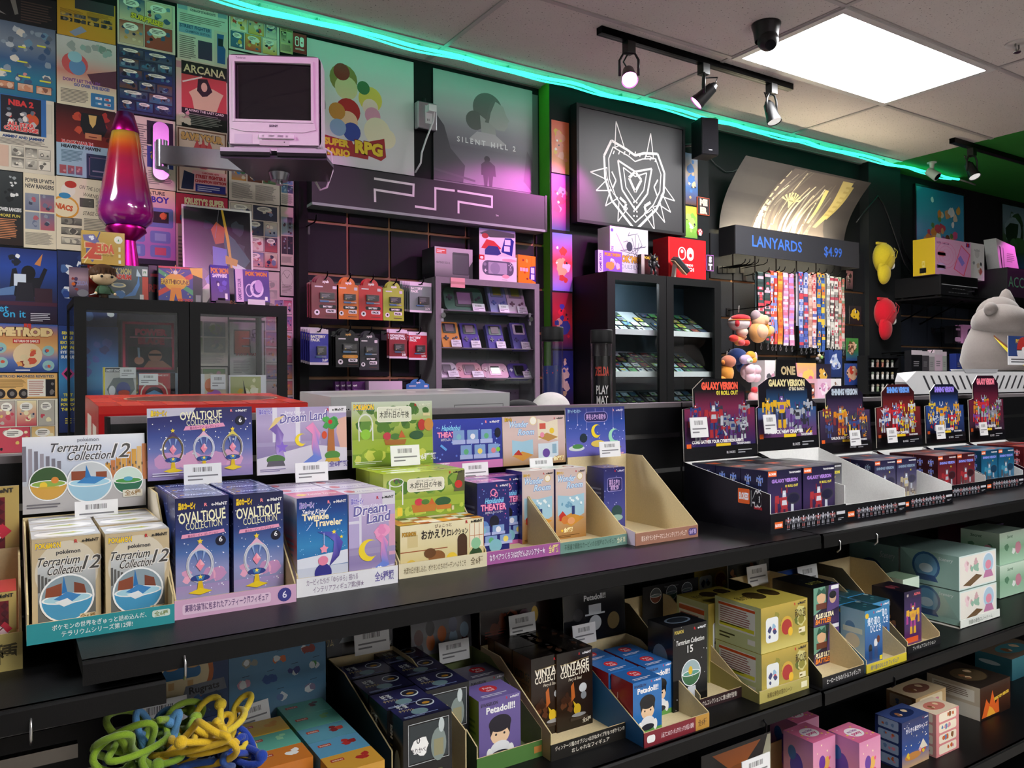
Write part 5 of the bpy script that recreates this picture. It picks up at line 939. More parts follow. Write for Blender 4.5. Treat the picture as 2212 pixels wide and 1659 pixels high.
q=aZ(2175,1300,zl);xx=q.x
o=put(carton(.16,.12,.1,'#8fb898',green_f,lambda p:p.bands(['#a8c4b0','#b9d0c0']),green_f),'figure_carton','mint green toy box at the right edge, lower of its pile','box',xx+.02,q.y+.03,zl)
copy_thing(o,(xx+.03,q.y+.035,zl+.101),'mint green toy box at the right edge, upper of its pile')
put(carton(.15,.14,.2,'#5a2a44',imp_f,lambda p:p.bands(['#141418','#1c1c20']),lambda p:p.bands(['#5a2438','#8a4a5a','#3a1a2c'])),'figure_carton','dark wine coloured toy box behind the snow globe boxes','box',2.99-.3,1.36,zl)
# == lowest shelf, right bay
zq=ZLL
def pony_f(p):p.bands(['#d98ab0','#e6a0bc','#d97a9c']);p.rect(.0,0,1,.16,'#c9608a');p.ell(.5,.45,.2,.2,'#e9a23a');p.ell(.62,.6,.12,.1,'#e9b45a');p.ell(.4,.62,.14,.12,'#6a3a9c');p.blobs(7,['#e65a8a','#7a4ab4','#f2c23a','#f6d0de'],R0(3),.1,.2,.8,.5,(.06,.1));p.stars(8,['#fff0c4'],R0(2),r=(.02,.04),kind='s')
def pony_l(p):p.bands(['#c98ac9','#d99ac0','#c97aa4']);p.ell(.45,.5,.22,.22,'#5a4ab4');p.ell(.6,.3,.18,.16,'#8a5ac9');p.ell(.3,.7,.14,.12,'#3a6ab4');p.ell(.65,.22,.14,.14,'#c9783a')
def pony_t(p):p.bands(['#e07aa0','#d96a94']);p.ell(.5,.5,.3,.26,'#f2e6ea');p.text('my little',.5,.54,.1,'#8a3a8a',mw=.4,bold=.03);p.text('pony',.5,.38,.14,'#c93a7a',mw=.4,bold=.04);p.stars(8,['#e9c94a','#f2b0c9'],R0(5),r=(.02,.04))
r,x0,x1,y0=dark_tray('low pink cardboard tray holding three pink toy boxes',1745,1700,1915,.22,'#c97aa4','#7a3a6c',lip=.04,hb=.09,hf=.03,yf=1.12,zs=zq,group='trays on the lowest shelf')
yb=1.17;xx,W,H=pxb(1850,1588,1898,yb,zq+.0022)
bb=carton(.085,.085,H,'#d98ab0',pony_f,pony_t,pony_l)
stock(bb,[(aY(1856,1600,1.14).x,1.14),(aY(1756,1590,1.2).x,1.2),(aY(1756,1590,1.2).x+.06,1.29)],'toy_carton',['pink toy box, right one at the front of the pink tray','pink toy box, left one in the pink tray','pink toy box behind the two front ones in the pink tray'],'box',zq+.0022,'pink toy boxes in the pink tray')
def camp_f(p):p.bands(['#1f2a5c','#2a3f7a','#3f5a9c','#c9a47a']);p.text('きらきら星空キャンプ',.55,.74,.08,'#e6e9f6',mw=.8,bold=.02);p.stars(26,['#fff4c4','#ffffff'],R0(3),.05,.4,.9,.55,(.006,.016));p.poly([(.6,.3),(.78,.5),(.95,.3)],'#e6dcc9');p.ell(.4,.22,.3,.08,'#c98a4a');p.blobs(6,['#e9a0b4','#e9c23a','#c95a3a'],R0(5),.1,.16,.8,.2,(.04,.07));remente(p,.97,.93,.03,'#e9e9f6')
def rows_l(c1,c2,n=4):
 def f(p):
  p.rect(0,0,1,1,c1);r=R0(3)
  for i in range(n):p.rrect(.12,.04+i/n,.76,.8/n,.05,c2);p.blobs(4,['#c9683a','#8a5a3a','#d98a9a','#6a8ab4'],r,.2,.08+i/n,.6,.6/n,(.05,.09))
 return f
def tp(c1,c2):return lambda p:(p.rect(0,0,1,1,c1),p.ell(.5,.5,.34,.3,c2),p.blobs(5,['#c9683a','#e9c9a0','#8a5a3a'],R0(4),.25,.25,.5,.5,(.05,.09)))
def pxs(name,label,uL,vT,uR,y,D,base,ff,tf,lf,zs=zq):
 xx,W,H=pxb(uL,vT,uR,y,zs);return put(carton(W,D,H,base,ff,tf,lf),name,label,'box',xx,y,zs)
pxs('toy_carton','dark blue starry camping box on the lowest shelf',1948,1563,2006,1.18,.075,'#24346c',camp_f,tp('#3a4a7c','#1c2850'),rows_l('#2a3a6c','#9ab0cc'))
pxs('toy_carton','pink cream tea food box beside the dark blue camping box',2022,1545,2071,1.17,.075,'#d98a8a',rows_l('#d98a8a','#f0e3cc'),tp('#e3cfb4','#c9786a'),rows_l('#d99a94','#f0e3cc'))
pxs('toy_carton','tan food toy box behind the pink cream box',1978,1510,2043,1.29,.09,'#c9a878',rows_l('#c9a878','#e9d9b4',2),tp('#d9c09a','#8a5a4a'),rows_l('#b9986a','#e3d4b0',2))
def flame_f(p):p.bands(['#3a2418','#4a2a1c','#2a1a14']);p.poly([(.05,.05),(.2,.6),(.3,.4),(.4,.8),(.5,.35),(.6,.5),(.62,.05)],'#e0662a');p.poly([(.2,.05),(.3,.35),(.4,.25),(.5,.05)],'#f0a83a');p.text('DESKTOP HEROES',.7,.5,.09,'#f0c94a',mw=.5,bold=.05,rot=.1)
pxs('toy_carton','dark box with orange flame print on the lowest shelf at the right',2117,1488,2182,1.225,.16,'#3a2a20',flame_f,tp('#2c241f','#5a4a34'),lambda p:(p.rect(0,0,1,1,'#cfc4ae'),p.rect(.1,.52,.8,.36,'#efece0'),p.lines(.14,.56,.7,.28,5,'#9a8a7a'),p.rect(0,0,1,.42,'#e0dccf')))
o=pxs('toy_carton','teal toy box at the bottom right edge of the view',2186,1425,2260,1.33,.12,'#3f7a86',lambda p:p.bands(['#4f8a94','#2c5a66']),tp('#7a6a5a','#4f8a94'),lambda p:(p.bands(['#4a8490','#376a76']),p.ell(.4,.6,.3,.1,'#c9d9d9')))
def bat_f(p):p.rect(0,0,1,1,'#16161a');p.poly([(.15,.95),(.5,.6),(.85,.95)],'#a8581c');p.ell(.5,.62,.2,.12,'#8a4a18');p.rect(0,.0,1,.42,'#0f0f12');p.poly([(.8,.5),(.95,.98),(1,.98),(1,.5)],'#b9b9a0')
a0=aY(1515,1690,1.25);a1=aY(1664,1580,1.25);bb=MB();bb.box(0,0,0,a1.x-a0.x,.04,a1.z-zq,'#141418','film');bat_f(front(bb,0,0,0,a1.x-a0.x,a1.z-zq,'film'))
put(bb,'halloween_pack','black orange costume pack behind the white shelf label, lowest shelf','package',a0.x,1.25,zq)
a0=aY(1603,1690,1.13);a1=aY(1663,1624,1.13);bb=MB();bb.box(0,0,0,a1.x-a0.x,.002,a1.z-zq,'#e6e6e6','card');pr=front(bb,0,0,a1.z-zq-.05,a1.x-a0.x,a1.z-zq);tagp(pr);pr.text('$3.99',.3,.3,.14,'#22222a',bold=.04)
put(bb,'shelf_label','white price label card with barcode standing on the lowest shelf','price label',a0.x,1.13,zq)
# == second shelf, left end: ropes and blue cards
a0=aY(495,1560,1.42);a1=aY(703,1376,1.42)
def sea_f(p):
 p.bands(['#4f7a9c','#5a86aa','#4a7696','#6a90ac']);r=R0(4)
 for i,(x,y,c)in enumerate([(.2,.82,'#8a8a80'),(.5,.8,'#c9683a'),(.82,.86,'#8a3a34'),(.15,.5,'#b98aa0'),(.4,.52,'#2f4f8c'),(.65,.56,'#3a3f7a'),(.88,.6,'#4a8a4a'),(.5,.22,'#5a6f9c'),(.85,.26,'#7a6f8a'),(.15,.14,'#c98a3a')]):
  p.blobs(4,[c,c,'#cfd4d8'],r,x-.1,y-.09,.2,.18,(.04,.06),7);p.line((x-.02,y+.12),(x+.05,y+.13),.006,'#2c3f54')
r=empty('header_sign','blue card printed with sea animal toys, above the teal boxes','display card',(a0.x,1.42,ZL));bb=MB();bb.box(0,0,0,a1.x-a0.x,.003,a1.z-ZL,'#5a86aa','card');sea_f(front(bb,0,0,a0.z-ZL,a1.x-a0.x,a1.z-ZL));bb.build('card_sheet',r);o=price(r,1,.015,-.02,a0.z-ZL-.012,.052,.04,rot=-.1)
a0=aY(286,1575,1.4);a1=aY(493,1405,1.4)
def rug_f(p):p.bands(['#1f3460','#24406c','#1c3050']);p.circ(.5,.72,.34,'#b4602a',26);p.circ(.5,.72,.29,'#d9c9a0',26);p.rrect(.3,.66,.4,.2,.05,'#2c6a9c');p.ell(.4,.9,.09,.08,'#c98a5a');p.ell(.62,.9,.09,.08,'#c9a06a');p.rect(.36,.5,.06,.12,'#c9a06a');p.rect(.56,.5,.06,.12,'#c9a06a');p.poly([(.5,.3),(.98,.36),(.95,.56),(.54,.52)],'#6a6f7c');p.text('Rugrats',.74,.39,.12,'#17171c',mw=.4,bold=.02,rot=.06);p.blobs(7,['#2a4f7c','#3a5f8a','#17304c'],R0(2),0,0,1,.4,(.06,.12))
r=empty('header_sign','dark blue card with orange ring and cartoon lettering, at the lower left','display card',(a0.x,1.4,ZL));bb=MB();bb.box(0,0,0,a1.x-a0.x,.003,a1.z-ZL,'#1f3460','card');rug_f(front(bb,0,0,a0.z-ZL,a1.x-a0.x,a1.z-ZL));bb.build('card_sheet',r);price(r,1,.0,-.02,a0.z-ZL-.012,.08,.055)
def mini(c1,item):
 return carton(.082,.056,.06,c1,lambda p:p.rect(.1,.4,.4,.2,'#a84034'),lambda p:(p.rect(0,0,1,1,c1),p.rrect(.12,.6,.26,.16,.02,'#a84034'),p.text('SHOGUN',.25,.64,.07,'#e9e0c9',mw=.2,bold=.02),p.blobs(3,item,R0(len(c1)+ord(c1[2])),.5,.15,.42,.7,(.07,.12))),lambda p:p.rect(.1,.2,.8,.5,c1))
zb=aY(600,1590,1.3).z-.06
bx0=aY(524,1600,1.3).x
bb=MB();bb.box(0,0,0,.19,.3,zb-ZL-.001,'#3a4a4c','card');put(bb,'figure_display','dark cardboard riser under the small teal and orange boxes','display box',bx0-.006,1.11,ZL)
cols=[('#c9a23a',['#c98a2c','#3a2a1c']),('#5fa694',['#8fc49a','#5a8a4a']),('#c9782c',['#f0f0ea','#e9c23a']),('#5fa694',['#5a2a20','#8a3a2c']),('#5fa694',['#6fa46a','#8fc49a']),('#5a94a8',['#7a2a2c','#a84034']),('#5a94b4',['#a8302c','#8a2a2c']),('#c9963a',['#a8302c','#20202a'])]
nm=['mustard yellow','teal with a tree print','orange with an egg print','teal with a dark print','teal with pale leaf print','grey blue with red print','sky blue with red print','yellow orange with red print']
for i,(c,it)in enumerate(cols):
 cx,j=(0,i)if i<3 else(1,i-3)
 if i<3:yy=1.32-.06*j
 else:yy=1.36-.058*j
 put(mini(c,it),'toy_carton','small lidded box, %s, %s column beside the rope toys'%(nm[i],('left','right')[cx]),'box',bx0+.088*cx,yy,zb,0,'small lidded boxes')
def rope(c,seed,ctr,spread,n=2.4,r=.0052):
 rg=R0(seed);pts=[];K=60
 ph=[rg.uniform(0,6.28)for _ in range(6)];fx,fy,fz=rg.choice([2,3]),rg.choice([3,4]),rg.choice([3,5])
 for i in range(K*2):
  t=2*PI*i/(K*2);pts.append((spread[0]*(math.sin(fx*t+ph[0])+.4*math.sin(7*t+ph[1])),spread[1]*(math.cos(fy*t+ph[2])+.4*math.sin(5*t+ph[3])),spread[2]*(.6*math.sin(fz*t+ph[4])+.4*math.cos(4*t+ph[5]))))
 b=MB();b.tube(pts,r*.9,c,'fabric',8,True)
 for k in range(2):
  q=pts[(k*47+11)%len(pts)];b.ball(q,r*1.7,c,'fabric',10,8)
 return b
ropes=[('#86a232',11,300,1585,1.21,(.034,.03,.035),'green knotted rope toy at the upper left of the pile'),('#e0bb30',14,450,1585,1.19,(.036,.03,.03),'bright yellow knotted rope toy in the upper middle of the pile'),('#7a9a2a',1,285,1620,1.17,(.036,.035,.045),'olive green knotted rope toy at the left of the pile'),('#8aa83a',2,370,1585,1.22,(.034,.035,.04),'lime green knotted rope toy in the middle of the pile, below the card'),('#5a8fc0',3,340,1600,1.2,(.02,.02,.045),'light blue knotted rope toy between the green ones'),('#d9b22c',4,415,1615,1.15,(.04,.035,.04),'yellow knotted rope toy at the front of the pile'),('#dcc03a',5,490,1575,1.2,(.03,.03,.045),'yellow knotted rope toy rising at the right of the pile'),('#24409c',6,510,1625,1.17,(.02,.025,.026),'dark blue knotted rope toy at the right of the pile'),('#2a4a8a',7,440,1650,1.17,(.03,.03,.02),'dark blue knotted rope toy beneath the yellow one'),('#6f8f2c',8,320,1650,1.16,(.03,.03,.024),'green knotted rope toy at the bottom left of the pile')]
for c,sd,u,v,y,sp,lb in ropes:
 p=aY(u,v,y);tag(rope(c,sd,None,sp).build('rope_toy',None,None,(p.x,y,p.z)),lb,'rope toy','knotted rope toys')
p=aY(247,1659,1.25);b=MB();W=aY(530,1659,1.14).x-aY(250,1659,1.14).x
b.box(0,0,0,W,.003,.07,'#2c3f6c','card');b.box(0,.2,0,W,.203,.09,'#2c3f6c','card');b.box(0,0,0,.003,.2,.075,'#2c3f6c','card');b.box(W-.003,0,0,W,.2,.075,'#2c3f6c','card');b.box(0,0,0,W,.2,.05,'#1c2848','card')
zr=aY(400,1659,1.13).z-.1
bb=b;b=MB();b.box(0,0,0,W,.2,zr-ZL-.0,'#20242c','card')
put(b,'figure_display','dark carton under the rope toys','display box',aY(250,1659,1.14).x,1.108,ZL);put(bb,'rope_bin','dark blue open carton holding the knotted rope toys','display box',aY(250,1659,1.14).x,1.108,zr)
b=MB();b.box(-.9,1.3,ZLF-.155,aY(168,1580,1.3).x,1.315,ZLF-.135,'#77736e','metal');tag(b.build('shelf_rail'),'grey metal rail under the lower left shelf','rail')
# == magazine pages on the wall
PY=WY-.0006
NPG=[0]
def page(label,u0,vT,vB,u1,art,dx=0,mat='paper',cat='poster',name='magazine_page',y=None,group='magazine pages on the wall'):
 y=PY if y is None else y
 a=aY(u0,vT,y);c=aY(u0,vB,y);e=aY(u1,(vT+vB)/2,y)
 W,H=e.x-a.x,a.z-c.z;b=MB();b.box(0,0,0,W,.0005,H,'#e6ded0',mat);art(front(b,0,0,0,W,H,mat))
 o=put(b,name,label,cat,a.x,y-.0002*(1+NPG[0]%3),c.z,0,group);NPG[0]+=1;return o
def pics(p,r,x,y,w,h,nx,ny,pal,gap=.02,bord=None):
 for i in range(nx):
  for j in range(ny):
   a,c=x+w*i/nx+gap/2,y+h*j/ny+gap/2;ww,hh=w/nx-gap,h/ny-gap
   if bord:p.rect(a-.006,c-.006,ww+.012,hh+.012,bord)
   p.grad(a,c,ww,hh,r.choice(pal),r.choice(pal));p.blobs(5,pal,r,a,c,ww,hh,(ww*.12,ww*.3),7);p.k-=2
 p.k+=3
def article(bg,title=None,tc='#2c2a3a',seed=1,pal=None,ph=.4,cols=2,t2=None,th=.07,band=None):
 pal=pal or['#5a5a5c','#8a8680','#b9b2a4','#3a3a40','#7a6a5a']
 def f(p):
  r=R0(seed);p.rect(0,0,1,1,bg)
  if band:p.rect(0,.86,1,.14,band)
  if title:p.text(title,.06,.88,th,tc,'L',mw=.88,bold=.03)
  if t2:p.text(t2,.06,.88-th*1.4,th,tc,'L',mw=.88,bold=.03)
  pics(p,r,.04,.84-ph-(.1 if t2 else 0),.92,ph,cols+1,2,pal)
  top_=.82-ph-(.1 if t2 else 0)
  for c in range(cols):p.lines(.05+.92*c/cols,.04,.92/cols-.05,top_-.05,16,'#77726c',r,.5)
 return f
CP=['#d9cfae','#c96a4a','#5a86a4','#e0c46a','#8a5a6a','#6f9a7a','#efe6d0','#3f4f78']
def comic(bg,seed,pal=None,ny=4,title=None,tc='#c9372c',bub=True):
 pal=pal or CP
 def f(p):
  r=R0(seed);p.rect(0,0,1,1,bg);y=.98;n=ny
  for j in range(n):
   h=.95/n;y-=h;x=.03;m=r.choice([2,3,2])
   for i in range(m):
    w_=(.94-x+.03)/(m-i)*r.uniform(.85,1.15)if i<m-1 else .97-x
    p.rect(x,y+.01,w_-.02,h-.015,'#2c2a2a');p.grad(x+.006,y+.014,w_-.032,h-.023,r.choice(pal),r.choice(pal));p.blobs(7,pal,r,x+.01,y+.02,w_-.04,h-.04,(.03,.07),8)
    p.blobs(2,['#1f1f2a','#2a3358'],r,x+.01,y+.02,w_-.04,h-.04,(.02,.05),6)
    if bub and r.random()<.75:p.ell(x+w_*.45,y+h*.76,w_*.3,h*.16,'#f3efe2');p.lines(x+w_*.25,y+h*.67,w_*.4,h*.18,3,'#55504a')
    x+=w_
  if title:p.text(title,.5,.55,.1,'#e9c93a',mw=.8,bold=.05,rot=-.12,out='#3a2a3a')
 return f
def dark_scene(bgs,seed,pal,title=None,tc='#e6e0d0',ty=.85,th=.1,mw=.8,n=16):
 def f(p):
  r=R0(seed);p.bands(bgs);p.blobs(n,pal,r,.03,.08,.94,.75,(.06,.15),8);p.blobs(n,pal,r,.03,.08,.94,.75,(.02,.06),6)
  if title:p.text(title,.5,ty,th,tc,mw=mw,bold=.03)
 return f
G1=['#8a9aa8','#b9c0c4','#5f6a78','#c98a8a','#6a8fa8','#d9d2c4','#3f5a7c']
page('black page with grey slanting streak at the top left corner of the wall',-8,-25,40,121,lambda p:(p.rect(0,0,1,1,'#1c1b1e'),p.poly([(.2,.9),(.3,.9),(.36,.3),(.3,.25)],'#77756f'),p.poly([(0,.35),(0,.25),(.16,.2)],'#8a8884'),p.lines(.4,.1,.55,.7,8,'#4a3a34')))
def blue_many(p):
 r=R0(3);p.bands(['#5a6a80','#7a8694','#3f5f86','#2f7a94','#2a6a8a']);p.blobs(40,G1,r,0,.1,1,.88,(.04,.1));pics(p,r,.0,.05,.95,.16,3,1,['#d9b49a','#c98a6a','#8a5a4a'],.06,'#2a2430')
 for x,y in((.5,.66),(.82,.72),(.48,.46),(.2,.3),(.5,.26),(.86,.24)):p.lines(x-.14,y,.26,.03,1,'#d9d94a',t=.7)
page('glossy blue page crowded with small pictures, below the black corner page',-8,40,200,120,blue_many)
def nba(p):
 r=R0(2);p.rect(0,0,1,1,'#d6cdbb');p.rect(0,.5,.86,.5,'#3468a8');p.rect(.07,.5,.7,.49,'#22202c');p.text('NBA 2',.42,.87,.075,'#cf3a3c',mw=.6,bold=.05);p.circ(.6,.7,.13,'#c9532c');p.blobs(20,['#8d8d94','#b9b2b4','#c94a44','#5f6a78','#e0d6d0'],r,.1,.56,.62,.3,(.03,.07));p.text('ALL STAR',.42,.6,.05,'#d9484a',mw=.5,bold=.06,out='#f0e6da');p.text('CHALLENGE',.42,.54,.05,'#d9484a',mw=.6,bold=.06,out='#f0e6da')
 p.text('AMMIN\' AND JAMMIN\'',.46,.44,.035,'#2f4a7c',mw=.86,bold=.05);p.lines(.02,.35,.9,.08,5,'#77706a');p.rect(0,.05,.2,.28,'#cfae9a');pics(p,r,.24,.04,.7,.3,3,2,['#cfc8b8','#a8a296','#6a655f','#e0d8c8'],.03,'#8a857a');p.rect(.86,.55,.1,.4,'#c9c2b0')
page('page with red heading on black and basketball collage',-8,200,365,117,nba)
page('black half page with white masked figure print, left of the ranger article',-8,367,527,49,lambda p:(p.bands(['#3a3f40','#24282a','#2a1c18']),p.blobs(14,['#d9d9d6','#9aa0a0','#1c1e20','#e6e6e4'],R0(4),.2,.55,.7,.4,(.06,.16)),p.text('POWER RANGERS',.5,.46,.05,'#e3e3e0',mw=.9,bold=.03),p.text('MORE FUN',.5,.38,.04,'#e0cf5a',mw=.8),p.lines(.1,.08,.7,.28,12,'#c9855a')))
page('cream article page with column of small pictures beside the black half page',50,372,534,121,article('#ddd0b4','POWER UP WITH','#3a3a40',5,['#3f4456','#6a6f86','#8a8f9c','#b05a64'],.5,1,'NEW RANGERS',.055))
def geton(p):
 p.bands(['#1f2f6c','#28489c','#24386c','#2c2440','#2a1a2c']);r=R0(2);p.blobs(5,['#1c2030','#e3e6ea'],r,.02,.75,.4,.2,(.04,.08));p.poly([(.62,.8),(.76,.95),(.72,.78)],'#c9834a');p.poly([(.2,.45),(.25,.72),(.32,.74),(.36,.6),(.7,.62),(.78,.76),(.84,.74),(.72,.5),(.66,.36),(.3,.36)],'#1b1b24');p.ell(.52,.68,.12,.1,'#17161c');p.rect(.28,.5,.2,.16,'#cfd9e6');p.poly([(.3,.3),(.62,.3),(.58,.55),(.34,.55)],'#24222c');p.rect(.62,.28,.3,.2,'#3a2430');p.rect(0,.24,1,.05,'#4a2438');p.poly([(.05,.45),(.3,.5),(.28,.38),(.04,.36)],'#5a7aa8')
 p.text('et',.03,.15,.1,'#3aa8d8','L',mw=.22);p.text('on it',.1,.08,.1,'#3aa8d8','L',mw=.4);p.lines(.55,.03,.35,.12,5,'#d0cbd4')
page('dark blue poster of a cheering gamer seen from behind at a desk',-8,533,697,123,geton)
def metroid(p):
 p.bands(['#2f5aa4','#c98a54','#d9a86a','#5a6fa8','#24407c']);r=R0(7);p.circ(.5,.35,.24,'#e0c49a');p.poly([(.38,.02),(.62,.02),(.58,.98),(.42,.98)],'#b9342c')if False else None;p.text('II',.5,.82,.2,'#c03a30',mw=.12,bold=.06);p.text('METROID',.48,.76,.16,'#e6c98f',mw=.92,bold=.08,out='#8a4a24');p.rect(.26,.6,.44,.09,'#c0392f');p.text('RETURN OF SAMUS',.48,.62,.05,'#f4eadc',mw=.4,bold=.03)
 for x,y in((.84,.45),(.84,.14),(.08,.2),(.06,.5)):p.circ(x,y,.1,'#8fb8b4');p.blobs(3,['#3f5f94','#7a8fb0','#c9523a'],r,x-.08,y-.08,.16,.16,(.02,.05))
 p.blobs(9,['#c9523a','#e0a05a','#d9c49a','#8a3a2c'],r,.3,.08,.36,.44,(.05,.1));p.lines(.3,.02,.3,.05,1,'#e6e6ea')
page('blue and orange page with large cream heading and round pictures',-8,698,804,125,metroid)
def madness(p):
 p.rect(0,0,1,1,'#d9a45c');p.rect(.02,.02,.96,.96,'#dfb06c');p.text('METROID MADNESS REVISITED',.48,.83,.1,'#2f4a66',mw=.92,bold=.03);p.lines(.04,.42,.44,.36,8,'#8a6a3c')
 for i in range(3):p.ell(.06+.19*i,.2,.085,.19,'#2a2426');p.ell(.06+.19*i,.2,.04,.09,'#77706c')
 p.rect(.5,.08,.3,.68,'#e9e2d4');p.lines(.52,.12,.26,.6,8,'#b06a5a');p.rect(.8,.08,.16,.68,'#1f1c20');p.blobs(3,['#77706c'],R0(2),.8,.1,.16,.6,(.03,.05))
page('orange article page with row of three black circles',-8,806,862,124,madness)
page('comic page with yellow explosion, lowest at the left edge of the wall',-8,863,985,125,comic('#e3dcc9',12,['#e3c46a','#d9b06a','#c94a5a','#efe2b4','#b9b2a4'],2))
def yellow(p):p.rect(0,0,1,1,'#c99a2c');p.rect(.3,.72,.68,.28,'#3a3a40');r=R0(2);pics(p,r,.04,.35,.92,.25,4,2,['#2a2a2e','#77706a','#c9a24a','#4a4a50'],.03);p.lines(.05,.55,.4,.12,5,'#8a6a20');p.lines(.5,.58,.45,.12,5,'#8a6a20');p.poly([(.2,.1),(.4,.3),(.5,.2),(.3,.02)],'#8d9ab4')
page('mustard yellow page with dark thumbnail pictures at the top',123,-15,72,249,yellow)
def lemm(p):
 r=R0(5);p.bands(['#cfd3cc','#b9c0b4','#c98a7a','#d9cdb0','#e0d4b8']);p.ell(.3,.62,.22,.16,'#c95a5a');p.ell(.34,.58,.14,.12,'#5f8fb8');p.ell(.3,.72,.12,.08,'#8fc4cc');p.blobs(12,['#8fb4a8','#9aa8a0','#7a9a8a'],r,.1,.78,.85,.2,(.06,.1));p.poly([(.5,.5),(1,.62),(1,.35),(.6,.36)],'#5a3444');p.text("DON'T LET THE LEM",.1,.36,.045,'#7a4a8a','L',mw=.62,bold=.04);p.text('GO OVER THE EDGE!',.28,.3,.045,'#4a5a9c','L',mw=.6,bold=.04);p.lines(.06,.05,.5,.2,10,'#6f6a64');p.rrect(.56,.04,.4,.2,.02,'#3a78a8');pics(p,r,.62,.06,.3,.15,2,2,['#d9dce0','#c94a4a','#5a9ac4'],.04)
page('pale comic advert page with red and blue shapes and curling smoke',122,73,224,251,lemm)
def dredd(p):p.bands(['#2a1418','#6a1f1f','#8a2c26','#30242c']);r=R0(3);p.blobs(12,['#a8342c','#7a241f','#4a1a1c','#c04a34'],r,.1,.5,.9,.48,(.06,.12));p.poly([(.42,.92),(.78,.92),(.86,.72),(.8,.62),(.46,.62),(.4,.74)],'#1a1a20');p.poly([(.54,.9),(.68,.9),(.66,.78),(.61,.72),(.56,.78)],'#d9b06a');p.rect(.48,.56,.28,.08,'#c9805a');p.rect(.54,.585,.14,.012,'#5a1c18');p.text('DREDD',.1,.62,.1,'#7a6a6a',rot=PI/2,bold=.02)if False else None;p.rect(0,0,1,.46,'#9fb8cc');p.text('BLOCK WAR IN',.08,.465,.04,'#c92f2c','L',mw=.56,bold=.05,out='#f0f0f0');p.text('HEAVENLY HAVEN',.08,.4,.045,'#22222c','L',mw=.66,bold=.05);p.lines(.08,.2,.36,.17,9,'#4a6a7c');pics(p,r,.04,.02,.4,.14,3,1,['#c98a94','#7a5a7a','#a8545c'],.02);p.rect(.5,.0,.5,.35,'#2c3656');p.frame(.54,.03,.4,.28,.02,'#6a5a78');p.rect(.6,.1,.2,.02,'#8a7a9a')
page('page with dark helmeted figure on red and blue text block',121,222,377,249,dredd)
def animan(p):
 r=R0(4);p.rect(0,0,1,1,'#e3d6ba');p.text('ON THE LOT AT',.38,.86,.055,'#3a3430','L',mw=.46,bold=.0,rot=-.1,shear=.1);p.text('WARNER BROS.',.44,.76,.055,'#3a3430','L',mw=.5,bold=.0,rot=-.1,shear=.1);p.ell(.14,.58,.24,.16,'#d99a3c');p.ell(.14,.58,.21,.13,'#e6d6b0');p.text('NIACS',.12,.55,.07,'#c9572c',mw=.3,bold=.06,rot=-.15);p.ell(.2,.82,.12,.09,'#e6ddd0');p.ell(.24,.9,.1,.05,'#b9382c');p.ell(.14,.74,.1,.04,'#3a86b4');p.text('STAGE ONE',.44,.5,.055,'#3a3430','L',mw=.34,bold=.0,shear=.2);pics(p,r,.06,.06,.38,.4,1,3,['#cfc6b0','#8a8478','#5a564f'],.05,'#2a2826');pics(p,r,.38,.6,.26,.14,1,1,['#8a8478','#5a564f'],.03,'#2a2826');p.lines(.46,.16,.48,.3,14,'#8a8276');p.lines(.66,.56,.3,.2,10,'#8a8276')
page('cream page with orange oval badge and handwritten style headings',121,379,538,249,animan)
def waves(p):p.rect(0,0,1,1,'#1c2c5c');p.blobs(30,['#dfe6ea','#2f4a8c','#24386c','#e6ecf0','#4a6aa0'],R0(8),r=(.06,.16));p.text('Z',.85,.8,.2,'#c0392c',bold=.06,out='#e6e0d0')
page('navy page with white wave swirls behind the left cabinet edge',124,541,702,252,waves)
def bluecol(p):p.bands(['#2a3f7c','#2c5a9c','#3f86b4','#24386c','#1c2854']);
def bluecol2(p):
 bluecol(p)
 for i,t in enumerate(['SEGA','LIVE','EXTRA','JAPAN','SYSTEM','SUPER']):p.text(t,.14,.92-.045*i,.026,'#e0d24a' if i<4 else '#dfe6ea',mw=.22,bold=.05)
 p.poly([(.04,.55),(.18,.64),(.3,.55),(.18,.46)],'#c94a8a');p.poly([(.08,.55),(.18,.61),(.26,.55),(.18,.49)],'#14141c')
 for i,t in enumerate(['THE','NINJA','POWER','T-REX']):p.text(t,.14,.34-.045*i,.026,'#e0d24a',mw=.22,bold=.05)
 p.blobs(10,['#3a4a8a','#4a5aa0','#2f3a74'],R0(4),.3,.5,.65,.45,(.06,.12));p.lines(.1,.08,.24,.06,3,'#e0d24a')
page('tall blue page with a column of yellow words, left of the glass cabinet',126,703,935,256,bluecol2)
page('comic page with yellow SURPRISE! lettering',253,-15,94,378,comic('#d9d0ba',21,['#c9a04a','#6a8fa4','#9a4a3c','#3f5a7c','#cdbf9a','#d9cba8'],2,'SURPRISE!'))
page('dark blue comic page of long sea panels with white text boxes',253,95,239,378,comic('#2c3c5c',22,['#3a6f8a','#24386c','#6a8fa4','#1f2a44','#4a5a6c','#6a4a3a'],6))
page('page with blue ninja crests behind the lava lamp',253,243,398,379,lambda p:(p.rect(0,0,1,1,'#d6cab4'),p.lines(.04,.4,.5,.5,16,'#7a746c'),p.rect(.5,.62,.46,.34,'#22222e'),p.rect(.5,.3,.46,.3,'#2f3f86'),p.ell(.72,.45,.16,.08,'#c9a43a'),p.poly([(.55,.5),(.72,.66),(.9,.5),(.72,.54)],'#e0b84a'),p.lines(.52,.06,.42,.2,8,'#7a746c'),p.line((.1,.1),(.5,.2),.03,'#7a2a24')))
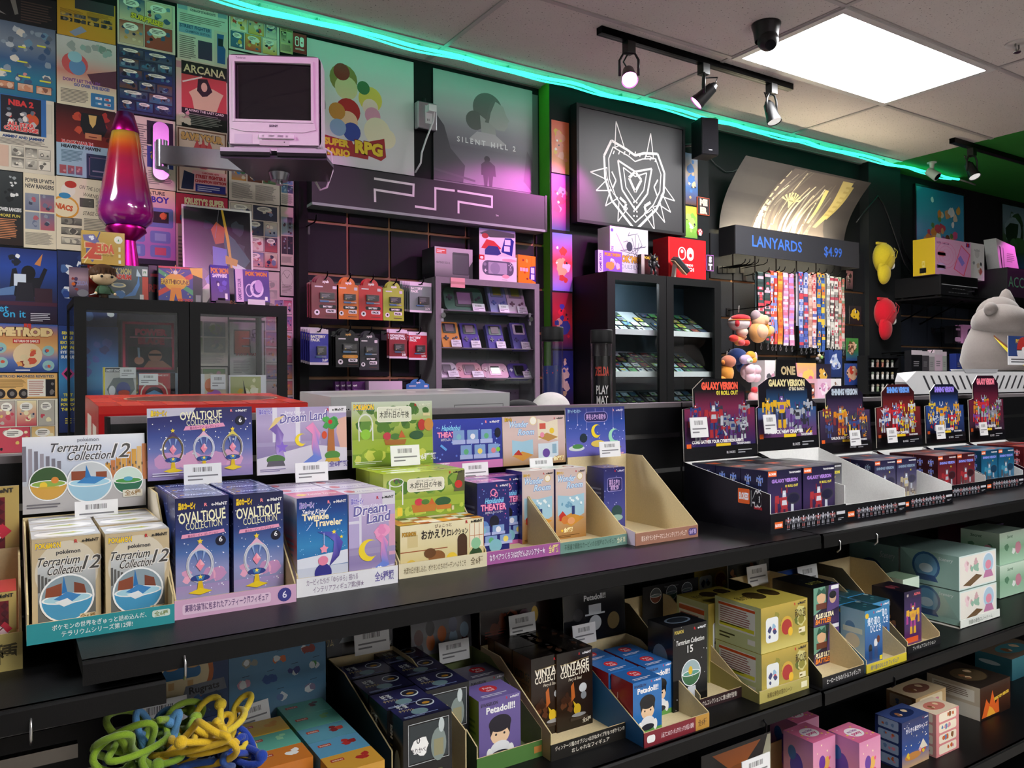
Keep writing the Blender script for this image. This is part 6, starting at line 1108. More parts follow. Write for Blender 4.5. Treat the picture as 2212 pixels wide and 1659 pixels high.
def gbpage(p):p.bands(['#e3c89a','#d9a0b4','#b97ab0','#a86ab0','#b96aa8']);p.text('FEATURE',.62,.93,.05,'#2c2430',mw=.6,bold=.02);p.text('GAME BOY',.5,.83,.08,'#3a2a9c',mw=.9,bold=.04);p.rrect(.46,.5,.5,.26,.04,'#6a70b0');p.rect(.56,.56,.32,.15,'#2a1a24');p.blobs(4,['#e06a3a','#c9442c'],R0(2),.56,.6,.32,.11,(.04,.08));[(p.rrect(.1+.45*i,.1+.19*j,.36,.16,.04,'#6f72b4'),p.rect(.18+.45*i,.13+.19*j,.2,.1,'#c9526a' if(i+j)%2 else '#8f94c4'))for i in range(2)for j in range(2)];p.rect(0,.0,1,.07,'#17142c')
page('pink and lilac cartridge page with blue BOY lettering beside the lava lamp',254,400,566,379,gbpage)
page('red bordered page with black bars behind the left cabinet door',258,572,690,379,lambda p:(p.rect(0,0,1,1,'#201a2c'),p.text('POKéMON ROULETTE',.5,.84,.08,'#c9303a',mw=.8,bold=.04),pics(p,R0(4),.1,.1,.8,.6,2,2,['#3a2438','#7a2438','#24243a'],.06)))
def powerb(p):p.rect(0,0,1,1,'#3a1c34');p.frame(.02,.02,.96,.96,.05,'#c93a5a');p.text('POWER',.55,.72,.12,'#e04a6a',mw=.74,bold=.08);p.text('BLADE',.55,.54,.12,'#b9344a',mw=.74,bold=.08);p.rect(.15,.66,.8,.02,'#f0a0b0');p.rect(.12,.06,.82,.42,'#14161f');p.ell(.62,.3,.13,.12,'#b98068');p.rect(.5,.3,.24,.04,'#14141a');p.poly([(.4,.06),(.5,.2),(.76,.2),(.94,.06)],'#a8705c');p.ell(.32,.2,.09,.08,'#b98068');p.poly([(.3,.26),(.34,.26),(.33,.46),(.29,.46)],'#9ab4d0')
page('dark pink framed advert of a man in sunglasses seen through the left glass door',262,692,800,378,powerb)
page('yellow and navy page low behind the left glass door',258,803,930,379,dark_scene(['#24284c','#c9b23a','#8a7a2c'],5,['#d9c43a','#3a3f6a','#e6d98a','#5a5030']))
def arcade(p):p.bands(['#bfcfc4','#cfd3c4','#d6cfba']);p.rect(.02,.66,.96,.34,'#8fb4c0');p.rect(.2,.62,.6,.38,'#dfe0d0');p.text('ARCADE',.55,.93,.07,'#4a86a4',mw=.7,bold=.02);p.text('GAME',.55,.85,.06,'#4a86a4',mw=.4,bold=.02);p.text('UPDATE',.5,.77,.08,'#5a6f7c',mw=.58,bold=.02);p.text('A ROUNDUP OF 1992',.5,.71,.03,'#3a3a40',mw=.44,bold=.03);p.text('COIN-OP STANDOUTS',.5,.66,.03,'#3a3a40',mw=.5,bold=.03);p.lines(.05,.5,.9,.12,5,'#8a867a');p.rect(.03,.36,.64,.12,'#7fa4bc');p.text('STREET FIGHTER',.35,.43,.045,'#2f4a6c',mw=.6,bold=.03);p.text('CHAMPION EDITION',.4,.375,.032,'#2f4a6c',mw=.48);p.lines(.04,.03,.32,.3,12,'#77726a');p.rect(.4,.06,.28,.24,'#3a3350');p.rect(.72,.02,.26,.46,'#cfc8b4');p.poly([(.78,.05),(.94,.05),(.95,.25),(.9,.3),(.92,.44),(.78,.44)],'#2c5a94');p.rect(.8,.28,.1,.1,'#1a1c28')
page('pale article page headed UPDATE with blue arcade cabinet',382,-40,127,492,arcade)
def arcana(p):p.rect(0,0,1,1,'#d9c0ae');p.rect(.1,.76,.9,.22,'#1c1918');p.text('ARCANA',.55,.82,.12,'#e0cfa0',mw=.82,bold=.02);p.rect(.1,.28,.88,.5,'#c94a4a');p.poly([(.24,.52),(.5,.66),(.72,.62),(.92,.56),(.86,.46),(.78,.28),(.34,.28),(.3,.44)],'#dcc49a');p.poly([(.42,.74),(.6,.76),(.7,.58),(.6,.5),(.5,.48),(.4,.56)],'#2a1c20');p.ell(.54,.63,.06,.07,'#d9b094');p.line((.12,.66),(.5,.78),.03,'#e6d9c9');p.rect(.1,.0,.9,.28,'#191717');p.text('PLAYING THE LAST CARD',.55,.235,.035,'#efe9dc',mw=.78,bold=.02);p.lines(.16,.03,.76,.18,7,'#8a8680');p.blobs(8,['#d99aa4','#e6cfc0'],R0(3),0,.0,.3,.24,(.05,.08));p.rect(0,.86,.1,.1,'#c98a94')
page('page with black heading band and robed figure on red',380,124,269,491,arcana)
def saveyour(p):p.rect(0,0,1,1,'#e3c4b4');p.frame(.02,.02,.96,.96,.03,'#8a5a4a');p.text('SAVE YOUR',.5,.82,.1,'#e0a86a',mw=.84,bold=.08,out='#3a3450');p.circ(.52,.58,.26,'#c93f4a');p.poly([(.3,.64),(.4,.84),(.46,.7),(.52,.86),(.58,.7),(.64,.84),(.74,.64)],'#d9565c');p.text('CHAMPION',.52,.63,.05,'#f0c4a8',mw=.4,bold=.04);p.ell(.52,.55,.22,.06,'#1c1a1e');p.text('STREET FIGHTER',.52,.535,.045,'#f0ece4',mw=.4,bold=.04,shear=.3);p.rect(.3,.06,.68,.3,'#f0b0b4');p.text("CAPCOM'S NEW",.66,.32,.025,'#c9303a',mw=.4,bold=.04);p.text('STREET FIGHTER II',.66,.25,.05,'#c9303a',mw=.6,bold=.06);p.text('CHAMPION EDITION',.66,.185,.04,'#c9303a',mw=.62,bold=.06);p.rect(.36,.04,.6,.12,'#2c2f8a');p.lines(.4,.05,.5,.09,3,'#c9c4e0');p.poly([(.08,.06),(.32,.06),(.34,.3),(.14,.34)],'#1f2448')
page('pink page with SAVE YOUR lettering behind the grey bracket arm',381,271,414,491,saveyour)
def krusty(p):p.rect(0,0,1,1,'#e0b4b4');p.rect(0,.62,1,.38,'#c22a4a');p.text("KRUSTY'S SUPER",.55,.88,.075,'#e9dfae',mw=.78,bold=.06);p.text('FUN HOUSE',.55,.76,.08,'#f0e6d9',mw=.76,bold=.06);p.blobs(4,['#2a4f86'],R0(3),.02,.6,.2,.2,(.06,.1));p.lines(.04,.08,.25,.4,9,'#9a7a84')
page('red and pink page with yellow lettering half hidden by the archer print',380,416,590,492,krusty)
page('pale gadget article behind the right glass door',383,672,790,492,article('#cfc6ba',None,'#333',9,['#8a8a84','#5f6a6c','#b9b2a4','#7a8a5a'],.6,1))
page('green tinted creature page low behind the right glass door',383,793,930,492,comic('#bdb6ac',31,['#6a8a5a','#8a9a7a','#b98a94','#a8a096'],3))
page('green lit comic page at the top beside the white television',494,-12,104,603,comic('#dfe0d0',41,['#e0dcc4','#c9d0b4','#d9b04a','#c94a3a','#3f6a8a','#efe9d4'],3))
page('article page hidden behind the white television',494,108,300,604,article('#d9d2c6',None,'#333',6))
page('article page with brown blocks below the bracket arm',494,304,431,604,article('#ddd0c4','TEENAGE HEROES','#5a3a2c',7,['#6a3a2c','#c98a3a','#3f7ab4','#3f6a44','#d9c9b4'],.5,2))
page('comic page with laughing red mouth panel right of the archer print',494,433,578,604,comic('#e0d0c4',43,['#cfa49a','#d9cbb4','#b9565a','#7a86a8','#e3d9c9','#3f3f54'],4))
page('pale diagram page behind the purple handheld game box',494,581,690,604,article('#dccbc4',None,'#333',17,['#cfc4bc','#a8a29c','#e0c4c0'],.4,1))
def e3(p):p.rect(0,0,1,1,'#cfccc8');p.text('E',.36,.46,.36,'#c0563a',mw=.5,bold=.08,out='#5a3a34');p.text('3',.76,.66,.2,'#b9bcc4',bold=.06,out='#5a5a60');p.text('SHOW WATCH',.55,.38,.05,'#b93a3a',mw=.8,bold=.04);p.ell(.6,.18,.3,.16,'#b9b9b8');p.lines(.1,.05,.5,.24,8,'#9a9896')
page('white page with large red E3 lettering seen through the right glass door',496,695,812,570,e3)
page('pink comic strip page at the right edge behind the cabinet',572,640,900,634,comic('#e6c4cc',45,['#d98aa0','#c95a7a','#8a7ab4','#e0d0d4','#e08a5a'],7,bub=False))
page('narrow yellow green page of square windows at the top of the wall',605,26,112,632,article('#d9d49a',None,'#333',51,['#2c2a20','#8a8a54','#c9c9a0'],.6,1))
page('narrow cream page strip with blue squares beside the black post',606,366,442,634,article('#d0c8b9',None,'#333',52,['#5a86a8','#3f4a6a','#8fa8b8'],.5,1))
page('narrow dark menu page strip beside the black post, right of the comic',606,446,572,634,article('#cfc0b0',None,'#333',53,['#3a2a34','#5a3a44','#8a9aa4','#2a2a34'],.66,1))
page('narrow pale clock drawing page strip beside the black post',606,576,638,634,lambda p:(p.rect(0,0,1,1,'#cdc6bc'),p.ring(.5,.6,.45,.3,.05,'#8a857c'),p.line((.5,.6),(.7,.75),.03,'#6a655c'),p.line((.5,.6),(.2,.8),.03,'#6a655c'),p.lines(.1,.1,.8,.3,6,'#8a857c')))
page('red corner poster with white split controller logo above the television',633,70,112,662,lambda p:(p.rect(0,0,1,1,'#8a1f1c'),p.rrect(.14,.34,.3,.5,.13,'#e6ddd6'),p.rrect(.19,.39,.2,.4,.09,'#8a1f1c'),p.circ(.29,.68,.06,'#e6ddd6'),p.rrect(.5,.34,.3,.5,.13,'#e6ddd6'),p.circ(.65,.56,.065,'#8a1f1c'),p.text('NINTENDO',.5,.16,.09,'#e6ddd6',mw=.66,bold=.02)),y=PY-.055,group=None)
# == bracket arm, tray and television
p0=aY(345,330,WY);t=empty('tv_bracket','grey swing arm wall bracket carrying the white television','wall bracket',(p0.x,WY-.0015,p0.z));GR='#9a9aa2'
b=MB();b.M=Matrix.Rotation(PI/2,4,'X')
b.prism([(.03*math.cos(a),(.085 if math.sin(a)>0 else-.085)+.03*math.sin(a))for a in[PI*2*k/24+.001 for k in range(24)]],'z',0,.03,GR,'metal');b.M=None;b.build('wall_plate',t)
b=MB();b.cyl((0,-.05,-.07),(0,-.05,.035),.021,GR,'metal',20);b.box(-.012,-.05,-.06,.012,-.02,.02,GR,'metal');b.build('swivel',t)
E5=aY(603,356,2.93)-Vector((p0.x,WY-.0015,p0.z))
b=MB();s0=Vector((0,-.05,-.02));d=E5-s0;L_=d.length;ang=math.atan2(d.y,d.x)
b.M=Matrix.Translation(s0)@Matrix.Rotation(ang,4,'Z')@Matrix.Rotation(-math.asin(d.z/L_),4,'Y');b.box(0,-.018,-.036,L_,.018,.034,'#a8a8b0','metal');b.M=None;b.build('arm',t)
b=MB();b.cyl(E5+Vector((0,0,-.03)),E5+Vector((0,0,.075)),.05,GR,'metal',22,.056);b.cyl(E5+Vector((0,0,-.06)),E5+Vector((0,0,-.03)),.03,GR,'metal',18,.04);b.cyl(E5+Vector((0,0,-.075)),E5+Vector((0,0,-.06)),.013,'#b9b9be','metal',10);b.build('pivot',t)
TVR=-math.radians(26.8);tz=aY(590,322,2.75).z
c0=aY(592,322,2.75)
def tvm():return Matrix.Translation(Vector((c0.x,c0.y,tz))-Vector((p0.x,WY-.0015,p0.z)))@Matrix.Rotation(TVR,4,'Z')
b=MB();b.M=tvm()
for sx in(-1,1):
 b.box(min(.012*sx,.178*sx),-.012,-.014,max(.012*sx,.178*sx),.012,.0,'#b9b9c0','plastic');b.box(min(.012*sx,.178*sx),-.013,-.026,max(.012*sx,.178*sx),.02,-.014,'#141416','plastic')
b.prism([(-.18,.0),(-.16,.012),(-.13,.3),(.15,.3),(.19,.1),(.18,0)],'z',-.034,-.022,'#4a4a52','plastic');b.M=None;b.build('tray',t)
t=empty('television','white tube television on the wall bracket, lit pink','television',(c0.x,c0.y,tz+.0005),TVR);WH='#dcdadc'
b=MB();W2=.159
b.M=Matrix.Translation((0,.075,.0));
def ring_prof(w_,h_,z0,y,r=.022,n=4):
 pts=[]
 for cx,cz,a0 in((w_-r,z0+h_-r,0),(-w_+r,z0+h_-r,90),(-w_+r,z0+r,180),(w_-r,z0+r,270)):
  for k in range(n+1):a=math.radians(a0+90*k/n);pts.append((cx+r*math.cos(a),y,cz+r*math.sin(a)))
 return pts
secs=[ring_prof(W2,.318,.012,-.062),ring_prof(W2+.002,.322,.010,-.05),ring_prof(W2+.002,.322,.010,.02),ring_prof(W2-.01,.31,.008,.06),ring_prof(W2-.03,.26,.006,.16),ring_prof(W2-.055,.21,.004,.27),ring_prof(W2-.065,.19,.004,.28)]
n=len(secs[0]);pts=sum(secs,[]);fs=[(k*n+j,k*n+(j+1)%n,(k+1)*n+(j+1)%n,(k+1)*n+j)for k in range(len(secs)-1)for j in range(n)]
b.mesh(pts,fs,WH,'plastic');b.mesh(secs[-1],[tuple(range(n))],WH,'plastic');b.box(-W2+.02,-.055,0,W2-.02,.2,.014,WH,'plastic');b.M=None
SX0,SX1,SZ0,SZ1=-.134,.128,.1,.302;oz0,oz1=.012,.33;fy=.013
for q in((-W2+.008,oz0+.006,SX0,oz1-.006),(SX1,oz0+.006,W2-.008,oz1-.006),(SX0,oz0+.006,SX1,SZ0),(SX0,SZ1,SX1,oz1-.006)):b.box(q[0],fy-.006,q[1],q[2],fy+.02,q[3],WH,'plastic')
b.build('cabinet',t)
b=MB()
for q in((SX0-.006,SZ0-.006,SX0+.002,SZ1+.006),(SX1-.002,SZ0-.006,SX1+.006,SZ1+.006),(SX0,SZ0-.006,SX1,SZ0+.002),(SX0,SZ1-.002,SX1,SZ1+.006)):b.box(q[0],fy-.012,q[1],q[2],fy-.002,q[3],WH,'plastic')
b.prism([(-.14,.092),(.138,.092),(.142,.07),(.1,.06),(-.1,.06),(-.144,.07)],'y',fy-.011,fy-.005,WH,'plastic');p=front(b,-.144,fy-.0112,.06,.142,.1,'plastic');p.text('SONY',.5,.42,.2,'#3a3a48',mw=.16,bold=.05);p=front(b,-.14,fy-.0062,.304,.14,.33,'plastic');p.text('Trinitron',.04,.3,.3,'#77777f','L',mw=.12)
b.build('bezel',t)
b=MB();N=14;pts=[]
for j in range(N+1):
 for i in range(N+1):
  x=SX0+(SX1-SX0)*i/N;z=SZ0+(SZ1-SZ0)*j/N;u_,v_=2*i/N-1,2*j/N-1;pts.append((x,fy+.010-.012*(1-u_*u_*.8)*(1-v_*v_*.35),z))
b.mesh(pts,[(j*(N+1)+i,j*(N+1)+i+1,(j+1)*(N+1)+i+1,(j+1)*(N+1)+i)for j in range(N)for i in range(N)],'#1b181d','screen',True);b.build('screen',t)
b=MB();b.rbox(-.05,-.004,.036,.07,.004,.05,.003,'#e3e0e4','plastic');
for x in(-.04,-.018,.012,.04):b.box(x,fy-.017,.040,x+(.02 if x in(-.018,.012)else .008),fy-.008,.047,'#c9c6ce','plastic')
b.box(-.135,fy-.0068,.02,-.075,fy-.006,.052,'#cfccd4','plastic');b.box(-.05,fy-.0075,.014,.05,fy-.006,.03,'#c9c7c6','plastic');b.cyl((.034,fy-.009,.026),(.034,fy-.006,.026),.002,'#2a2a2e','plastic',8);b.build('control_panel',t)
b=MB();b.cyl((W2-.012,.12,.2),(W2+.0,.12,.2),.016,'#5a5a60','plastic',14);b.box(W2-.02,.1,.17,W2-.008,.16,.29,'#8a8a90','plastic');b.build('side_speaker',t)
ca=Vector((c0.x,c0.y,tz))
pts=[aY(668,300,3.0),aY(716,330,2.98),aY(718,370,2.97),aY(706,405,2.97),aY(692,411,2.98),aY(677,385,3.0),aY(664,352,3.03)]
b=MB();b.tube([p-ca for p in pts],.0042,'#d6d3d6','plastic',8);
ob=b.build('power_cord',t);ob.matrix_local=Matrix.Rotation(-TVR,4,'Z')
# == glass cabinet on the left
GYF,GYB=3.02,3.40
a0=aY(160,640,GYF);a1=aY(620,665,GYF);am=aY(409,652,GYF);GZ=a0.z;GX0,GX1,GXM=a0.x,a1.x,am.x
t=empty('glass_cabinet','black framed display cabinet with two glass doors in front of the magazine pages','display cabinet',(GX0,GYF,.9));HH=GZ-.9;WW=GX1-GX0;DD=GYB-GYF;BK='#0b0b0c'
b=MB();b.box(0,.02,HH-.02,WW,DD,HH,BK,'softplastic');b.box(0,.02,0,WW,DD,.02,BK,'softplastic')
for x in(0,WW-.02):b.box(x,DD-.02,.02,x+.02,DD,HH-.02,BK,'softplastic')
b.build('carcass',t)
ZSH=aY(300,872,3.1).z-.9
b=MB();b.box(.022,.03,ZSH-.006,WW-.022,DD-.02,ZSH,'#cfe0de','glass');b.build('glass_shelf',t)
for nm_,x in(('left_side_glass',.004),('right_side_glass',WW-.008)):
 b=MB();b.box(x,.025,.02,x+.004,DD-.021,HH-.02,'#e0eeee','glass');b.build('side_glass',t)
for xa,xb in((0,GXM-GX0-.0015),(GXM-GX0+.0015,WW)):
 d=empty('door','','',(xa,0,0));del d['label'];del d['category'];d.parent=t;w_=xb-xa;fr=.036
 b=MB()
 for q in((0,0,fr,HH),(w_-fr,0,w_,HH),(fr,HH-fr*1.15,w_-fr,HH),(fr,0,w_-fr,fr)):b.box(q[0],0,q[1],q[2],.018,q[3],BK,'softplastic')
 b.build('door_frame',d);b=MB();b.box(fr,.007,fr,w_-fr,.011,HH-fr*1.15,'#dfe6e6','glass');b.build('glass_pane',d)
zi=.9+ZSH+.0005
def game(W,H,D,base,art,mat='gloss'):return carton(W,D,H,base,art,None,lambda p:p.rect(0,0,1,1,base),None,mat)
def gbox(name,label,uL,vT,uR,y,zs,D,base,art,cat='game box',group=None,mat='gloss',tag_=None):
 x,W,H=pxb(uL,vT,uR,y,zs);b=game(W,H,D,base,art,mat)
 if tag_:b.box(W*tag_[0],-.003,H*tag_[1],W*tag_[2],-.001,H*tag_[3],'#e6e6e6','card');tagp(front(b,W*tag_[0],-.003,H*tag_[1],W*tag_[2],H*tag_[3]))
 return put(b,name,label,cat,x,y,zs,0,group)
gbox('game_box','grey handheld game box with blue blob art behind the left glass door',223,793,294,3.1,zi,.025,'#b9b9b4',lambda p:(p.rect(0,0,1,1,'#c9c9c4'),p.rect(0,0,.05,1,'#e0cc2c'),p.rect(.06,.86,.9,.12,'#26262a'),p.text('GAME BOY ADVANCE',.3,.88,.07,'#f0f0f0',mw=.44,bold=.04),p.poly([(.1,.4),(.3,.7),(.9,.75),(.96,.4),(.7,.1),(.25,.1)],'#6f787a'),p.ell(.6,.4,.22,.2,'#4a5590'),p.ell(.62,.3,.18,.08,'#c95a4a'),p.ell(.26,.36,.1,.14,'#e6e6ea')),tag_=(.5,.7,.98,.98))
gbox('game_box','red ringed handheld game box behind the left glass door',300,806,368,3.1,zi,.025,'#a82c34',lambda p:(p.rect(0,0,1,1,'#b03038'),p.circ(.48,.3,.44,'#e3d9c9'),p.circ(.48,.3,.4,'#a82c34'),p.circ(.48,.26,.3,'#2a2430'),p.poly([(.2,.3),(.48,.44),(.76,.3),(.48,.12)],'#5a86b0'),p.text('GAME BOY',.74,.9,.06,'#f0dcd9',mw=.4),p.text('RED VERSION',.5,.6,.08,'#e6d9c0',mw=.5)),tag_=(.0,.6,.6,.98))
gbox('game_box','pale handheld game case at the middle post of the glass cabinet',369,806,392,3.11,zi,.02,'#9ab0c0',lambda p:(p.rect(0,0,1,1,'#9fb4c4'),p.rect(0,0,.4,1,'#26262c'),p.text('BOY COLOR',.2,.2,.2,'#f0f0f0',mw=.3)))
gbox('game_box','handheld game case with pink and purple art behind the right glass door',430,808,488,3.1,zi,.02,'#c9b9c4',lambda p:(p.rect(0,0,1,1,'#cfc0a8'),p.rect(0,0,.2,1,'#d6d6da'),p.ell(.55,.25,.28,.2,'#b06ac0'),p.ell(.4,.6,.2,.25,'#c9683a'),p.text('BOY COLOR',.1,.1,.1,'#22222a',mw=.18,rot=PI/2)),tag_=(.42,.45,.98,.98))
gbox('game_box','white framed game case with pale green art behind the right glass door',495,810,575,3.1,zi,.02,'#e6e6e8',lambda p:(p.rect(0,0,1,1,'#e6e6e8'),p.rect(.03,.04,.82,.9,'#a8ac6a'),p.blobs(7,['#d9d6a0','#8a8f4a','#e6e3c4','#c9a83a'],R0(3),.05,.1,.78,.8,(.06,.14)),p.poly([(.36,.85),(.4,.3),(.46,.3)],'#2a2a24'),p.text('3DS',.92,.2,.1,'#3a3a3e',rot=PI/2,mw=.2)))
zc=GZ+.0005
def n64(p,bg,art):p.rect(0,0,1,1,bg);art(p);p.rect(.86,.72,.12,.2,'#f0f0ee');p.poly([(.89,.76),(.92,.86),(.95,.76),(.95,.86),(.89,.86)],'#3a8a4a')
x,W,H=pxb(225,570,320,3.08,zc)
def stad(p):n64(p,'#5a6268',lambda p:(p.bands(['#6a7278','#4f565c','#5a6a74']),p.poly([(.86,0),(1,0),(1,.7),(.86,.7)],'#c9483a'),p.text('POKéMON',.36,.76,.15,'#e0d08a',mw=.5,bold=.06,out='#2a4f9c'),p.text('STADIUM',.36,.6,.13,'#c9302a',mw=.5,bold=.06,out='#f0d9c0'),p.ell(.32,.42,.17,.07,'#e6ddb0'),p.ell(.32,.43,.12,.045,'#8a9aa4'),p.poly([(.45,.1),(.7,.15),(.8,.45),(.78,.8),(.74,.5),(.62,.25)],'#5a8ac9'),p.poly([(.72,.7),(.74,.92),(.84,.7)],'#cfe0f0'),p.blobs(5,['#4f7ab0','#9fb4c4'],R0(2),.1,.02,.4,.3,(.06,.1)),p.rect(.8,.04,.09,.14,'#f0f0ee')))
stb=carton(W,.035,H,'#33363a',stad,None,None,lambda p:(p.rect(0,0,1,1,'#2c2e32'),p.rect(.2,.8,.6,.16,'#f0f0ee'),p.blobs(4,['#c98a3a','#6a4a8a'],R0(2),.1,.05,.8,.2,(.1,.2))))
put(stb,'game_box','grey game box with yellow and red lettering and blue curved shape on the cabinet','game box',x,3.08,zc)
x2,W,H=pxb(150,575,192,3.05,zc)
put(carton(W,.03,H,'#4a3a4c',lambda p:(p.bands(['#5a4a5c','#a88a94','#6a5a6c','#2c2c38']),p.blobs(6,['#2f2440','#8a3a34','#4a3a5a'],R0(3),.0,.2,.5,.5,(.1,.18)),p.circ(.22,.45,.1,'#c9622c'),p.text('ZELDA',.66,.42,.14,'#8f8ab4',mw=.6,bold=.03),p.ell(.7,.16,.3,.12,'#77757c')),None,lambda p:p.rect(0,0,1,1,'#2c2430'),lambda p:(p.rect(0,0,1,1,'#b03a2c'),p.rect(.1,.7,.8,.25,'#e9d9a0'))),'game_box','dark purple game box with pale lilac lettering at the left end of the cabinet','game box',x2,3.07,zc,-.12)
x3,W3,H3=pxb(190,570,230,3.1,zc)
put(carton(W3+.01,.03,H3,'#b0302c',lambda p:(p.rect(0,0,1,1,'#b8352e'),p.blobs(5,['#8a1f20','#c9503a','#2c1c20'],R0(2),.1,.1,.8,.5,(.1,.2)),p.rect(.1,.85,.6,.1,'#e6d9d0'))),'game_box','red game box mostly hidden behind the brown haired figurine','game box',x3,3.12,zc)
x,W,H=pxb(177,496,270,3.06,zc+.1)
zg=aY(177,568,3.06).z
def gold(p):p.bands(['#c9a23c','#b98f2c','#c49a38']);p.poly([(.1,.55),(.22,.75),(.4,.7),(.42,.35),(.24,.05),(.1,.3)],'#5a5a8a');p.text('Z',.26,.2,.42,'#c9442c',bold=.08,out='#e0c08a');p.text('ELDA',.54,.36,.26,'#d2502c',mw=.42,bold=.06,out='#e6c98a');p.text('OCARINA OF TIME',.55,.26,.05,'#7a5a1c',mw=.36);p.poly([(.02,.86),(.28,.9),(.4,.7),(.3,.62),(.05,.7)],'#6f6aa0');p.blobs(4,['#e6e6ee'],R0(2),.06,.7,.24,.18,(.03,.05));p.circ(.85,.78,.1,'#f0ece0');p.star(.85,.78,.06,'#c9a23c',8);p.circ(.85,.78,.045,'#f0ece0');p.poly([(.83,.74),(.85,.82),(.87,.74)],'#3a8a4a');p.rect(.85,.42,.05,.14,'#e9dfae');p.rect(.85,.24,.05,.1,'#e9dfae');p.rect(.85,.06,.06,.1,'#f0ece0');p.line((.42,.98),(.34,.72),.03,'#4a4a7a');p.line((.05,.02),(.14,.2),.03,'#e6d28a')
put(carton(aY(270,500,3.06).x-aY(177,500,3.06).x,.04,aY(177,496,3.06).z-zg,'#b98f2c',gold,lambda p:p.rect(0,0,1,1,'#c9a23c'),None,lambda p:(p.bands(['#8a6a34','#6a4a24','#8a6a3c']),p.rect(.1,.78,.8,.18,'#f0ece0'),p.blobs(7,['#4a3420','#b98f5a'],R0(4),r=(.1,.25)))),'game_box','gold game box with red lettering stacked on top of the other boxes','game box',aY(177,568,3.06).x,3.065,zg)
put(carton(.19,.035,zg-zc-.001,'#2c2a30',None),'game_box','dark game box carrying the gold box at the back of the cabinet top','game box',aY(177,568,3.06).x,3.12,zc)
x,W,H=pxb(342,573,437,3.06,zc)
def earth(p):p.rect(0,0,1,1,'#2c2c30');p.rect(0,.04,.78,.88,'#3f3f8a');r=R0(2);p.poly([(0,.3),(.78,.85),(.78,.7),(0,.14)],'#c9403a');p.poly([(0,.8),(.78,.2),(.78,.35),(0,.92)],'#4a9a6a');p.stars(10,['#e9c93a','#f0f0f0'],r,.02,.1,.74,.8,(.008,.016));p.ell(.38,.56,.26,.24,'#e6a02c');p.text('EARTHBOUND',.38,.5,.13,'#7a3a1c',mw=.66,bold=.02,out='#f0c83a',outw=.1);p.poly([(.24,.0),(.34,.0),(.38,.25),(.44,0),(.54,0),(.5,.4),(.28,.4)],'#e0832c');p.circ(.38,.83,.05,'#e3dcd0');[p.line((.38+.1*math.cos(a),.72+.14*math.sin(a)),(.38+.22*math.cos(a),.72+.32*math.sin(a)),.012,'#e6a83a')for a in(.4,.9,1.57,2.2,2.7)];p.rect(0,.94,.7,.05,'#c9303a');p.poly([(.7,.98),(1,1),(1,.7),(.76,.8)],'#e6b42c');p.rect(.84,.02,.12,.2,'#8a8a8c');p.text('NINTENDO',.6,.03,.07,'#c9302c',mw=.34,bold=.03)
put(carton(W,.035,H,'#2c2c30',earth,lambda p:p.rect(0,0,1,1,'#c9303a'),None,lambda p:(p.rect(0,0,1,1,'#2a2226'),p.rect(.2,.3,.5,.4,'#8a4a6a'))),'game_box','colourful game box with large yellow orange figure shape on the cabinet','game box',x,3.06,zc)
x,W,H=pxb(322,572,345,3.12,zc)
put(carton(W+.02,.03,H,'#1c1826',lambda p:(p.rect(0,0,1,1,'#201a2c'),p.text('RPG',.4,.3,.2,'#c92f3a',mw=.8,bold=.05),p.rect(.1,.7,.8,.08,'#b03040'))),'game_box','black game box with red letters half hidden left of the colourful yellow orange box','game box',x,3.13,zc)
def sapph(p):p.bands(['#3f3a9c','#4a3fa0','#2c2470']);p.text('POKéMON',.5,.78,.14,'#e0883a',mw=.95,bold=.06);p.text('SAPPHIRE',.5,.66,.1,'#f0e6f4',mw=.8,bold=.04);p.blobs(7,['#5a4fc0','#2c2470','#6a5fd0'],R0(3),.05,.1,.9,.5,(.12,.25));p.rect(.74,.06,.14,.16,'#efefef');p.ell(.4,.46,.06,.05,'#f0f0f0')
x,W,H=pxb(458,566,500,3.07,zc+.012)
def standing(name,label,uL,vT,uR,y,art,base,D=.022,lean=.16,spine=None):
 x,W,H=pxb(uL,vT,uR,y,zc+.014);t=empty(name,label,'game box',(x,y,zc));b=game(W,H,D,base,art);
 o=b.build('box',t);o.location=(0,.012,.014);o.rotation_euler=(-lean,0,0)
 b=MB();b.box(W*.2,0,0,W*.95,.05,.006,'#141416','plastic');b.box(W*.2,-.002,.006,W*.95,.002,.016,'#141416','plastic');b.prism([(.004,.006),(.05,.006),(.05,.09),(.044,.09)],'x',W*.35,W*.75,'#141416','plastic');b.build('stand',t);return t
standing('game_box','blue violet handheld game box with orange heading on a small stand',458,568,498,3.08,sapph,'#3a348c')
def crystal(p):p.rect(0,0,1,1,'#6a4a9c');p.bands(['#6a4f9c','#54408a','#5a4894'],.22,0,.78,1);p.rect(0,0,.22,1,'#d9b4dc');p.text('GAME BOY COLOR',.15,.06,.09,'#4a2a7a','L',rot=PI/2,bold=.03,mw=.66);p.text('POKéMON',.62,.82,.12,'#e08a3a',mw=.64,bold=.06,out='#8a3a8a');p.ring(.62,.42,.2,.26,.3,'#e6d0f0');p.ring(.4,.36,.12,.2,.2,'#dcc0ea');p.ell(.68,.5,.12,.2,'#c9a0dc');p.rect(.85,.07,.08,.12,'#efefef')
standing('game_box','purple handheld game box with pale lilac spine and ring art on a small stand',512,577,585,3.07,crystal,'#54408a')
b=MB();x,W,H=pxb(535,643,572,3.05,zc);b.box(0,0,.002,W,.003,.022,'#e6dce6','card');b.box(0,0,0,W,.02,.002,'#e6dce6','card');put(b,'price_label','small white label card in front of the purple handheld box','price label',x,3.045,zc)
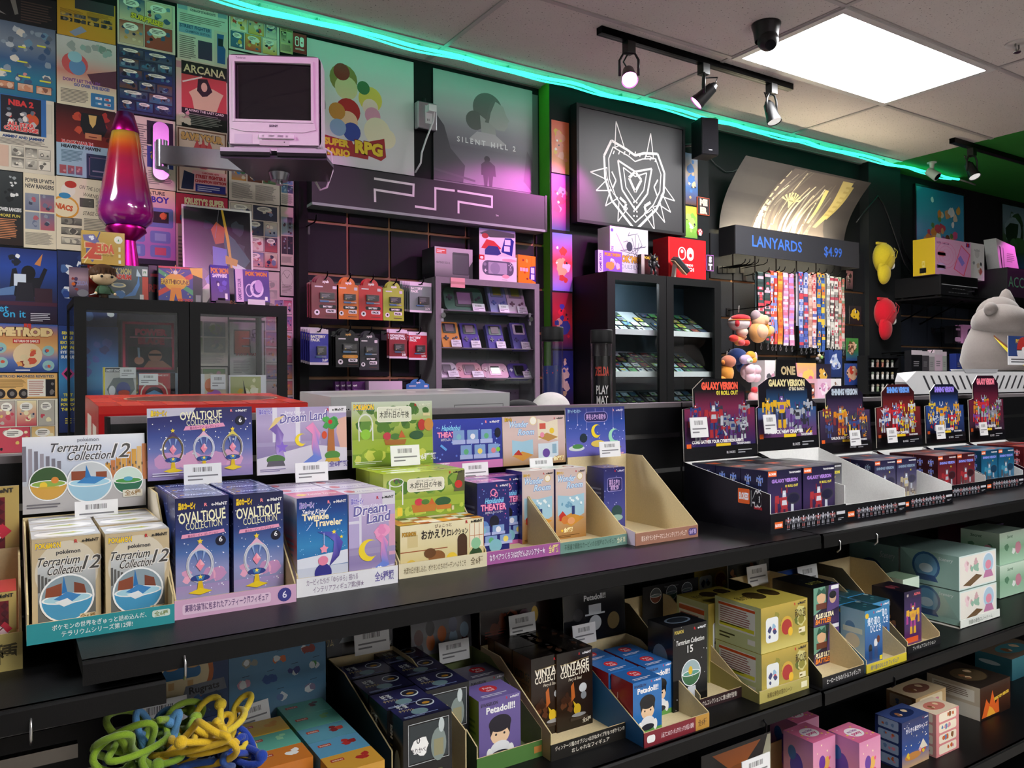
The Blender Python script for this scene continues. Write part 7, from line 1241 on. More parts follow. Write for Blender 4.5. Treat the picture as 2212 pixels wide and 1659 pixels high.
def archer(p):
 p.rect(0,0,1,1,'#f0ece6');p.rect(.025,.02,.95,.96,'#1a181f');r=R0(3);p.blobs(10,['#24222c','#1f3038','#3a3f48'],r,.05,.1,.9,.8,(.08,.16));p.poly([(.55,.8),(.74,.7),(.96,.5),(.8,.36),(.62,.5)],'#3f5f64');p.poly([(.3,.3),(.5,.45),(.62,.3),(.6,.1),(.35,.22)],'#5a6ac4');p.poly([(.42,.62),(.62,.6),(.62,.3),(.42,.34)],'#6a78d0');p.poly([(.14,.12),(.34,.26),(.44,.2),(.3,.06),(.12,.05)],'#d6cfc4');p.poly([(.6,.5),(.78,.46),(.95,.4),(.92,.3),(.74,.4)],'#d9e3e3');p.poly([(.58,.98),(.66,.7),(.7,.42),(.67,.42),(.62,.68),(.55,.98)],'#d9b23a');p.poly([(.4,.78),(.48,.86),(.6,.8),(.58,.66),(.46,.64)],'#b9622c');p.poly([(.6,.54),(.78,.5),(.76,.44),(.6,.46)],'#c9a23a');p.line((.52,.98),(.46,.7),.006,'#8a8a90');p.text('THE LEGEND OF',.6,.07,.035,'#e6a07a',mw=.3);p.text('ZELDA',.6,.02,.05,'#e6a07a',mw=.4)
a0=aY(397,434,3.33);a1=aY(551,600,3.33);t=empty('art_print','white bordered dark print with blue and gold shapes standing on the cabinet','picture',(a0.x,3.345,zc));W=a1.x-a0.x;H=a0.z-zc
b=MB();b.box(0,0,0,W,.006,H,'#f0ece6','card');archer(front(b,0,0,0,W,H,'gloss'));o=b.build('print_board',t);o.rotation_euler=(-.08,0,0)
q=aY(224,637,3.03);t=empty('vinyl_figurine','big headed vinyl figurine with brown hair and green cape on the cabinet','figurine',(q.x,3.035,zc),.25);SK='#e6c9a0'
b=MB();b.ball((0,0,.073),.037,SK,'softplastic',24,16,1.05,.9,.82);
for s_ in(-1,1):b.ball((.0165*s_,-.032,.07),.0048,'#131214','plastic',12,8);b.ball((.039*s_,0,.069),.007,SK,'softplastic',10,8,.5)
b.ball((0,-.034,.063),.002,'#cfa880','softplastic',8,6)
b.lathe([(.011,.0),(.014,.004),(.016,.02),(.012,.036),(.009,.043)],'#4a3a2c','softplastic',16)
for s_ in(-1,1):b.tube([(.013*s_,0,.036),(.024*s_,-.006,.024),(.03*s_,-.016,.015)],[.006,.005,.004],'#3f5a3c','softplastic',8);b.ball((.031*s_,-.018,.013),.005,SK,'softplastic',8,6);b.cyl((.008*s_,-.002,.0),(.008*s_,0,.012),.0075,'#2a2420','softplastic',10)
b.build('body',t)
b=MB();b.ball((0,.006,.082),.041,'#4a3222','softplastic',24,14,1.06,.95,.86,warp=lambda q:(q.x,q.y,max(q.z,-.008)if q.y<-.004 else q.z))
for k in range(7):
 a=-2.6+.34*k;b.cyl((.03*math.cos(a),.004+.034*math.sin(a),.098),(.039*math.cos(a+.1),.004+.036*math.sin(a+.1),.076+.004*(k%2)),.011,'#553a28','softplastic',8,.002)
b.build('hair',t)
b=MB();b.lathe([(.012,.042),(.02,.03),(.024,.014),(.022,.012)],'#3f5a44','fabric',18);b.build('cape',t)
b=MB();b.cyl((-.03,-.02,.012),(-.055,-.03,.004),.0018,'#c9c9cf','metal',6);b.build('blade',t)
q=aY(272,470,3.22);k=1.0;zt_,zb_=aY(272,244,3.22).z,zc
sc=(aY(334,470,3.22).x-aY(211,470,3.22).x)/2
hz_=lambda v:aY(272,v,3.22).z-zc
t=empty('lava_lamp','giant magenta lava lamp with purple liquid on the cabinet','lava lamp',(q.x,3.22,zc));MG='#c01f86'
b=MB();b.lathe([(.0,0),(sc*.66,0),(sc*.66,.012),(sc*.34,hz_(522)),(sc*.34,hz_(520)),(sc*.74,hz_(500)),(sc*.66,hz_(488))],MG,'metal',36);b.build('base',t)
b=MB();vs=[(490,.72,'#6a1a7a'),(478,.93,'#8a1a7a'),(465,1.0,'#a0187a'),(440,.97,'#8a1880'),(410,.87,'#a0185a'),(380,.77,'#b0164a'),(350,.68,'#a81a44'),(328,.615,'#c03a24'),(312,.57,'#d9781c'),(296,.52,'#c9a02c'),(284,.48,'#8a7a3c')]
b.lathe([(sc*r_*.985,hz_(v),c)for v,r_,c in vs],MG,'liquid',40);b.lathe([(0,hz_(478)),(sc*.9,hz_(478))],'#6a1a7a','liquid',40);b.build('liquid',t)
b=MB();b.lathe([(sc*r_,hz_(v))for v,r_,c in vs],'#ffffff','clearfilm',40);b.build('glass_vessel',t)
b=MB();b.lathe([(sc*.5,hz_(288)),(sc*.5,hz_(284)),(sc*.30,hz_(245)),(0,hz_(244))],MG,'metal',36);b.build('cap',t)
# == middle wall: sign, posters, outlet
def pxp(p,pts,y):
 """photo points on the plane y to fractions of a front print p"""
 o=[]
 for u,v in pts:q=aY(u,v,y);o.append(((q.x-p.o.x)/p.w,(q.z-p.o.z)/p.h))
 return o
def zl3(pts,ox=620,oy=40,s=640/2212):return[(ox+a*s,oy+c*s)for a,c in pts]
SY=3.31
a0=aY(674,436,SY);a1=aY(1177,424,SY);W,H=a1.x-a0.x,a1.z-a0.z
t=empty('shop_sign','long dark purple sign with thin white angular lettering over the slat panel','sign',(a0.x,SY,a0.z));b=MB()
b.box(0,0,0,W,.014,H,'#1f1b24','poster');p=front(b,0,0,0,W,H,'poster');p.o=Vector((0,0,0))
pw=Print(b,(0,0,0),X3,Z3,W,H,'poster');base=Vector((a0.x,SY,a0.z))
class Q:pass
def sg(pts):
 o=[]
 for u,v in zl3(pts):q=aY(u,v,SY);o.append(((q.x-base.x)/W,(q.z-base.z)/H))
 return o
WHT='#d9d4d8'
for pl in([(650,1195),(945,1240),(943,1323),(655,1278),(658,1370)],[(955,1403),(1107,1425),(1107,1267),(1252,1286)],[(1272,1288),(1530,1330),(1530,1408),(1280,1368),(1280,1455)]):
 q=sg(pl);k=.0035*W;q2=[]
 for i,(x,y)in enumerate(q):q2.append((x,y))
 pw.pline(q2,.0085,WHT)
 for x,y in q2[1:-1]:pw.rect(x-.00425,y-.00425*W/H,.0085,.0085*W/H,WHT)
pw.text('TM',*sg([(1568,1478)])[0],.05,WHT,bold=.0)
b.build('sign_face',t)
b=MB();b.box(0,-.003,-.012,W,.09,0,'#8a9a94','plastic');b.box(0,.014,0,W,.09,H,'#141316','plastic');b.box(W,-.002,-.01,W+.012,.09,H+.004,'#121114','plastic');b.build('sign_box',t)
def rpg(p):
 p.bands(['#cfd6d2','#d9d9d9','#d2ced2']);s=lambda u,v:(((aY(u,v,3.425).x-XA)/WA),((aY(u,v,3.425).z-ZA)/HA))
 for u,v,r,c in((742,170,.085,'#8a8440'),(748,190,.07,'#d9cf9a'),(738,155,.05,'#8a2c20'),(800,215,.075,'#e3cf5a'),(800,232,.05,'#efd4c4'),(805,250,.05,'#e09ab4'),(752,240,.075,'#b92a2a'),(752,262,.06,'#eec4a0'),(760,285,.055,'#34479c'),(815,285,.085,'#e9dfc0'),(835,300,.06,'#e9dfc0'),(728,240,.05,'#c98a3c'),(730,275,.05,'#8fa8cc'),(785,190,.04,'#3f7a4a')):x,y=s(u,v);p.circ(x,y,r*1.5,c)
 x,y=s(770,320);k=(.14)
 pts=[s(*q)for q in[(700,290),(735,300),(760,305),(763,312),(830,300),(834,340),(823,348),(796,337),(795,345),(760,338),(700,335)]];p.poly(pts,'#a0242a')
 for tx,u,v,h in(('SUPER',727,314,.055),('MARIO',727,335,.055)):x,y=s(u,v);p.text(tx,x,y,h,'#e3c42c',mw=.26,bold=.06)
 x,y=s(797,333);p.text('RPG',x,y,.1,'#e3c42c',mw=.3,bold=.06,out='#7a1a20')
PY2=3.425
A=aY(663,82,PY2);Bt=aY(663,345,PY2);E_=aY(894,250,PY2);XA,ZA,WA=A.x,aY(894,380,PY2).z,E_.x-A.x;HA=aY(894,135,PY2).z-ZA
b=MB();b.box(0,0,0,WA,.002,HA,'#d5d5d5','poster');rpg(front(b,0,0,0,WA,HA,'poster'));put(b,'wall_poster','pale poster with red and yellow block lettering behind the television','poster',XA,PY2,ZA)
A=aY(935,147,PY2);XA,ZA,WA=A.x,aY(940,386,PY2).z,aY(1162,300,PY2).x-A.x;HA=A.z-ZA
def sh(p):
 p.bands(['#a9b0ae','#b9bcbc','#b4b2b6','#8f8a94','#6a6470','#7a7280','#8a8290']);r=R0(3);p.poly([(0,.0),(0,.62),(.1,.5),(.16,.3),(.3,.16),(.28,0)],'#4f4b54');p.poly([(1,.3),(.94,.4),(.9,.1),(1,0)],'#5f5a64')
 p.ell(.53,.73,.15,.15,'#666664',28);p.ell(.40,.6,.09,.09,'#5f5f5e',20);p.poly([(.45,.66),(.47,.44),(.62,.46),(.6,.58)],'#a3a09f');p.poly([(.52,.62),(.55,.76),(.6,.82),(.69,.78),(.72,.7),(.755,.655),(.735,.635),(.735,.6),(.7,.55),(.62,.55)],'#a9a6a5');p.poly([(.5,.6),(.56,.8),(.62,.84),(.56,.7),(.54,.6)],'#6a6a68');p.poly([(.34,.42),(.42,.5),(.6,.5),(.72,.42),(.6,.38),(.45,.38)],'#b4adb4')
 p.text('S I L E N T   H I L L   2',.52,.375,.05,'#e9e6e9',mw=.88,bold=.02);p.ell(.52,.255,.03,.03,'#2a272e',12);p.poly([(.46,.1),(.46,.2),(.5,.235),(.55,.235),(.6,.2),(.61,.1),(.58,.1),(.57,.0),(.54,.0),(.53,.1),(.52,0),(.49,0),(.48,.1)],'#35313a');p.poly([(0,.1),(.4,.04),(.4,.02),(0,.08)],'#5a5560')
b=MB();b.box(.0,0,-.02,WA+.0,.001,HA*.97,'#6a6f70','poster');b.box(0,-.002,0,WA*.94,0,HA,'#b0b0b2','poster');sh(front(b,0,-.002,0,WA*.94,HA,'poster'));put(b,'wall_poster','misty grey poster with a small standing silhouette above the purple sign','poster',XA,PY2-.001,ZA)
a=aY(900,277,3.40);e=aY(942,227,3.40);t=empty('outlet_box','grey metal outlet box with a white plug between the two wall posters','outlet',(a.x,3.385,a.z));W,H=e.x-a.x,e.z-a.z
b=MB();b.rbox(0,0,0,W,.044,H,.008,'#b4b4ba','metal');b.build('box',t)
b=MB();b.box(W*.36,-.003,H*.2,W*.72,0,H*.86,'#e3e1e4','plastic');[b.box(W*.5-.004+.008*i,-.0036,H*z,W*.5-.002+.008*i,-.003,H*(z+.08),'#4a4a50','plastic')for i in(0,1)for z in(.3,.66)];b.build('socket',t)
b=MB();b.box(W*.4,-.035,H*.6,W*.78,-.003,H*.84,'#ebe9ec','plastic');b.build('plug',t)
b=MB();og=Vector((a.x,3.385,a.z));b.tube([Vector((W*.7,-.03,H*.66)),*[aY(u,v,3.37)-og for u,v in((936,262),(921,300),(911,330),(909,352))],aY(897,373,3.40)-og],.0045,'#dddbdf','plastic',8);b.build('white_cord',t)
b=MB();q=aY(916,226,3.41);q2=aY(912,125,3.41);b.cyl((q.x,3.41,q.z),(q.x,3.41,CE-.19),.010,'#16201e','paint',12);tag(b.build('conduit'),'thin dark conduit pipe running up from the outlet box','conduit')
# == battery packs on hooks
def blister(uL,vT,uR,vB,y,col,round_top=False,title=('BATTERY','PACK'),brand='xyab',tcol='#f2f0ee',bat='#1d1d21',dark=False,tag2=None):
 a=aY(uL,vB,y);e=aY(uR,vT,y);W,H=e.x-a.x,e.z-a.z;b=MB()
 if round_top:
  pts=[(0,0),(W,0),(W,H*.8),(W*.86,H*.84)]+[(W/2+W*.33*math.cos(q),H*.82+H*.18*math.sin(q))for q in[PI*k/10 for k in range(11)]]+[(W*.14,H*.84),(0,H*.8)]
  pts=pts[::1]
 else:pts=[(0,0),(W,0),(W,H),(0,H)]
 b.prism(pts,'y',0,.0012,col,'gloss');p=front(b,0,0,0,W,H,'gloss')
 if round_top:
  p.text(brand,.52,.84,.06,tcol,mw=.34,bold=.04);p.rect(.12,.73,.3,.03,'#d9d6d9');p.rrect(.78,.7,.15,.07,.02,'#d9d0d9');p.rrect(.28,.24,.64,.085,.06,'#1a1a1e' if not dark else '#d9963c');p.text('BATTERY',.6,.265,.04,tcol,mw=.54,bold=.06);p.rrect(.52,.14,.38,.085,.04,'#e9e2e9');p.text('PACK',.71,.16,.045,'#1a1a1e',mw=.3,bold=.06);p.circ(.2,.14,.1,'#efe9ef');p.rect(.16,.12,.08,.05,'#1a1a1e');p.rect(.5,.06,.4,.015,'#00000' if False else '#5a3a3a');p.rect(.46,.9,.1,.02,'#1a1a1e')
 else:
  p.rect(0,.88,1,.12,'#e6d9e6');p.rect(.4,.92,.2,.03,'#2a2a2e');p.text(title[0],.06,.76,.075,tcol,'L',mw=.8,bold=.06);p.text(title[1],.06,.665,.075,tcol,'L',mw=.6 if len(title[1])<6 else .86,bold=.06);p.rect(0,0,1,.07,'#e6d9e6');p.text(tag2 or '3.7V',.82,.1,.07,tcol,mw=.3,bold=.05)
 bx=(.3,.46,.82,.6)if round_top else((.26,.28,.8,.5)if len(title[1])>6 else(.38,.28,.86,.52))
 b.box(W*bx[0],-.010,H*bx[1],W*bx[2],-.0008,H*bx[3],bat,'plastic');q=Print(b,(W*bx[0],-.010,H*bx[1]),X3,Z3,W*(bx[2]-bx[0]),H*(bx[3]-bx[1]),'gloss');q.lines(.1,.2,.6,.6,4,'#9a9aa0');q.rect(.1,.06,.1,.2,'#c9b46a')
 b.box(W*.3,-.006,H*(bx[1]-.075),W*.62,-.001,H*(bx[1]-.04),'#3f78b4','plastic');b.box(W*.62,-.005,H*(bx[1]-.065),W*.86,-.001,H*(bx[1]-.05),'#c9c9cf','plastic')
 b.box(W*bx[0]-.003,-.013,H*(bx[1]-.09),W*bx[2]+.003,-.0125,H*bx[3]+.003,'#ffffff','clearfilm')
 return b,a,W,H
def hook(x,z,y0,y1,label,lab=True):
 t=empty('display_hook',' '.join(label.split()[:14]),'hook',(x,y0,z),0,'black slat panel hooks');b=MB()
 b.box(-.018,-.006,-.03,.018,0,.012,'#101012','plastic');b.build('back_plate',t)
 b=MB();d=y1-y0;b.tube([(0,0,0),(0,d*.85,.002),(0,d*.97,.012),(0,d,.03)],.003,'#0e0e10','metal',8);b.build('prong',t)
packs=[('battery_pack',(673,598,731,687),'#7a3a40',True,3,'maroon card battery pack, leftmost of the upper row of hooks',{}),('battery_pack',(728,601,775,689),'#d9742a',True,2,'orange card battery pack on the upper row of hooks',{}),('battery_pack',(775,604,826,690),'#c42a30',True,2,'bright red card battery pack with rounded top on the upper row of hooks',{}),('battery_pack',(828,610,872,692),'#a8b83a',True,2,'lime green card battery pack on the upper row of hooks',{}),('battery_pack',(885,612,932,674),'#7f8f8c',False,5,'grey green card battery pack, rightmost of the upper row beside the locker',{}),('battery_pack',(669,712,709,788),'#3f3fb0',False,5,'blue card battery pack, leftmost of the lower row of hooks',{'tag2':'3.6V'}),('battery_pack',(725,712,777,793),'#1a1a1e',True,3,'black card battery pack with yellow lettering on the lower row of hooks',{'tcol':'#d9a85a','dark':True}),('battery_pack',(776,716,818,799),'#3a3a40',True,2,'dark grey card battery pack overlapping the black one on the lower row',{}),('battery_pack',(841,713,879,774),'#8a2f38',False,2,'dark red card battery pack for rechargeable cells on the lower row of hooks',{'title':('RECHARGEABLE','BATTERY PACK'),'tag2':'DSI'}),('battery_pack',(883,718,922,777),'#c01f34',False,2,'bright red square card battery pack, rightmost of the lower row of hooks',{}),]
for nm_,(uL,vT,uR,vB),col,rt,n,lb,kw in packs:
 yf=3.24;b,a,W,H=blister(uL,vT,uR,vB,yf,col,rt,**kw);t=put(b,nm_,lb,'battery pack',a.x,yf,a.z,0,'battery packs on hooks')
 side='#4f6a5c' if 'green card battery pack, right' in lb else None
 for k in range(1,n):
  copy_thing(t,(a.x-.004*k,yf+.017*k,a.z+.003*k),lb.split(' card battery pack')[0]+' battery pack behind the front one on its hook, %s of its stack'%('second','third','fourth','fifth')[k-1])
 hook(a.x+W*.5,a.z+H*.92,WY-.036,yf-.035,'black hook through the '+lb.split(' on ')[0].split(',')[0])
for u,v,lb in((662,490,'empty black hook at the top left of the slat panel'),):
 q=aY(u,v,3.38);hook(q.x,q.z,WY-.036,3.25,lb)
zbt=CZ-.27
for i in range(4):
 a=aY(742+9*i,858,3.2);e=aY(756+9*i,824,3.2);b=MB();b.box(0,0,0,.06,.025,e.z-a.z,'#5a2a6a','gloss');p=front(b,0,0,0,.06,e.z-a.z);p.text('xyab',.2,.7,.12,'#f0e6f0',mw=.3,bold=.04);p.rect(.1,.2,.8,.3,'#8a4a9c')
 put(b,'accessory_pack','small purple accessory pack, %s of four low on the slat panel'%('first from left','second from left','third from left','last')[i],'package',a.x,3.3-.02*i,a.z,0,'purple accessory packs')
a=aY(797,860,3.2);e=aY(869,823,3.2);b=MB();b.box(0,0,0,e.x-a.x,.1,e.z-a.z,'#cfb9cf','gloss');p=top(b,0,0,e.x-a.x,.1,e.z-a.z);p.rect(.1,.2,.4,.5,'#e6dce6');put(b,'accessory_pack','pale pink carton of accessories hanging at the bottom of the slat panel','package',a.x,3.2,a.z)
b,a,W,H=blister(878,818,927,880,3.22,'#3f78b8',True);hook(a.x+W*.5,a.z+H*.92,WY-.036,3.19,'black hook carrying the blue rounded card pack');put(b,'battery_pack','blue rounded card pack hanging just above the silver carton','battery pack',a.x,3.22,a.z)
# == grey locker with handheld consoles
LY=3.22;A=aY(940,597,LY);E_=aY(1164,612,LY);LX0,LX1,LZ=A.x,E_.x,A.z;LB=1.0;LD=3.39-LY;GRY='#7b777c'
t=empty('display_locker','grey steel locker with sliding glass doors showing handheld consoles','display cabinet',(LX0,LY,LB));W,H=LX1-LX0,LZ-LB;b=MB();fr=.028
b.box(0,0,H-.018,W,LD,H,GRY,'steel');b.box(0,0,0,W,LD,.018,GRY,'steel');b.box(0,0,.018,.015,LD,H-.018,GRY,'steel');b.box(W-.015,0,.018,W,LD,H-.018,GRY,'steel');b.box(.015,LD-.012,.018,W-.015,LD,H-.018,'#5f5e62','steel')
for q in((0,0,fr,H),(W-fr,0,W,H),(fr,H-fr,W-fr,H),(fr,0,W-fr,fr)):b.box(q[0],-.004,q[1],q[2],.004,q[3],GRY,'steel')
p=front(b,.015,LD-.0125,.018,W-.015,H-.018,'steel')
for cx in(.06,.47,.53,.9,.95):
 for k in range(24):p.circ(cx,.04+.04*k,.006,'#141416',8);p.k-=1
b.build('carcass',t)
def shz(v):return aY(945,v,LY+.04).z-LB
shv=[668.5,750,816.5,885]
for v in shv[:3]:b=MB();b.box(.016,.02,shz(v)-.004,W-.016,LD-.013,shz(v),'#8d888e','steel');b.build('shelf',t)
dm=aY(1055,700,LY).x-LX0
for k,(xa,xb,yy)in enumerate(((fr,dm+.006,.004),(dm-.006,W-fr,.0105))):
 d=empty('door','','',(xa,yy,fr));del d['label'];del d['category'];d.parent=t;b=MB();b.box(0,0,0,xb-xa,.004,H-2*fr,'#e6eaea','glass');b.build('glass_pane',d)
 b=MB();x=.01 if k==0 else xb-xa-.02;zz=shz(682)-fr;b.cyl((x,-.012,zz),(x,0,zz),.012,'#c9c9cf','chrome',16);b.box(x-.008,-.004,zz-.03,x+.004,0,zz+.03,'#9a9aa0','metal');b.build('lock',d)
b=MB();b.box(.0,-.0065,0,.075,-.0045,.045,'#d99a9a','card');p=front(b,0,-.0066,0,.075,.045);p.rect(0,.35,1,.25,'#b9807a');o=b.build('pink_label',t);o.location=(aY(972,592,LY).x-LX0,0,H-.045)
def rr(w_,h_,r,x0=0,z0=0,n=5):
 pts=[]
 for cx,cz,a0_ in((x0+w_-r,z0+h_-r,0),(x0+r,z0+h_-r,90),(x0+r,z0+r,180),(x0+w_-r,z0+r,270)):
  for k in range(n+1):a_=math.radians(a0_+90*k/n);pts.append((cx+r*math.cos(a_),cz+r*math.sin(a_)))
 return pts
def console(label,uL,vT,uR,vB,y,col,kind='tall',bez='#1c1a22',scr='#8a8a84',btn='#2a2a30',lean=.35,lab=(.45,.0,1,.28),back='#d9c9da',face=None):
 zs=aY(uL,vB,y).z;a=aY(uL,vT,y);e=aY(uR,vT,y);W=e.x-a.x;H=(a.z-zs)/math.cos(lean);T=.022
 t=empty('handheld_console',label,'game console',(a.x,y,zs+.001),0,'handheld consoles in the grey locker');t.rotation_euler=(-lean,0,0)
 b=MB();b.prism(rr(W,H,W*.06 if kind=='tall' else H*.28),'y',0,T,col,'softplastic')
 if face:b.prism(rr(W*.9,H*.4,W*.05,W*.05,H*.55),'y',-.001,0,face,'softplastic')
 b.build('body',t)
 b=MB()
 if kind=='tall':s0=(.14,.56,.86,.94);q=(.28,.62,.74,.9)
 else:s0=(.26,.2,.74,.86);q=(.33,.3,.67,.78)
 b.prism(rr(W*(s0[2]-s0[0]),H*(s0[3]-s0[1]),.006,W*s0[0],H*s0[1]),'y',-.0025,-.0012,bez,'plastic');b.build('screen_bezel',t)
 b=MB();b.box(W*q[0],-.004,H*q[1],W*q[2],-.0026,H*q[3],scr,'screen');b.build('screen',t)
 b=MB();cx,cz=(W*.25,H*.36)if kind=='tall' else(W*.13,H*.56);s_=W*.08 if kind=='tall' else W*.045;b.box(cx-s_*1.6,-.004,cz-s_*.5,cx+s_*1.6,-.0,cz+s_*.5,btn,'plastic');b.box(cx-s_*.5,-.0042,cz-s_*1.6,cx+s_*.5,-.0,cz+s_*1.6,btn,'plastic');b.build('direction_pad',t)
 for(bx_,bz_)in(((.66,.34),(.82,.39))if kind=='tall' else((.82,.52),(.9,.6))):b=MB();b.cyl((W*bx_,-.004,H*bz_),(W*bx_,0,H*bz_),s_*.8,btn,'plastic',12);b.build('button',t)
 if lab:b=MB();b.box(W*lab[0],-.0075,H*lab[1],W*lab[2],-.0062,H*lab[3],'#e3d9e3','card');tagp(front(b,W*lab[0],-.0075,H*lab[1],W*lab[2],H*lab[3]));b.build('price_label',t)
 return t
yc=LY+.05
console('green translucent wide console on the top shelf of the grey locker',963,617,1047,672,yc,'#3f6a54','wide','#26302c','#9a7a9a','#3a3a40',.3,(.68,.0,1,.34))
console('clear blue handheld console on the top shelf of the grey locker',1061,612,1099,676,yc,'#8a90c0','tall','#6f7a8a','#8a8a3a','#5a6ab0')
console('pale grey handheld console at the right end of the top locker shelf',1101,614,1139,680,yc,'#d0c4cc','tall','#7a707a','#8a8a3a','#7a5a6a',face='#b9adb4')
console('yellow orange handheld console on the middle locker shelf',957,694,996,750,yc,'#dc9632','tall','#16141a','#9a7f8a','#17151a')
console('purple handheld console left of the door gap on the middle locker shelf',1001,697,1038,752,yc,'#4f3f9c','tall','#16141a','#a08a96','#2a2548')
console('indigo handheld console right of the door gap on the middle locker shelf',1057,700,1092,753,yc,'#50489c','tall','#121016','#a08a96','#2a2548')
console('clear violet handheld console with pale face at the right end of the middle locker shelf',1111,696,1145,756,yc,'#5f5aa0','tall','#d4cad6','#1c1a1e','#4a4480')
console('white wide handheld console at the left end of the bottom locker shelf',946,783,991,816,yc,'#e0d6de','wide','#6a6068','#8d7f8c','#7a6a86',.5,(.5,.0,1,.4))
console('pink wide handheld console, second on the bottom locker shelf',991,783,1045,817,yc,'#e0a8b0','wide','#8a6a74','#9c8492','#c07a86',.5,(.55,.0,1,.4))
console('pale pink wide handheld console with dark screen, third on the bottom locker shelf',1047,785,1101,818,yc,'#dcb4c0','wide','#dcb4c0','#17151a','#c99aa8',.5,None)
console('indigo wide handheld console at the right end of the bottom locker shelf',1103,785,1150,819,yc,'#4a3a86','wide','#17151c','#121016','#cfc4e0',.5,(.6,.05,1,.45))
for u,v,v2,nm2 in((1038,724,752,'purple'),(1088,727,753,'indigo')):
 a=aY(u,v2,yc+.012);b=MB();b.prism([(0,0),(.03,0),(.012,.062),(-.006,.062)],'y',0,.002,'#e0d4e0','card');put(b,'card_stand','white folded card beside the %s handheld console in the locker'%nm2,'card',a.x,yc+.05,a.z+.001)
zk=LZ+.0005
x,W,H=pxb(941,531,1023,LY+.01,zk)
def xl(p):p.bands(['#b4aab4','#aaa0aa','#8f868f','#4a444c']);p.rect(.0,.88,.0,0,'#fff')if False else None;p.rect(.04,.78,.26,.17,'#c9303c');p.lines(.06,.81,.2,.1,2,'#f0e0e6');p.text('NINTENDO 3DS XL',.04,.46,.07,'#4a444c','L',mw=.36,bold=.01);p.rrect(.46,.12,.44,.74,.03,'#3a3440');p.rrect(.48,.16,.4,.62,.03,'#4a4450');p.poly([(.9,.0),(1,0),(1,.6),(.9,.4)],'#242028')
put(carton(W,.13,H,'#a69ca6',xl,None,lambda p:p.bands(['#3a3a3e','#55555a','#1c1c20'])),'console_box','grey console box with dark square picture on top of the grey locker','game box',x,LY+.02,zk)
x,W,H=pxb(1036,549,1117,LY,zk)
def lite(p):p.rect(0,0,1,1,'#e0d4de');p.rect(0,.8,.14,.2,'#c9303a');p.rrect(.03,.84,.08,.1,.02,'#f0e6ea');p.rrect(.08,.22,.84,.58,.14,'#5f5a70');p.rrect(.24,.28,.5,.46,.02,'#a89cb4');p.circ(.42,.5,.13,'#8f86a0');p.rect(.12,.38,.09,.025,'#d9d0dc');p.rect(.15,.33,.028,.12,'#d9d0dc');p.circ(.15,.64,.04,'#8a8298');p.circ(.83,.5,.04,'#8a8298');[p.circ(.83+dx,.66+dz,.014,'#d9d0dc')for dx,dz in((-.04,0),(.04,0),(0,.06),(0,-.06))];p.ell(.7,.2,.1,.08,'#e3a0ae');p.ell(.8,.86,.2,.06,'#e3a0b4');p.lines(.6,.04,.3,.05,1,'#b9aab8')
put(carton(W,.09,H,'#d9ccd8',lite,None,lambda p:p.bands(['#2c2a30','#3f3c44'])),'console_box','pale pink console box with grey handheld picture on top of the locker','game box',x,LY+.005,zk)
zk2=zk+H
H2=aY(1036,492,LY+.01).z-zk2
def duo(p):p.bands(['#1c2a5c','#e0d4e0','#d9ccd9','#cfc0d0']);p.poly([(.0,.8),(.3,.98),(.98,.9),(.98,.75),(.3,.68)],'#4a4a50');p.poly([(.05,.25),(.2,.6),(.4,.55),(.6,.3),(.5,.2)],'#c9303a');p.poly([(.15,.2),(.25,.36),(.5,.36),(.6,.1),(.5,.02),(.15,.02)],'#34307c');p.poly([(.62,.3),(.7,.7),(.88,.72),(.96,.62),(.9,.04),(.6,.16)],'#2c2a8a');p.rect(.7,.45,.16,.2,'#e3d4e6');p.rect(.68,.2,.16,.2,'#e3d4e6');p.ell(.16,.72,.09,.1,'#a8303a')
put(carton(W*.965,.09,H2,'#d4c6d6',duo,None,lambda p:p.bands(['#2c2a30','#3f3c44'])),'console_box','blue white console box with red shape stacked on the pale pink box','game box',x+.003,LY+.008,zk2+.0005)
x,W,H=pxb(1129,547,1171,LY-.01,zk)
def org(p):p.rect(0,0,1,1,'#dd7a22');p.rect(.74,0,.02,1,'#c9651a');p.blobs(6,['#b9451a','#8a2f2c','#e6a04a'],R0(3),.1,.1,.5,.8,(.06,.12));[p.rect(.1+.16*i,.44,.14,.12,'#e6a8b4')for i in range(3)];p.poly([(.62,.2),(.68,.62),(.98,.66),(1,.1)],'#3a2c8c');p.rect(.72,.4,.2,.2,'#dcc4e0');p.rect(.72,.18,.2,.18,'#dcc4e0')
put(carton(W,.08,H,'#d0701c',org,None,lambda p:(p.rect(0,0,1,1,'#a8802c'),p.blobs(4,['#7a5a1c','#c9a04a'],R0(2),r=(.1,.2)))),'console_box','orange console box at the right end of the grey locker top','game box',x,LY+.03,zk,.14)
x,W,H=pxb(1022,545,1037,LY+.06,zk)
put(carton(W+.03,.06,H,'#3f3f44',None),'console_box','dark grey box squeezed behind the pale pink console box','game box',x,LY+.1,zk)
a=aY(1116,548,3.36);b=MB();b.box(0,0,0,.11,.02,.155,'#3a3640','card');b.mesh([(0,-.0008,0),(.11,-.0008,0),(.11,-.0008,.155)],[(0,1,2)],'#7a5a86','card');put(b,'console_box','dark box with a purple diagonal half behind the orange console box','game box',a.x,3.36,zk)
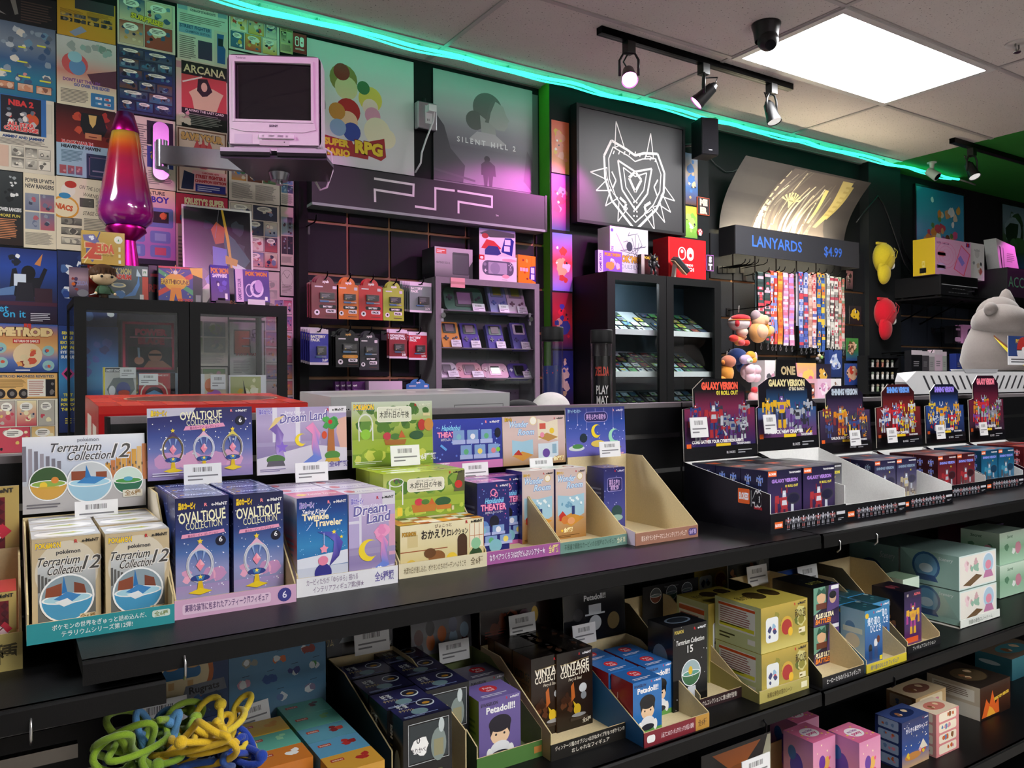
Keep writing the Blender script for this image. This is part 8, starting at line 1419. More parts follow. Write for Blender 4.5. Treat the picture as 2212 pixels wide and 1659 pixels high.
# == column panels and framed emblem
CY=3.3345
def abstract(bgs,cols,seed,txt=None):
 def f(p):
  r=R0(seed);p.bands(bgs);p.blobs(5,cols,r,.05,.2,.9,.7,(.2,.36),12);p.blobs(5,cols,r,.05,.1,.9,.8,(.08,.18),10);p.blobs(3,['#f0e6da','#2a2430'],r,.1,.3,.8,.5,(.05,.09),10)
 return f
cp=[((1191,258,371,1229),['#d9583a','#e07a4a','#c9a03a'],['#e6a48a','#e08a6a','#d9b03a'],'orange and yellow','top left'),((1191,374,495,1230),['#5a4a8a','#c93a6a','#3a4a8c'],['#e63a6a','#d92f4a','#e69a9a'],'red and blue','second from the top'),((1193,502,627,1236),['#5f6fd9','#c93a3a','#7a7ad9'],['#e6d0e6','#b9342c','#e6a87a'],'lilac and white','third from the top'),((1193,631,753,1236),['#7a2434','#c92f3a','#2c2a5a'],['#d92f3a','#e6b49a','#3a4a9c'],'red capped','fourth from the top'),((1194,757,875,1238),['#1f2a6a','#24348c','#3a2a4a'],['#2f4ab0','#e6d4c0','#c9b48a'],'dark blue','lowest')]
for(u0,vT,vB,u1),bg,cl,nm2,pos in cp:
 page('%s art print, %s on the column by the black frame'%(nm2,pos),u0,vT,vB,u1,abstract(bg,cl,vT),mat='poster',name='art_print',y=CY,group='art panels on the column')
for(u0,vT,vB,u1),bg,cl,nm2 in[((1479,329,440,1507),['#6a8ab4','#b9a48a','#3a6aa8','#5a3a2c'],['#c9a86a','#3f78c0','#e0c09a'],'blue and tan art panel beside the speaker'),((1479,444,512,1506),['#d9c93a','#8ab84a','#6a9a3a'],['#7fb84a','#f0f0ea','#a8cf6a'],'yellow and green art panel below the blue and tan one')]:
 page(nm2,u0,vT,vB,u1,abstract(bg,cl,vT+3),mat='poster',name='art_print',y=CY,group='art panels on the column')
def pixsign(label,u0,vT,u1,vB,rows,y,c='#e6c9b4',oc='#c95a3a'):
 a=aY(u0,vB,y);e=aY(u1,vT,y);W,H=e.x-a.x,e.z-a.z;b=MB();b.box(-.004,.002,-.004,W+.004,.008,H+.004,oc,'plastic');b.box(0,0,0,W,.002,H,'#2a2428','plastic');p=front(b,0,0,0,W,H,'plastic');n=len(rows)
 for i,t_ in enumerate(rows):p.text(t_,.5,1-(i+.88)/n,.72/n,c,mw=.92,bold=.09)
 put(b,'pixel_sign',label,'sign',a.x,y,a.z)
pixsign('small pixel letter sign reading ME ER beside the green art panel',1508,430,1532,461,['ME','ER'],CY-.0085);pixsign('small violet pixel letter sign reading ST beside the red console box',1528,553,1541,583,['S','T'],CY-.0085,'#dcd0f0','#b06ac0')
b=MB();a=aY(1507,508,CY-.008);b.cyl((.02,.0,.02),(.02,.006,.02),.02,'#c93a44','plastic',16);b.box(.01,-.001,0,.03,.006,.018,'#f0e6da','plastic');[b.cyl((.02+dx,-.0012,.024+dz),(.02+dx,0,.024+dz),.005,'#f0e6e6','plastic',10)for dx,dz in((-.01,0),(.01,0),(0,.008))];put(b,'pixel_sign','tiny red round badge sign below the ME ER sign','sign',a.x,CY-.0085,a.z)
FY=3.275;A=aY(1247,479,FY);E_=aY(1480,276,FY);tA=aY(1247,221,FY);W=E_.x-A.x;H=tA.z-A.z
t=empty('framed_picture','large black framed picture with a white spiky line emblem','picture',(A.x,FY,A.z));b=MB();fw=.016
for q in((0,0,fw,H),(W-fw,0,W,H),(fw,H-fw,W-fw,H),(fw,0,W-fw,fw)):b.box(q[0],0,q[1],q[2],.055,q[3],'#17161a','softplastic')
b.build('frame',t);b=MB();b.box(fw,.008,fw,W-fw,.05,H-fw,'#262529','card');p=Print(b,(0,.008,0),X3,Z3,W,H,'card');WC='#ece6e4'
asp=W/H
def tri(x,y,x2,y2,w_,t_=.008):
 d=Vector((x2-x,(y2-y)/asp));n_=Vector((-d.y,d.x)).normalized()*w_/2;a_=(x+n_.x,y+n_.y*asp);c_=(x-n_.x,y-n_.y*asp);p.pline([a_,(x2,y2),c_],t_,WC);p.pline([a_,((a_[0]+c_[0])/2+d.x*.06,(a_[1]+c_[1])/2+d.y*.06*asp),c_],t_*.7,WC)
tri(.38,.7,.35,.92,.085);tri(.66,.66,.67,.88,.07)
for x,y,x2,y2 in((.27,.45,.12,.44),(.29,.36,.17,.29),(.33,.29,.25,.17),(.41,.2,.36,.05),(.78,.38,.9,.31),(.76,.3,.86,.2),(.72,.25,.8,.1),(.64,.18,.7,.02)):tri(x,y,x2,y2,.085)
cx,cy=.52,.44
def orn(pts,t_,close=True):q=[(cx+a*.285,cy+c*.285*asp)for a,c in pts];p.pline(q+([q[0]]if close else[]),t_,WC)
orn([(-.75,.85),(-.25,.7),(0,.6),(.3,.7),(.75,.75),(.98,.3),(.95,-.2),(.7,-.65),(.35,-.95),(0,-1.25),(-.35,-.95),(-.75,-.6),(-.95,-.1),(-.98,.45)],.018)
orn([(-.7,.7),(-.2,.55),(0,.45),(.25,.55),(.68,.62),(.86,.25),(.82,-.18),(.6,-.55),(.3,-.82),(0,-1.05),(-.3,-.82),(-.62,-.5),(-.82,-.08),(-.84,.4)],.009)
orn([(-.55,.4),(0,.2),(.55,.35),(.4,-.3),(0,-.75),(-.42,-.3)],.014);orn([(-.38,.25),(0,.08),(.38,.22),(.28,-.22),(0,-.55),(-.3,-.22)],.009);orn([(-.2,.02),(0,.2),(.2,.02),(0,-.3)],.02)
for i in range(9):a_=-.7+.17*i;orn([(a_,.6-.1*abs(a_)),(a_+.04,.7-.12*abs(a_))],.009,False)
for i in range(4):
 for s_ in(-1,1):p.circ(cx+s_*.014,cy-.2-.04*i,.007,WC,8)
for s_ in(-1,1):
 orn([(s_*.75,.1),(s_*.62,-.1),(s_*.72,-.3)],.012,False);orn([(s_*.5,-.5),(s_*.3,-.62),(s_*.36,-.8)],.02,False)
b.build('picture_panel',t)
q=aY(1523,300,3.2);t=empty('wall_speaker','black loudspeaker tilted on a bracket above the column edge','speaker',(q.x,3.2,q.z),-.25);b=MB();b.rbox(-.055,-.05,-.105,.055,.06,.105,.006,'#141318','softplastic');b.build('cabinet',t)
b=MB();b.box(-.052,-.055,-.1,.052,-.05,.1,'#1b1a20','fabric');p=front(b,-.052,-.055,-.1,.052,.1,'plastic');p.text('YAMAHA',.5,.1,.03,'#c9c9cf',mw=.24,bold=.04);b.build('grille',t)
b=MB();b.tube([(-.03,.05,-.02),(-.09,.1,-.02),(-.11,.15,-.03)],.01,'#121214','plastic',8);b.box(-.125,.14,-.08,-.095,.16,.03,'#121214','plastic');b.build('bracket',t)
b=MB();b.tube([aY(u,v,3.42)for u,v in((1528,335),(1545,355),(1568,372),(1583,371),(1600,362))],.003,'#3a3a3c','plastic',6);tag(b.build('speaker_wire'),'thin grey wire trailing from the loudspeaker to the curved sign','wire')
# == black cabinet with game cartridges
KX0=2.518;KY=3.052;KX1=3.323;KM=2.915;KZ=CZ+.551;KB=1.0;KD=3.33-KY
t=empty('cartridge_cabinet','black cabinet with glass doors showing lit rows of game cartridges','display cabinet',(KX0,KY,KB));W,H=KX1-KX0,KZ-KB;b=MB()
b.box(0,.019,H-.018,W,KD,H,BK,'softplastic');b.box(0,.019,0,W,KD,.018,BK,'softplastic');b.box(0,.019,.018,.018,KD,H-.018,BK,'softplastic');b.box(W-.018,.019,.018,W,KD,H-.018,BK,'softplastic');b.box(.018,KD-.01,.018,W-.018,KD,H-.018,'#24313a','softplastic');b.build('carcass',t)
for xa,xb in((0,KM-KX0-.0015),(KM-KX0+.0015,W)):
 d=empty('door','','',(xa,0,0));del d['label'];del d['category'];d.parent=t;w_=xb-xa;fr=.05;b=MB()
 for q in((0,0,fr,H),(w_-fr,0,w_,H),(fr,H-fr*.8,w_-fr,H),(fr,0,w_-fr,fr)):b.box(q[0],0,q[1],q[2],.018,q[3],BK,'softplastic')
 b.build('door_frame',d);b=MB();b.box(fr,.007,fr,w_-fr,.010,H-fr*.8,'#dfe6e6','glass')
 b.build('glass_pane',d)
b=MB();b.box(.1,.05,H-.03,.27,.075,H-.0185,'#f4faff','cabinetlight');b.build('light_strip',t)
b=MB();b.box(.2,.1,.0+ZLL*0+.02,.3,.13,.03,'#f4faff','striplight')
cart_cols=['#8fb0c4','#3f6a8a','#6a8a4a','#2c4a6a','#c9d4d8','#4a9a5a','#8a3a3a','#5a6a7c','#2a3a34','#b9a43a']
side_nm={0:'left',1:'right'}
lips=[(717,'upper'),(808,'middle'),(880,'lowest')]
zr_=[]
for li,(v,nm2)in enumerate(lips):
 zz=aY(1360,v,KY+.05).z-KB if li<2 else zr_[-1]-.215
 zr_.append(zz)
 for s_,(xa,xb)in enumerate(((.02,KM-KX0-.011),(KM-KX0+.011,W-.02))):
  r=empty('sloped_rack','','',(xa,.045,zz));del r['label'];del r['category'];r.parent=t;w_=xb-xa;b=MB()
  b.box(0,0,-.014,w_,.012,.014,'#e3e3e3','plastic');b.build('front_lip',r)
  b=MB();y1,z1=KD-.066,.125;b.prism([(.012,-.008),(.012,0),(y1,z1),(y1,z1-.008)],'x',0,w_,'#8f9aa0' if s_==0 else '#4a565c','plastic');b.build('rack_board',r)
  nx,ny=6,4
  sl=math.atan2(z1,y1-.012);rg=R0(li*7+s_+1)
  for j in range(ny):
   for i in range(nx):
    if rg.random()<.1 or(li==0 and s_==0 and j==3 and i>3):continue
    b=MB();cw,ch=w_/nx*.86,.046;c=rg.choice(cart_cols);wh='#dfe8ea' if(s_==0 and j<2 and rg.random()<.5)else c
    b.box(0,0,0,cw,ch,.005,'#20242a','plastic');p=top(b,0,0,cw,ch,.005);p.rect(.08,.2,.84,.72,wh);p.blobs(2,cart_cols,rg,.12,.25,.76,.6,(.12,.3),7);p.rect(.5,.05,.4,.16,'#8fd44a')
    yy=.018+(y1-.03)*j/ny;o=put(b,'game_cartridge','small game cartridge on the %s sloped rack, %s side of the black cabinet'%(nm2,side_nm[s_]),'game cartridge',KX0+xa+w_*(i+.07)/nx,KY+.045+yy,KB+zz+.0015+(yy-.012)*math.tan(sl),0,'game cartridges, %s rack %s'%(nm2,side_nm[s_]));o.rotation_euler=(sl,0,0)
p=MB();a=aY(1537,648,KY+.01)
zk=KZ+.0005
x,W_,H_=pxb(1323,486,1405,KY+.1,zk)
def dsbox(p):p.bands(['#e0d4e2','#d9ccde','#cdbfd6']);p.rect(0,0,.11,1,'#eae0ea');p.circ(.05,.92,.035,'#5a5ac0');p.text('DS',.085,.55,.06,'#5a4a8a',rot=PI/2,bold=.04);r=R0(3);[p.pline([(r.uniform(.15,.95),r.uniform(.4,.95))for _ in range(3)],.012,'#6a6278')for _ in range(7)];p.ell(.5,.62,.08,.1,'#4a4458');p.text('POKéMON',.55,.3,.13,'#d99a3a',mw=.66,bold=.06,out='#5a3a7a');p.text('SOULSILVER',.55,.16,.09,'#8a80a8',mw=.66,bold=.02,out='#f0ecf4')
put(carton(W_,.1,H_,'#d9ccde',dsbox,None,lambda p:(p.rect(0,0,1,1,'#c9c6c2'),p.text('NINTENDO DS',.5,.3,.1,'#6a6a6e',rot=PI/2,mw=.4))),'game_box','large white lilac game box with black line art on the black cabinet','game box',x,KY+.12,zk)
x,W_,H_=pxb(1288,539,1340,KY+.06,zk)
def gby(p):p.rect(0,0,1,1,'#7a5ab0');p.rect(0,0,.2,1,'#d9c4e6');p.text('GAME BOY',.14,.06,.12,'#4a2a8a','L',rot=PI/2,bold=.04,mw=.6);p.text('POKéMON',.6,.78,.14,'#e0903a',mw=.72,bold=.06,out='#8a3a6a');p.blobs(8,['#c9a8e0','#e6d4f0','#d98a4a','#5a4a9c'],R0(4),.22,.05,.76,.68,(.1,.2))
put(carton(W_,.025,H_,'#7a5ab0',gby),'game_box','purple handheld game box with lilac spine on the black cabinet','game box',aX(1288,560,KX0-.02).x if False else max(x,KX0-.01),KY+.06,zk)
x,W_,H_=pxb(1388,548,1425,KY+.08,zk)
put(carton(W_,.03,H_,'#2a1c20',lambda p:(p.bands(['#2a1c20','#4a1f24','#1c1418']),p.text('POKéMON',.55,.8,.12,'#c9a03a',mw=.8,bold=.05),p.rect(0,0,.18,1,'#c9b4b8'),p.blobs(4,['#6a2a2c','#3a2a30'],R0(2),.25,.1,.7,.6,(.12,.22)))),'game_box','dark red handheld game box behind the black figurine','game box',x,KY+.09,zk)
q=aY(1412,596,KY+.035);t=empty('small_figurine','small glossy black armoured figurine standing on the black cabinet','figurine',(q.x,KY+.04,zk));b=MB();c='#17161a'
for s_ in(-1,1):b.tube([(.01*s_,0,.04),(.014*s_,-.004,.02),(.013*s_,0,.002)],[.008,.007,.006],c,'plastic',10);b.ball((.013*s_,-.004,.004),.009,c,'plastic',10,8,1,1.4,.6);b.tube([(.018*s_,0,.07),(.03*s_,-.006,.056),(.026*s_,-.016,.045)],[.008,.007,.006],c,'plastic',10);b.ball((.022*s_,0,.073),.010,c,'plastic',10,8)
b.lathe([(.0,.036),(.013,.038),(.012,.05),(.019,.068),(.012,.078),(0,.08)],c,'plastic',16);b.build('body',t);b=MB();b.ball((0,-.002,.092),.016,c,'plastic',16,12);[b.cyl((.008*s_,0,.1),(.016*s_,0,.12),.005,c,'plastic',8,.001)for s_ in(-1,1)];b.box(-.008,-.0185,.088,.008,-.014,.092,'#8a8a90','chrome');b.build('helmet',t)
x,W_,H_=pxb(1446,510,1527,KY+.12,zk)
def swb(p):p.rect(0,0,1,1,'#c9242a');p.rrect(.26,.5,.2,.3,.1,'#f0e6e4');p.rrect(.285,.525,.15,.25,.075,'#c9242a');p.circ(.36,.7,.035,'#f0e6e4');p.rrect(.49,.5,.18,.3,.09,'#f0e6e4');p.circ(.585,.62,.04,'#c9242a');p.text('NINTENDO',.5,.37,.05,'#f0e6e4',mw=.5,bold=.04);p.text('SWITCH',.5,.26,.08,'#f0e6e4',mw=.5,bold=.04);p.rect(.02,0,.012,1,'#e6504a')
put(carton(W_,.12,H_,'#c0222a',swb,None,lambda p:p.bands(['#a01c22','#8a181e'])),'console_box','bright red console box with white split controller logo on the black cabinet','game box',x,KY+.13,zk)
q=aY(1478,598,KY+.06);t=empty('console_dock','dark handheld device resting on a clear angled stand before the red box','game console',(q.x,KY+.08,zk),-.2);b=MB();b.tube([(-.055,-.02,.002),(-.055,.0,.03),(-.04,.0,.085),(-.035,.01,.1)],.004,'#e9cfc4','clearfilm',8);b.box(-.06,-.03,0,-.03,.04,.006,'#e9d9d0','softplastic');b.box(-.03,-.03,0,.01,.03,.006,'#e9d9d0','softplastic');b.prism([(-.055,.004),(-.045,.004),(-.035,.1),(-.042,.1)],'y',-.012,.02,'#ecd9cf','softplastic');b.build('stand',t)
b=MB();b.M=Matrix.Translation((-.02,-.012,.085))@Matrix.Rotation(.75,4,'Y')@Matrix.Rotation(.3,4,'X');b.rbox(-.045,-.04,-.014,.06,.04,.014,.01,'#35373a','softplastic');b.rbox(-.01,-.02,.0142,.03,.02,.017,.008,'#141416','plastic');b.box(-.045,-.041,-.02,.06,.02,-.015,'#c9a98a','softplastic');b.M=None;b.build('device',t)
# == playmat tubes, cap and the two long cartons
zc2=CZ-.27
def tube_thing(uL,uR,vT,y,label,art):
 q=aY((uL+uR)/2,vT,y);r_=(aY(uR,vT,y).x-aY(uL,vT,y).x)*.5*math.cos(math.radians(36));H=q.z-zc2;t=empty('playmat_tube',label,'tube',(q.x,y,zc2+.0005),0,'playmat tubes');r_=abs(r_)
 b=MB();b.lathe([(0,H-.046),(r_*1.04,H-.046),(r_*1.06,H-.04),(r_*1.06,H-.004),(r_*1.02,H),(0,H)],'#1a1a1c','softplastic',32);b.build('cap',t)
 b=MB();b.lathe([(r_,0),(r_,H-.046)],'#ffffff','clearfilm',32);b.build('clear_tube',t);b=MB();ri=r_*.9;n=32;art(b,ri,H);b.build('rolled_mat',t);b=MB();b.cyl((0,0,0),(0,0,.012),r_*1.03,'#1a1a1c','softplastic',32);b.build('bottom_cap',t)
class Wrap(Print):
 """print wrapped round a vertical cylinder facing the viewer"""
 def __init__(s,b,r,z0,h,mat='gloss',a0=-3.3,a1=-1.06):s.b=b;s.r=r;s.z0=z0;s.w=r*(a1-a0);s.h=h;s.k=0;s.mat=mat;s.a0=a0;s.a1=a1;s.bend=None
 def P(s,x,y):a=s.a0+(s.a1-s.a0)*x;q=s.r+3e-4+s.k*4e-5;return Vector((q*math.cos(a),q*math.sin(a),s.z0+y*s.h))
def mat1(b,r,H):
 b.lathe([(r,.013),(r,H*.72)],'#24306a','gloss',32);b.lathe([(0,H*.72),(r,H*.72)],'#3a4a86','gloss',32);w_=Wrap(b,r,.013,H*.7);w_.circ(.5,.52,.13,'#7a3a2c');w_.circ(.5,.52,.08,'#d9952c');w_.circ(.5,.52,.03,'#1c1c20');[w_.poly([(.5+.14*math.cos(a),.52+.04*math.sin(a)),(.5+.26*math.cos(a+.12),.52+.085*math.sin(a+.12)),(.5+.14*math.cos(a+.3),.52+.04*math.sin(a+.3))],'#d9d0a0')for a in[k*.62 for k in range(10)]];w_.poly([(.45,.1),(.6,.28),(.7,.1),(.55,.02)],'#d9cf9a');w_.lines(.2,.9,.6,.05,2,'#c93a3a')
def mat2(b,r,H):
 b.lathe([(r,.013),(r,H*.8)],'#141416','gloss',32);w_=Wrap(b,r,.013,H*.78);w_.text('ZELDA',.5,.8,.085,'#c9483a',mw=.7,bold=.04);w_.text('PLAY',.5,.62,.085,'#ece9e6',mw=.6,bold=.02);w_.text('MAT',.5,.52,.085,'#ece9e6',mw=.56,bold=.02);w_.text('THE LEGEND OF',.5,.47,.02,'#c9c6c2',mw=.56);w_.lines(.22,.4,.56,.05,2,'#b9b6b2');w_.rect(.0,.2,1,.13,'#b9242c');w_.ell(.75,.265,.07,.02,'#e9d4d0');w_.lines(.14,.24,.4,.05,2,'#e9c4c0');w_.rect(0,.2,.14,.16,'#ece9e6');w_.poly([(.4,.02),(.55,.1),(.7,.02)],'#8a5a2c')
tube_thing(1170,1216,707,2.1,'clear tube with blue rolled mat and round gold emblem',mat1);tube_thing(1277,1321,713,2.1,'clear tube with black rolled mat reading PLAY MAT',mat2)
q=aY(1190,880,1.95);t=empty('cap','white cap lying upside the panel below the blue mat tube','cap',(q.x,1.95,aY(1190,884,1.95).z));t['label']='white cap resting behind the black panel, below the blue mat tube';rr_=(aY(1231,870,1.95).x-aY(1149,870,1.95).x)/2*.85;b=MB();b.lathe([(rr_*math.cos(a),.052*math.sin(a))for a in[PI/2*k/10 for k in range(11)]],'#e9e6e2','fabric',28,(0,0,0));b.build('crown',t);b=MB();b.ball((-rr_*.6,-rr_*.9,.0),rr_*.7,'#e6e3df','fabric',18,8,1,.9,.07);b.build('brim',t)
zcap=t.location.z
b=MB();q2=aY(1125,878,1.9)
b.lathe([(0,0),(.085,0),(.09,.1),(.07,zcap-zc2-.012),(0,zcap-zc2-.004)],'#17161a','fabric',22,(0,0,0),True,1.1,.9);put(b,'cloth_bag','black cloth bag under the white cap','bag',q.x,1.95,zc2+.0005)
b=MB();b.ball((0,0,0),.05,'#141418','fabric',18,10,1.3,.9,.62);p_=aY(1122,886,1.92);put(b,'cap','black cap partly hidden between the silver carton and the white cap','cap',p_.x,1.92,p_.z)
b=MB();b.lathe([(0,0),(.06,0),(.06,p_.z-.031-zc2),(0,p_.z-.03-zc2)],'#1a1a1d','card',20);put(b,'round_tin','dark round tin under the black cap','tin',p_.x,1.92,zc2+.0005)
def longbox(name,label,uF0,uF1,vF0,vF1,yF,D,col,topc,art,tart,sideart,tilt):
 a=aY(uF0,vF0,yF);e=aY(uF1,vF1,yF);W=e.x-a.x;h=.22;b=MB();b.box(0,0,-h,W,D,0,col,'gloss',{'t':topc});tart(top(b,0,0,W,D,0,'gloss'));art(front(b,0,0,-h,W,0,'gloss'));sideart(leftf(b,0,0,D,-h,0,'gloss'));o=put(b,name,label,'carton',a.x,yF,a.z);o.rotation_euler=(tilt,-math.atan2(e.z-a.z,W),0);return o
def redtop(p):p.rect(0,0,1,1,'#d9402f');[(p.rect(i/10,j/3,.1,1/3,'#e0503c')if(i+j)%2 else None)for i in range(10)for j in range(3)];p.k+=1;p.ell(.55,.55,.4,.3,'#c9a48a',40);p.ell(.55,.55,.385,.28,'#7a4a3a',40)
longbox('long_carton','long red carton with oval top print behind the egg ornament display',213,665,878,870,1.70,.30,'#b01c20','#d9402f',lambda p:(p.rect(0,0,1,1,'#b51e22'),p.rect(0,.93,1,.07,'#c9302c'),p.poly([(.2,.6),(.24,.82),(.34,.82),(.34,.6)],'#e9e6e3')),redtop,lambda p:(p.rect(0,0,1,1,'#a81c20'),p.rect(.2,.55,.3,.3,'#d9d4c4'),p.rect(.6,.5,.25,.3,'#d9d4c4')),.06)
longbox('long_carton','long silver grey carton with black lettering beside the red carton',715,1101,858,848,1.70,.22,'#a3a3a3','#c9c6c6',lambda p:(p.bands(['#adadad','#9a9a9a','#8a8a8a']),p.text('GUNDAM Chromatic Ver.',.30,.78,.1,'#242424','L' if False else 'C',mw=.5,bold=.03),p.frame(.66,.78,.3,.1,.004,'#6a6a6a'),p.lines(.67,.8,.28,.06,1,'#4a4a4a'),p.rect(.68,.6,.25,.12,'#d0d0d0'),p.lines(.69,.63,.22,.06,1,'#4a4a4a'),p.rect(0,.5,.6,.2,'#6a6a6c')),lambda p:(p.bands(['#d4d2d2','#b9b4b8','#d9d9d9']),p.blobs(7,['#efefef','#a8a4a8'],R0(3),.1,.3,.8,.5,(.03,.06))),lambda p:p.bands(['#b4b4b4','#8f8f8f']),.05)
# == lanyard wall
NX0=3.70;NY=3.262;a=aY(1589,548,NY);NX0=a.x;e=aY(1856,579,NY);ZB=(a.z+e.z)/2;ZT=aY(1589,485,NY).z;W=e.x-NX0;H=ZT-ZB
t=empty('lanyard_sign','black box sign reading LANYARDS $4.99 below a curved backlit print','sign',(NX0,NY,ZB));b=MB();DEP=WY-.036-NY
b.box(0,0,0,W,.008,H,'#35353a','card');p=front(b,0,0,0,W,H);p.text('LANYARDS',.12,.33,.4,'#3f6fd0','L',mw=.5,bold=.015);p.text('$4.99',.69,.33,.36,'#3f6fd0','L',mw=.19,bold=.015);b.build('sign_face',t)
b=MB();b.box(-.0,.008,0,.008,DEP,H,'#17171a','card');b.box(W-.008,.008,0,W,DEP,H,'#17171a','card');b.box(.008,.05,H*.55,W-.008,DEP,H*.6,'#17171a','card');b.build('sign_box',t)
b=MB();b.box(.05,.03,H*.8,W*.88,.042,H*.9,'#fff2cc','striplight');b.build('upper_light_strip',t)
b=MB();b.box(.05,.012,.012,W*.9,.022,.02,'#fff2cc','striplight');b.build('lower_light_strip',t)
tl=aX(1617,337,NX0+.02);tr=aY(1886,392,tl.y);N=14;Y0_,Z0_=NY+DEP-.006,ZT-.01;Y1_,Z1_=tl.y,tl.z
def crv(h):
 return Y0_+(Y1_-Y0_)*(h**2.0),Z0_+(Z1_-Z0_)*h
b=MB();rows=[crv(i/N)for i in range(N+1)];WW=tr.x-NX0-.02;x0r=NX0+.02
for o_,sgn in((0,1),(.003,-1)):
 pts=[q for(y,z)in rows for q in((0,y-NY+o_,z-ZB),(WW,y-NY+o_,z-ZB))]
 b.mesh(pts,[((2*i,2*i+1,2*i+3,2*i+2)if sgn>0 else(2*i,2*i+2,2*i+3,2*i+1))for i in range(N)],'#3f3c3e' if sgn>0 else '#77746f','poster')
class Curve(Print):
 def __init__(s):s.b=b;s.w=WW;s.h=Z1_-Z0_;s.k=0;s.mat='poster';s.bend=None
 def P(s,x,y):
  yy,zz=crv(min(max(y,0),1));d=2*(Y1_-Y0_)*min(max(y,0),1);n_=Vector((0,-(Z1_-Z0_),d)).normalized();return Vector((x*WW,yy-NY,zz-ZB))+n_*(4e-4+s.k*6e-5)
p=Curve()
def strip(x0,y0,x1,y1,w0,w1,col,bow=0):
 n_=10;L_=[];R_=[]
 for i in range(n_+1):
  f=i/n_;x=x0+(x1-x0)*f+bow*math.sin(PI*f);y=y0+(y1-y0)*f;w_=w0+(w1-w0)*f;L_.append((x-w_/2,y));R_.append((x+w_/2,y))
 for i in range(n_):p.poly([L_[i],R_[i],R_[i+1],L_[i+1]],col);p.k-=1
 p.k+=1
for i in range(12):strip(.0,i/12,.0001,(i+1)/12,.001,.001,'#3f3c3e')
rg=R0(5)
strip(.58,.02,.62,.98,.5,.5,'#5a5250',-.06)
for i in range(22):x=.28+.02*i;strip(x-.06+rg.uniform(-.03,.03),.0,x+.06,rg.uniform(.7,.99),rg.uniform(.01,.03),.008,rg.choice(['#8a8278','#b0a690','#6a625c','#d0c6aa','#77706a','#4a4442']),rg.uniform(-.06,.02))
strip(.72,.25,.82,.95,.03,.09,'#b0a06a',.05);strip(.78,.4,.86,.9,.05,.06,'#a0905a',.03);strip(.66,.3,.7,.8,.02,.03,'#c9b97a',.02)
cx_,cy_=.46,.56;k=.011
p.poly([(cx_-.01,cy_+.02),(cx_+.03,cy_+.02),(cx_+.01,cy_+.09)],'#cfc08a')
for s_ in(-1,1):
 for i in range(4):a_=.15+.38*i;p.poly([(cx_+.01+s_*.018,cy_+.0),(cx_+.01+s_*(.08-.008*i)*math.cos(a_)+s_*.0,cy_+.02+.16*math.sin(a_)*.7),(cx_+.01+s_*(.08-.008*i)*math.cos(a_+.24),cy_+.02+.16*math.sin(a_+.24)*.7)],'#d6c890')
p.poly([(cx_-.012,cy_+.01),(cx_+.032,cy_+.01),(cx_+.01,cy_-.09)],'#cfc08a')
b.build('curved_print',t)
hz_=aY(1620,585,3.3).z
for i,u in enumerate((1563,1573,1583,1592,1611)):
 q=aY(u,578,3.36);hook(q.x,q.z,WY-.036,3.19,'empty black hook %s of the lanyards'%('far left','second from the left','third from the left','fourth from the left','nearest left')[i])
def lanyard(u0,u1,vT,vB,pal,seed,label,y=3.24,straps=2):
 a=aY(u0,vT,y);e=aY(u1,vB,y);W=(e.x-a.x);zt2=a.z;H=a.z-e.z;t=empty('lanyard',label,'lanyard',(a.x,y,e.z),0,'hanging lanyards');rg=R0(seed);sw=W/straps*.82;cuts=26
 for s_ in range(straps):
  b=MB();x=W*(s_+.5)/straps;prev=None
  for i in range(cuts):
   z0,z1=H*i/cuts,H*(i+1)/cuts;dx=lambda z:.003*math.sin(z*23+seed+s_*2);c=rg.choice(pal)
   for(yy,fl)in((0,False),(.0015,True)):
    f=[(x-sw/2+dx(z0),yy,z0),(x+sw/2+dx(z0),yy,z0),(x+sw/2+dx(z1),yy,z1),(x-sw/2+dx(z1),yy,z1)];b.face(f[::-1]if fl else f,c,'fabric')
   if rg.random()<.6:c2=rg.choice(pal);m=(z0+z1)/2;b.face([(x-sw*.3+dx(m),-.0006,m-.006),(x+sw*.3+dx(m),-.0006,m-.006),(x+sw*.2+dx(m),-.0006,m+.008),(x-sw*.2+dx(m),-.0006,m+.008)],c2,'fabric')
  N_=6
  for i in range(N_):a1,a2=PI*i/N_,PI*(i+1)/N_;r_=.012;b.face([(x-sw/2,r_-r_*math.cos(a1),H+r_*math.sin(a1)),(x+sw/2,r_-r_*math.cos(a1),H+r_*math.sin(a1)),(x+sw/2,r_-r_*math.cos(a2),H+r_*math.sin(a2)),(x-sw/2,r_-r_*math.cos(a2),H+r_*math.sin(a2))],pal[0],'fabric')
  b.face([(x-sw/2,.024,H*.3),(x-sw/2,.024,H),(x+sw/2,.024,H),(x+sw/2,.024,H*.3)],pal[1],'fabric');b.build('strap',t)
  b=MB();b.cyl((x,0,-.012),(x,0,.002),.005,'#8a8a8e','metal',8);b.tube([(x+.007*math.cos(q),0,-.026+.013*math.sin(q))for q in[2*PI*k/10 for k in range(10)]],.0018,'#9a9a9e','metal',6,True);b.build('clip',t)
 return t
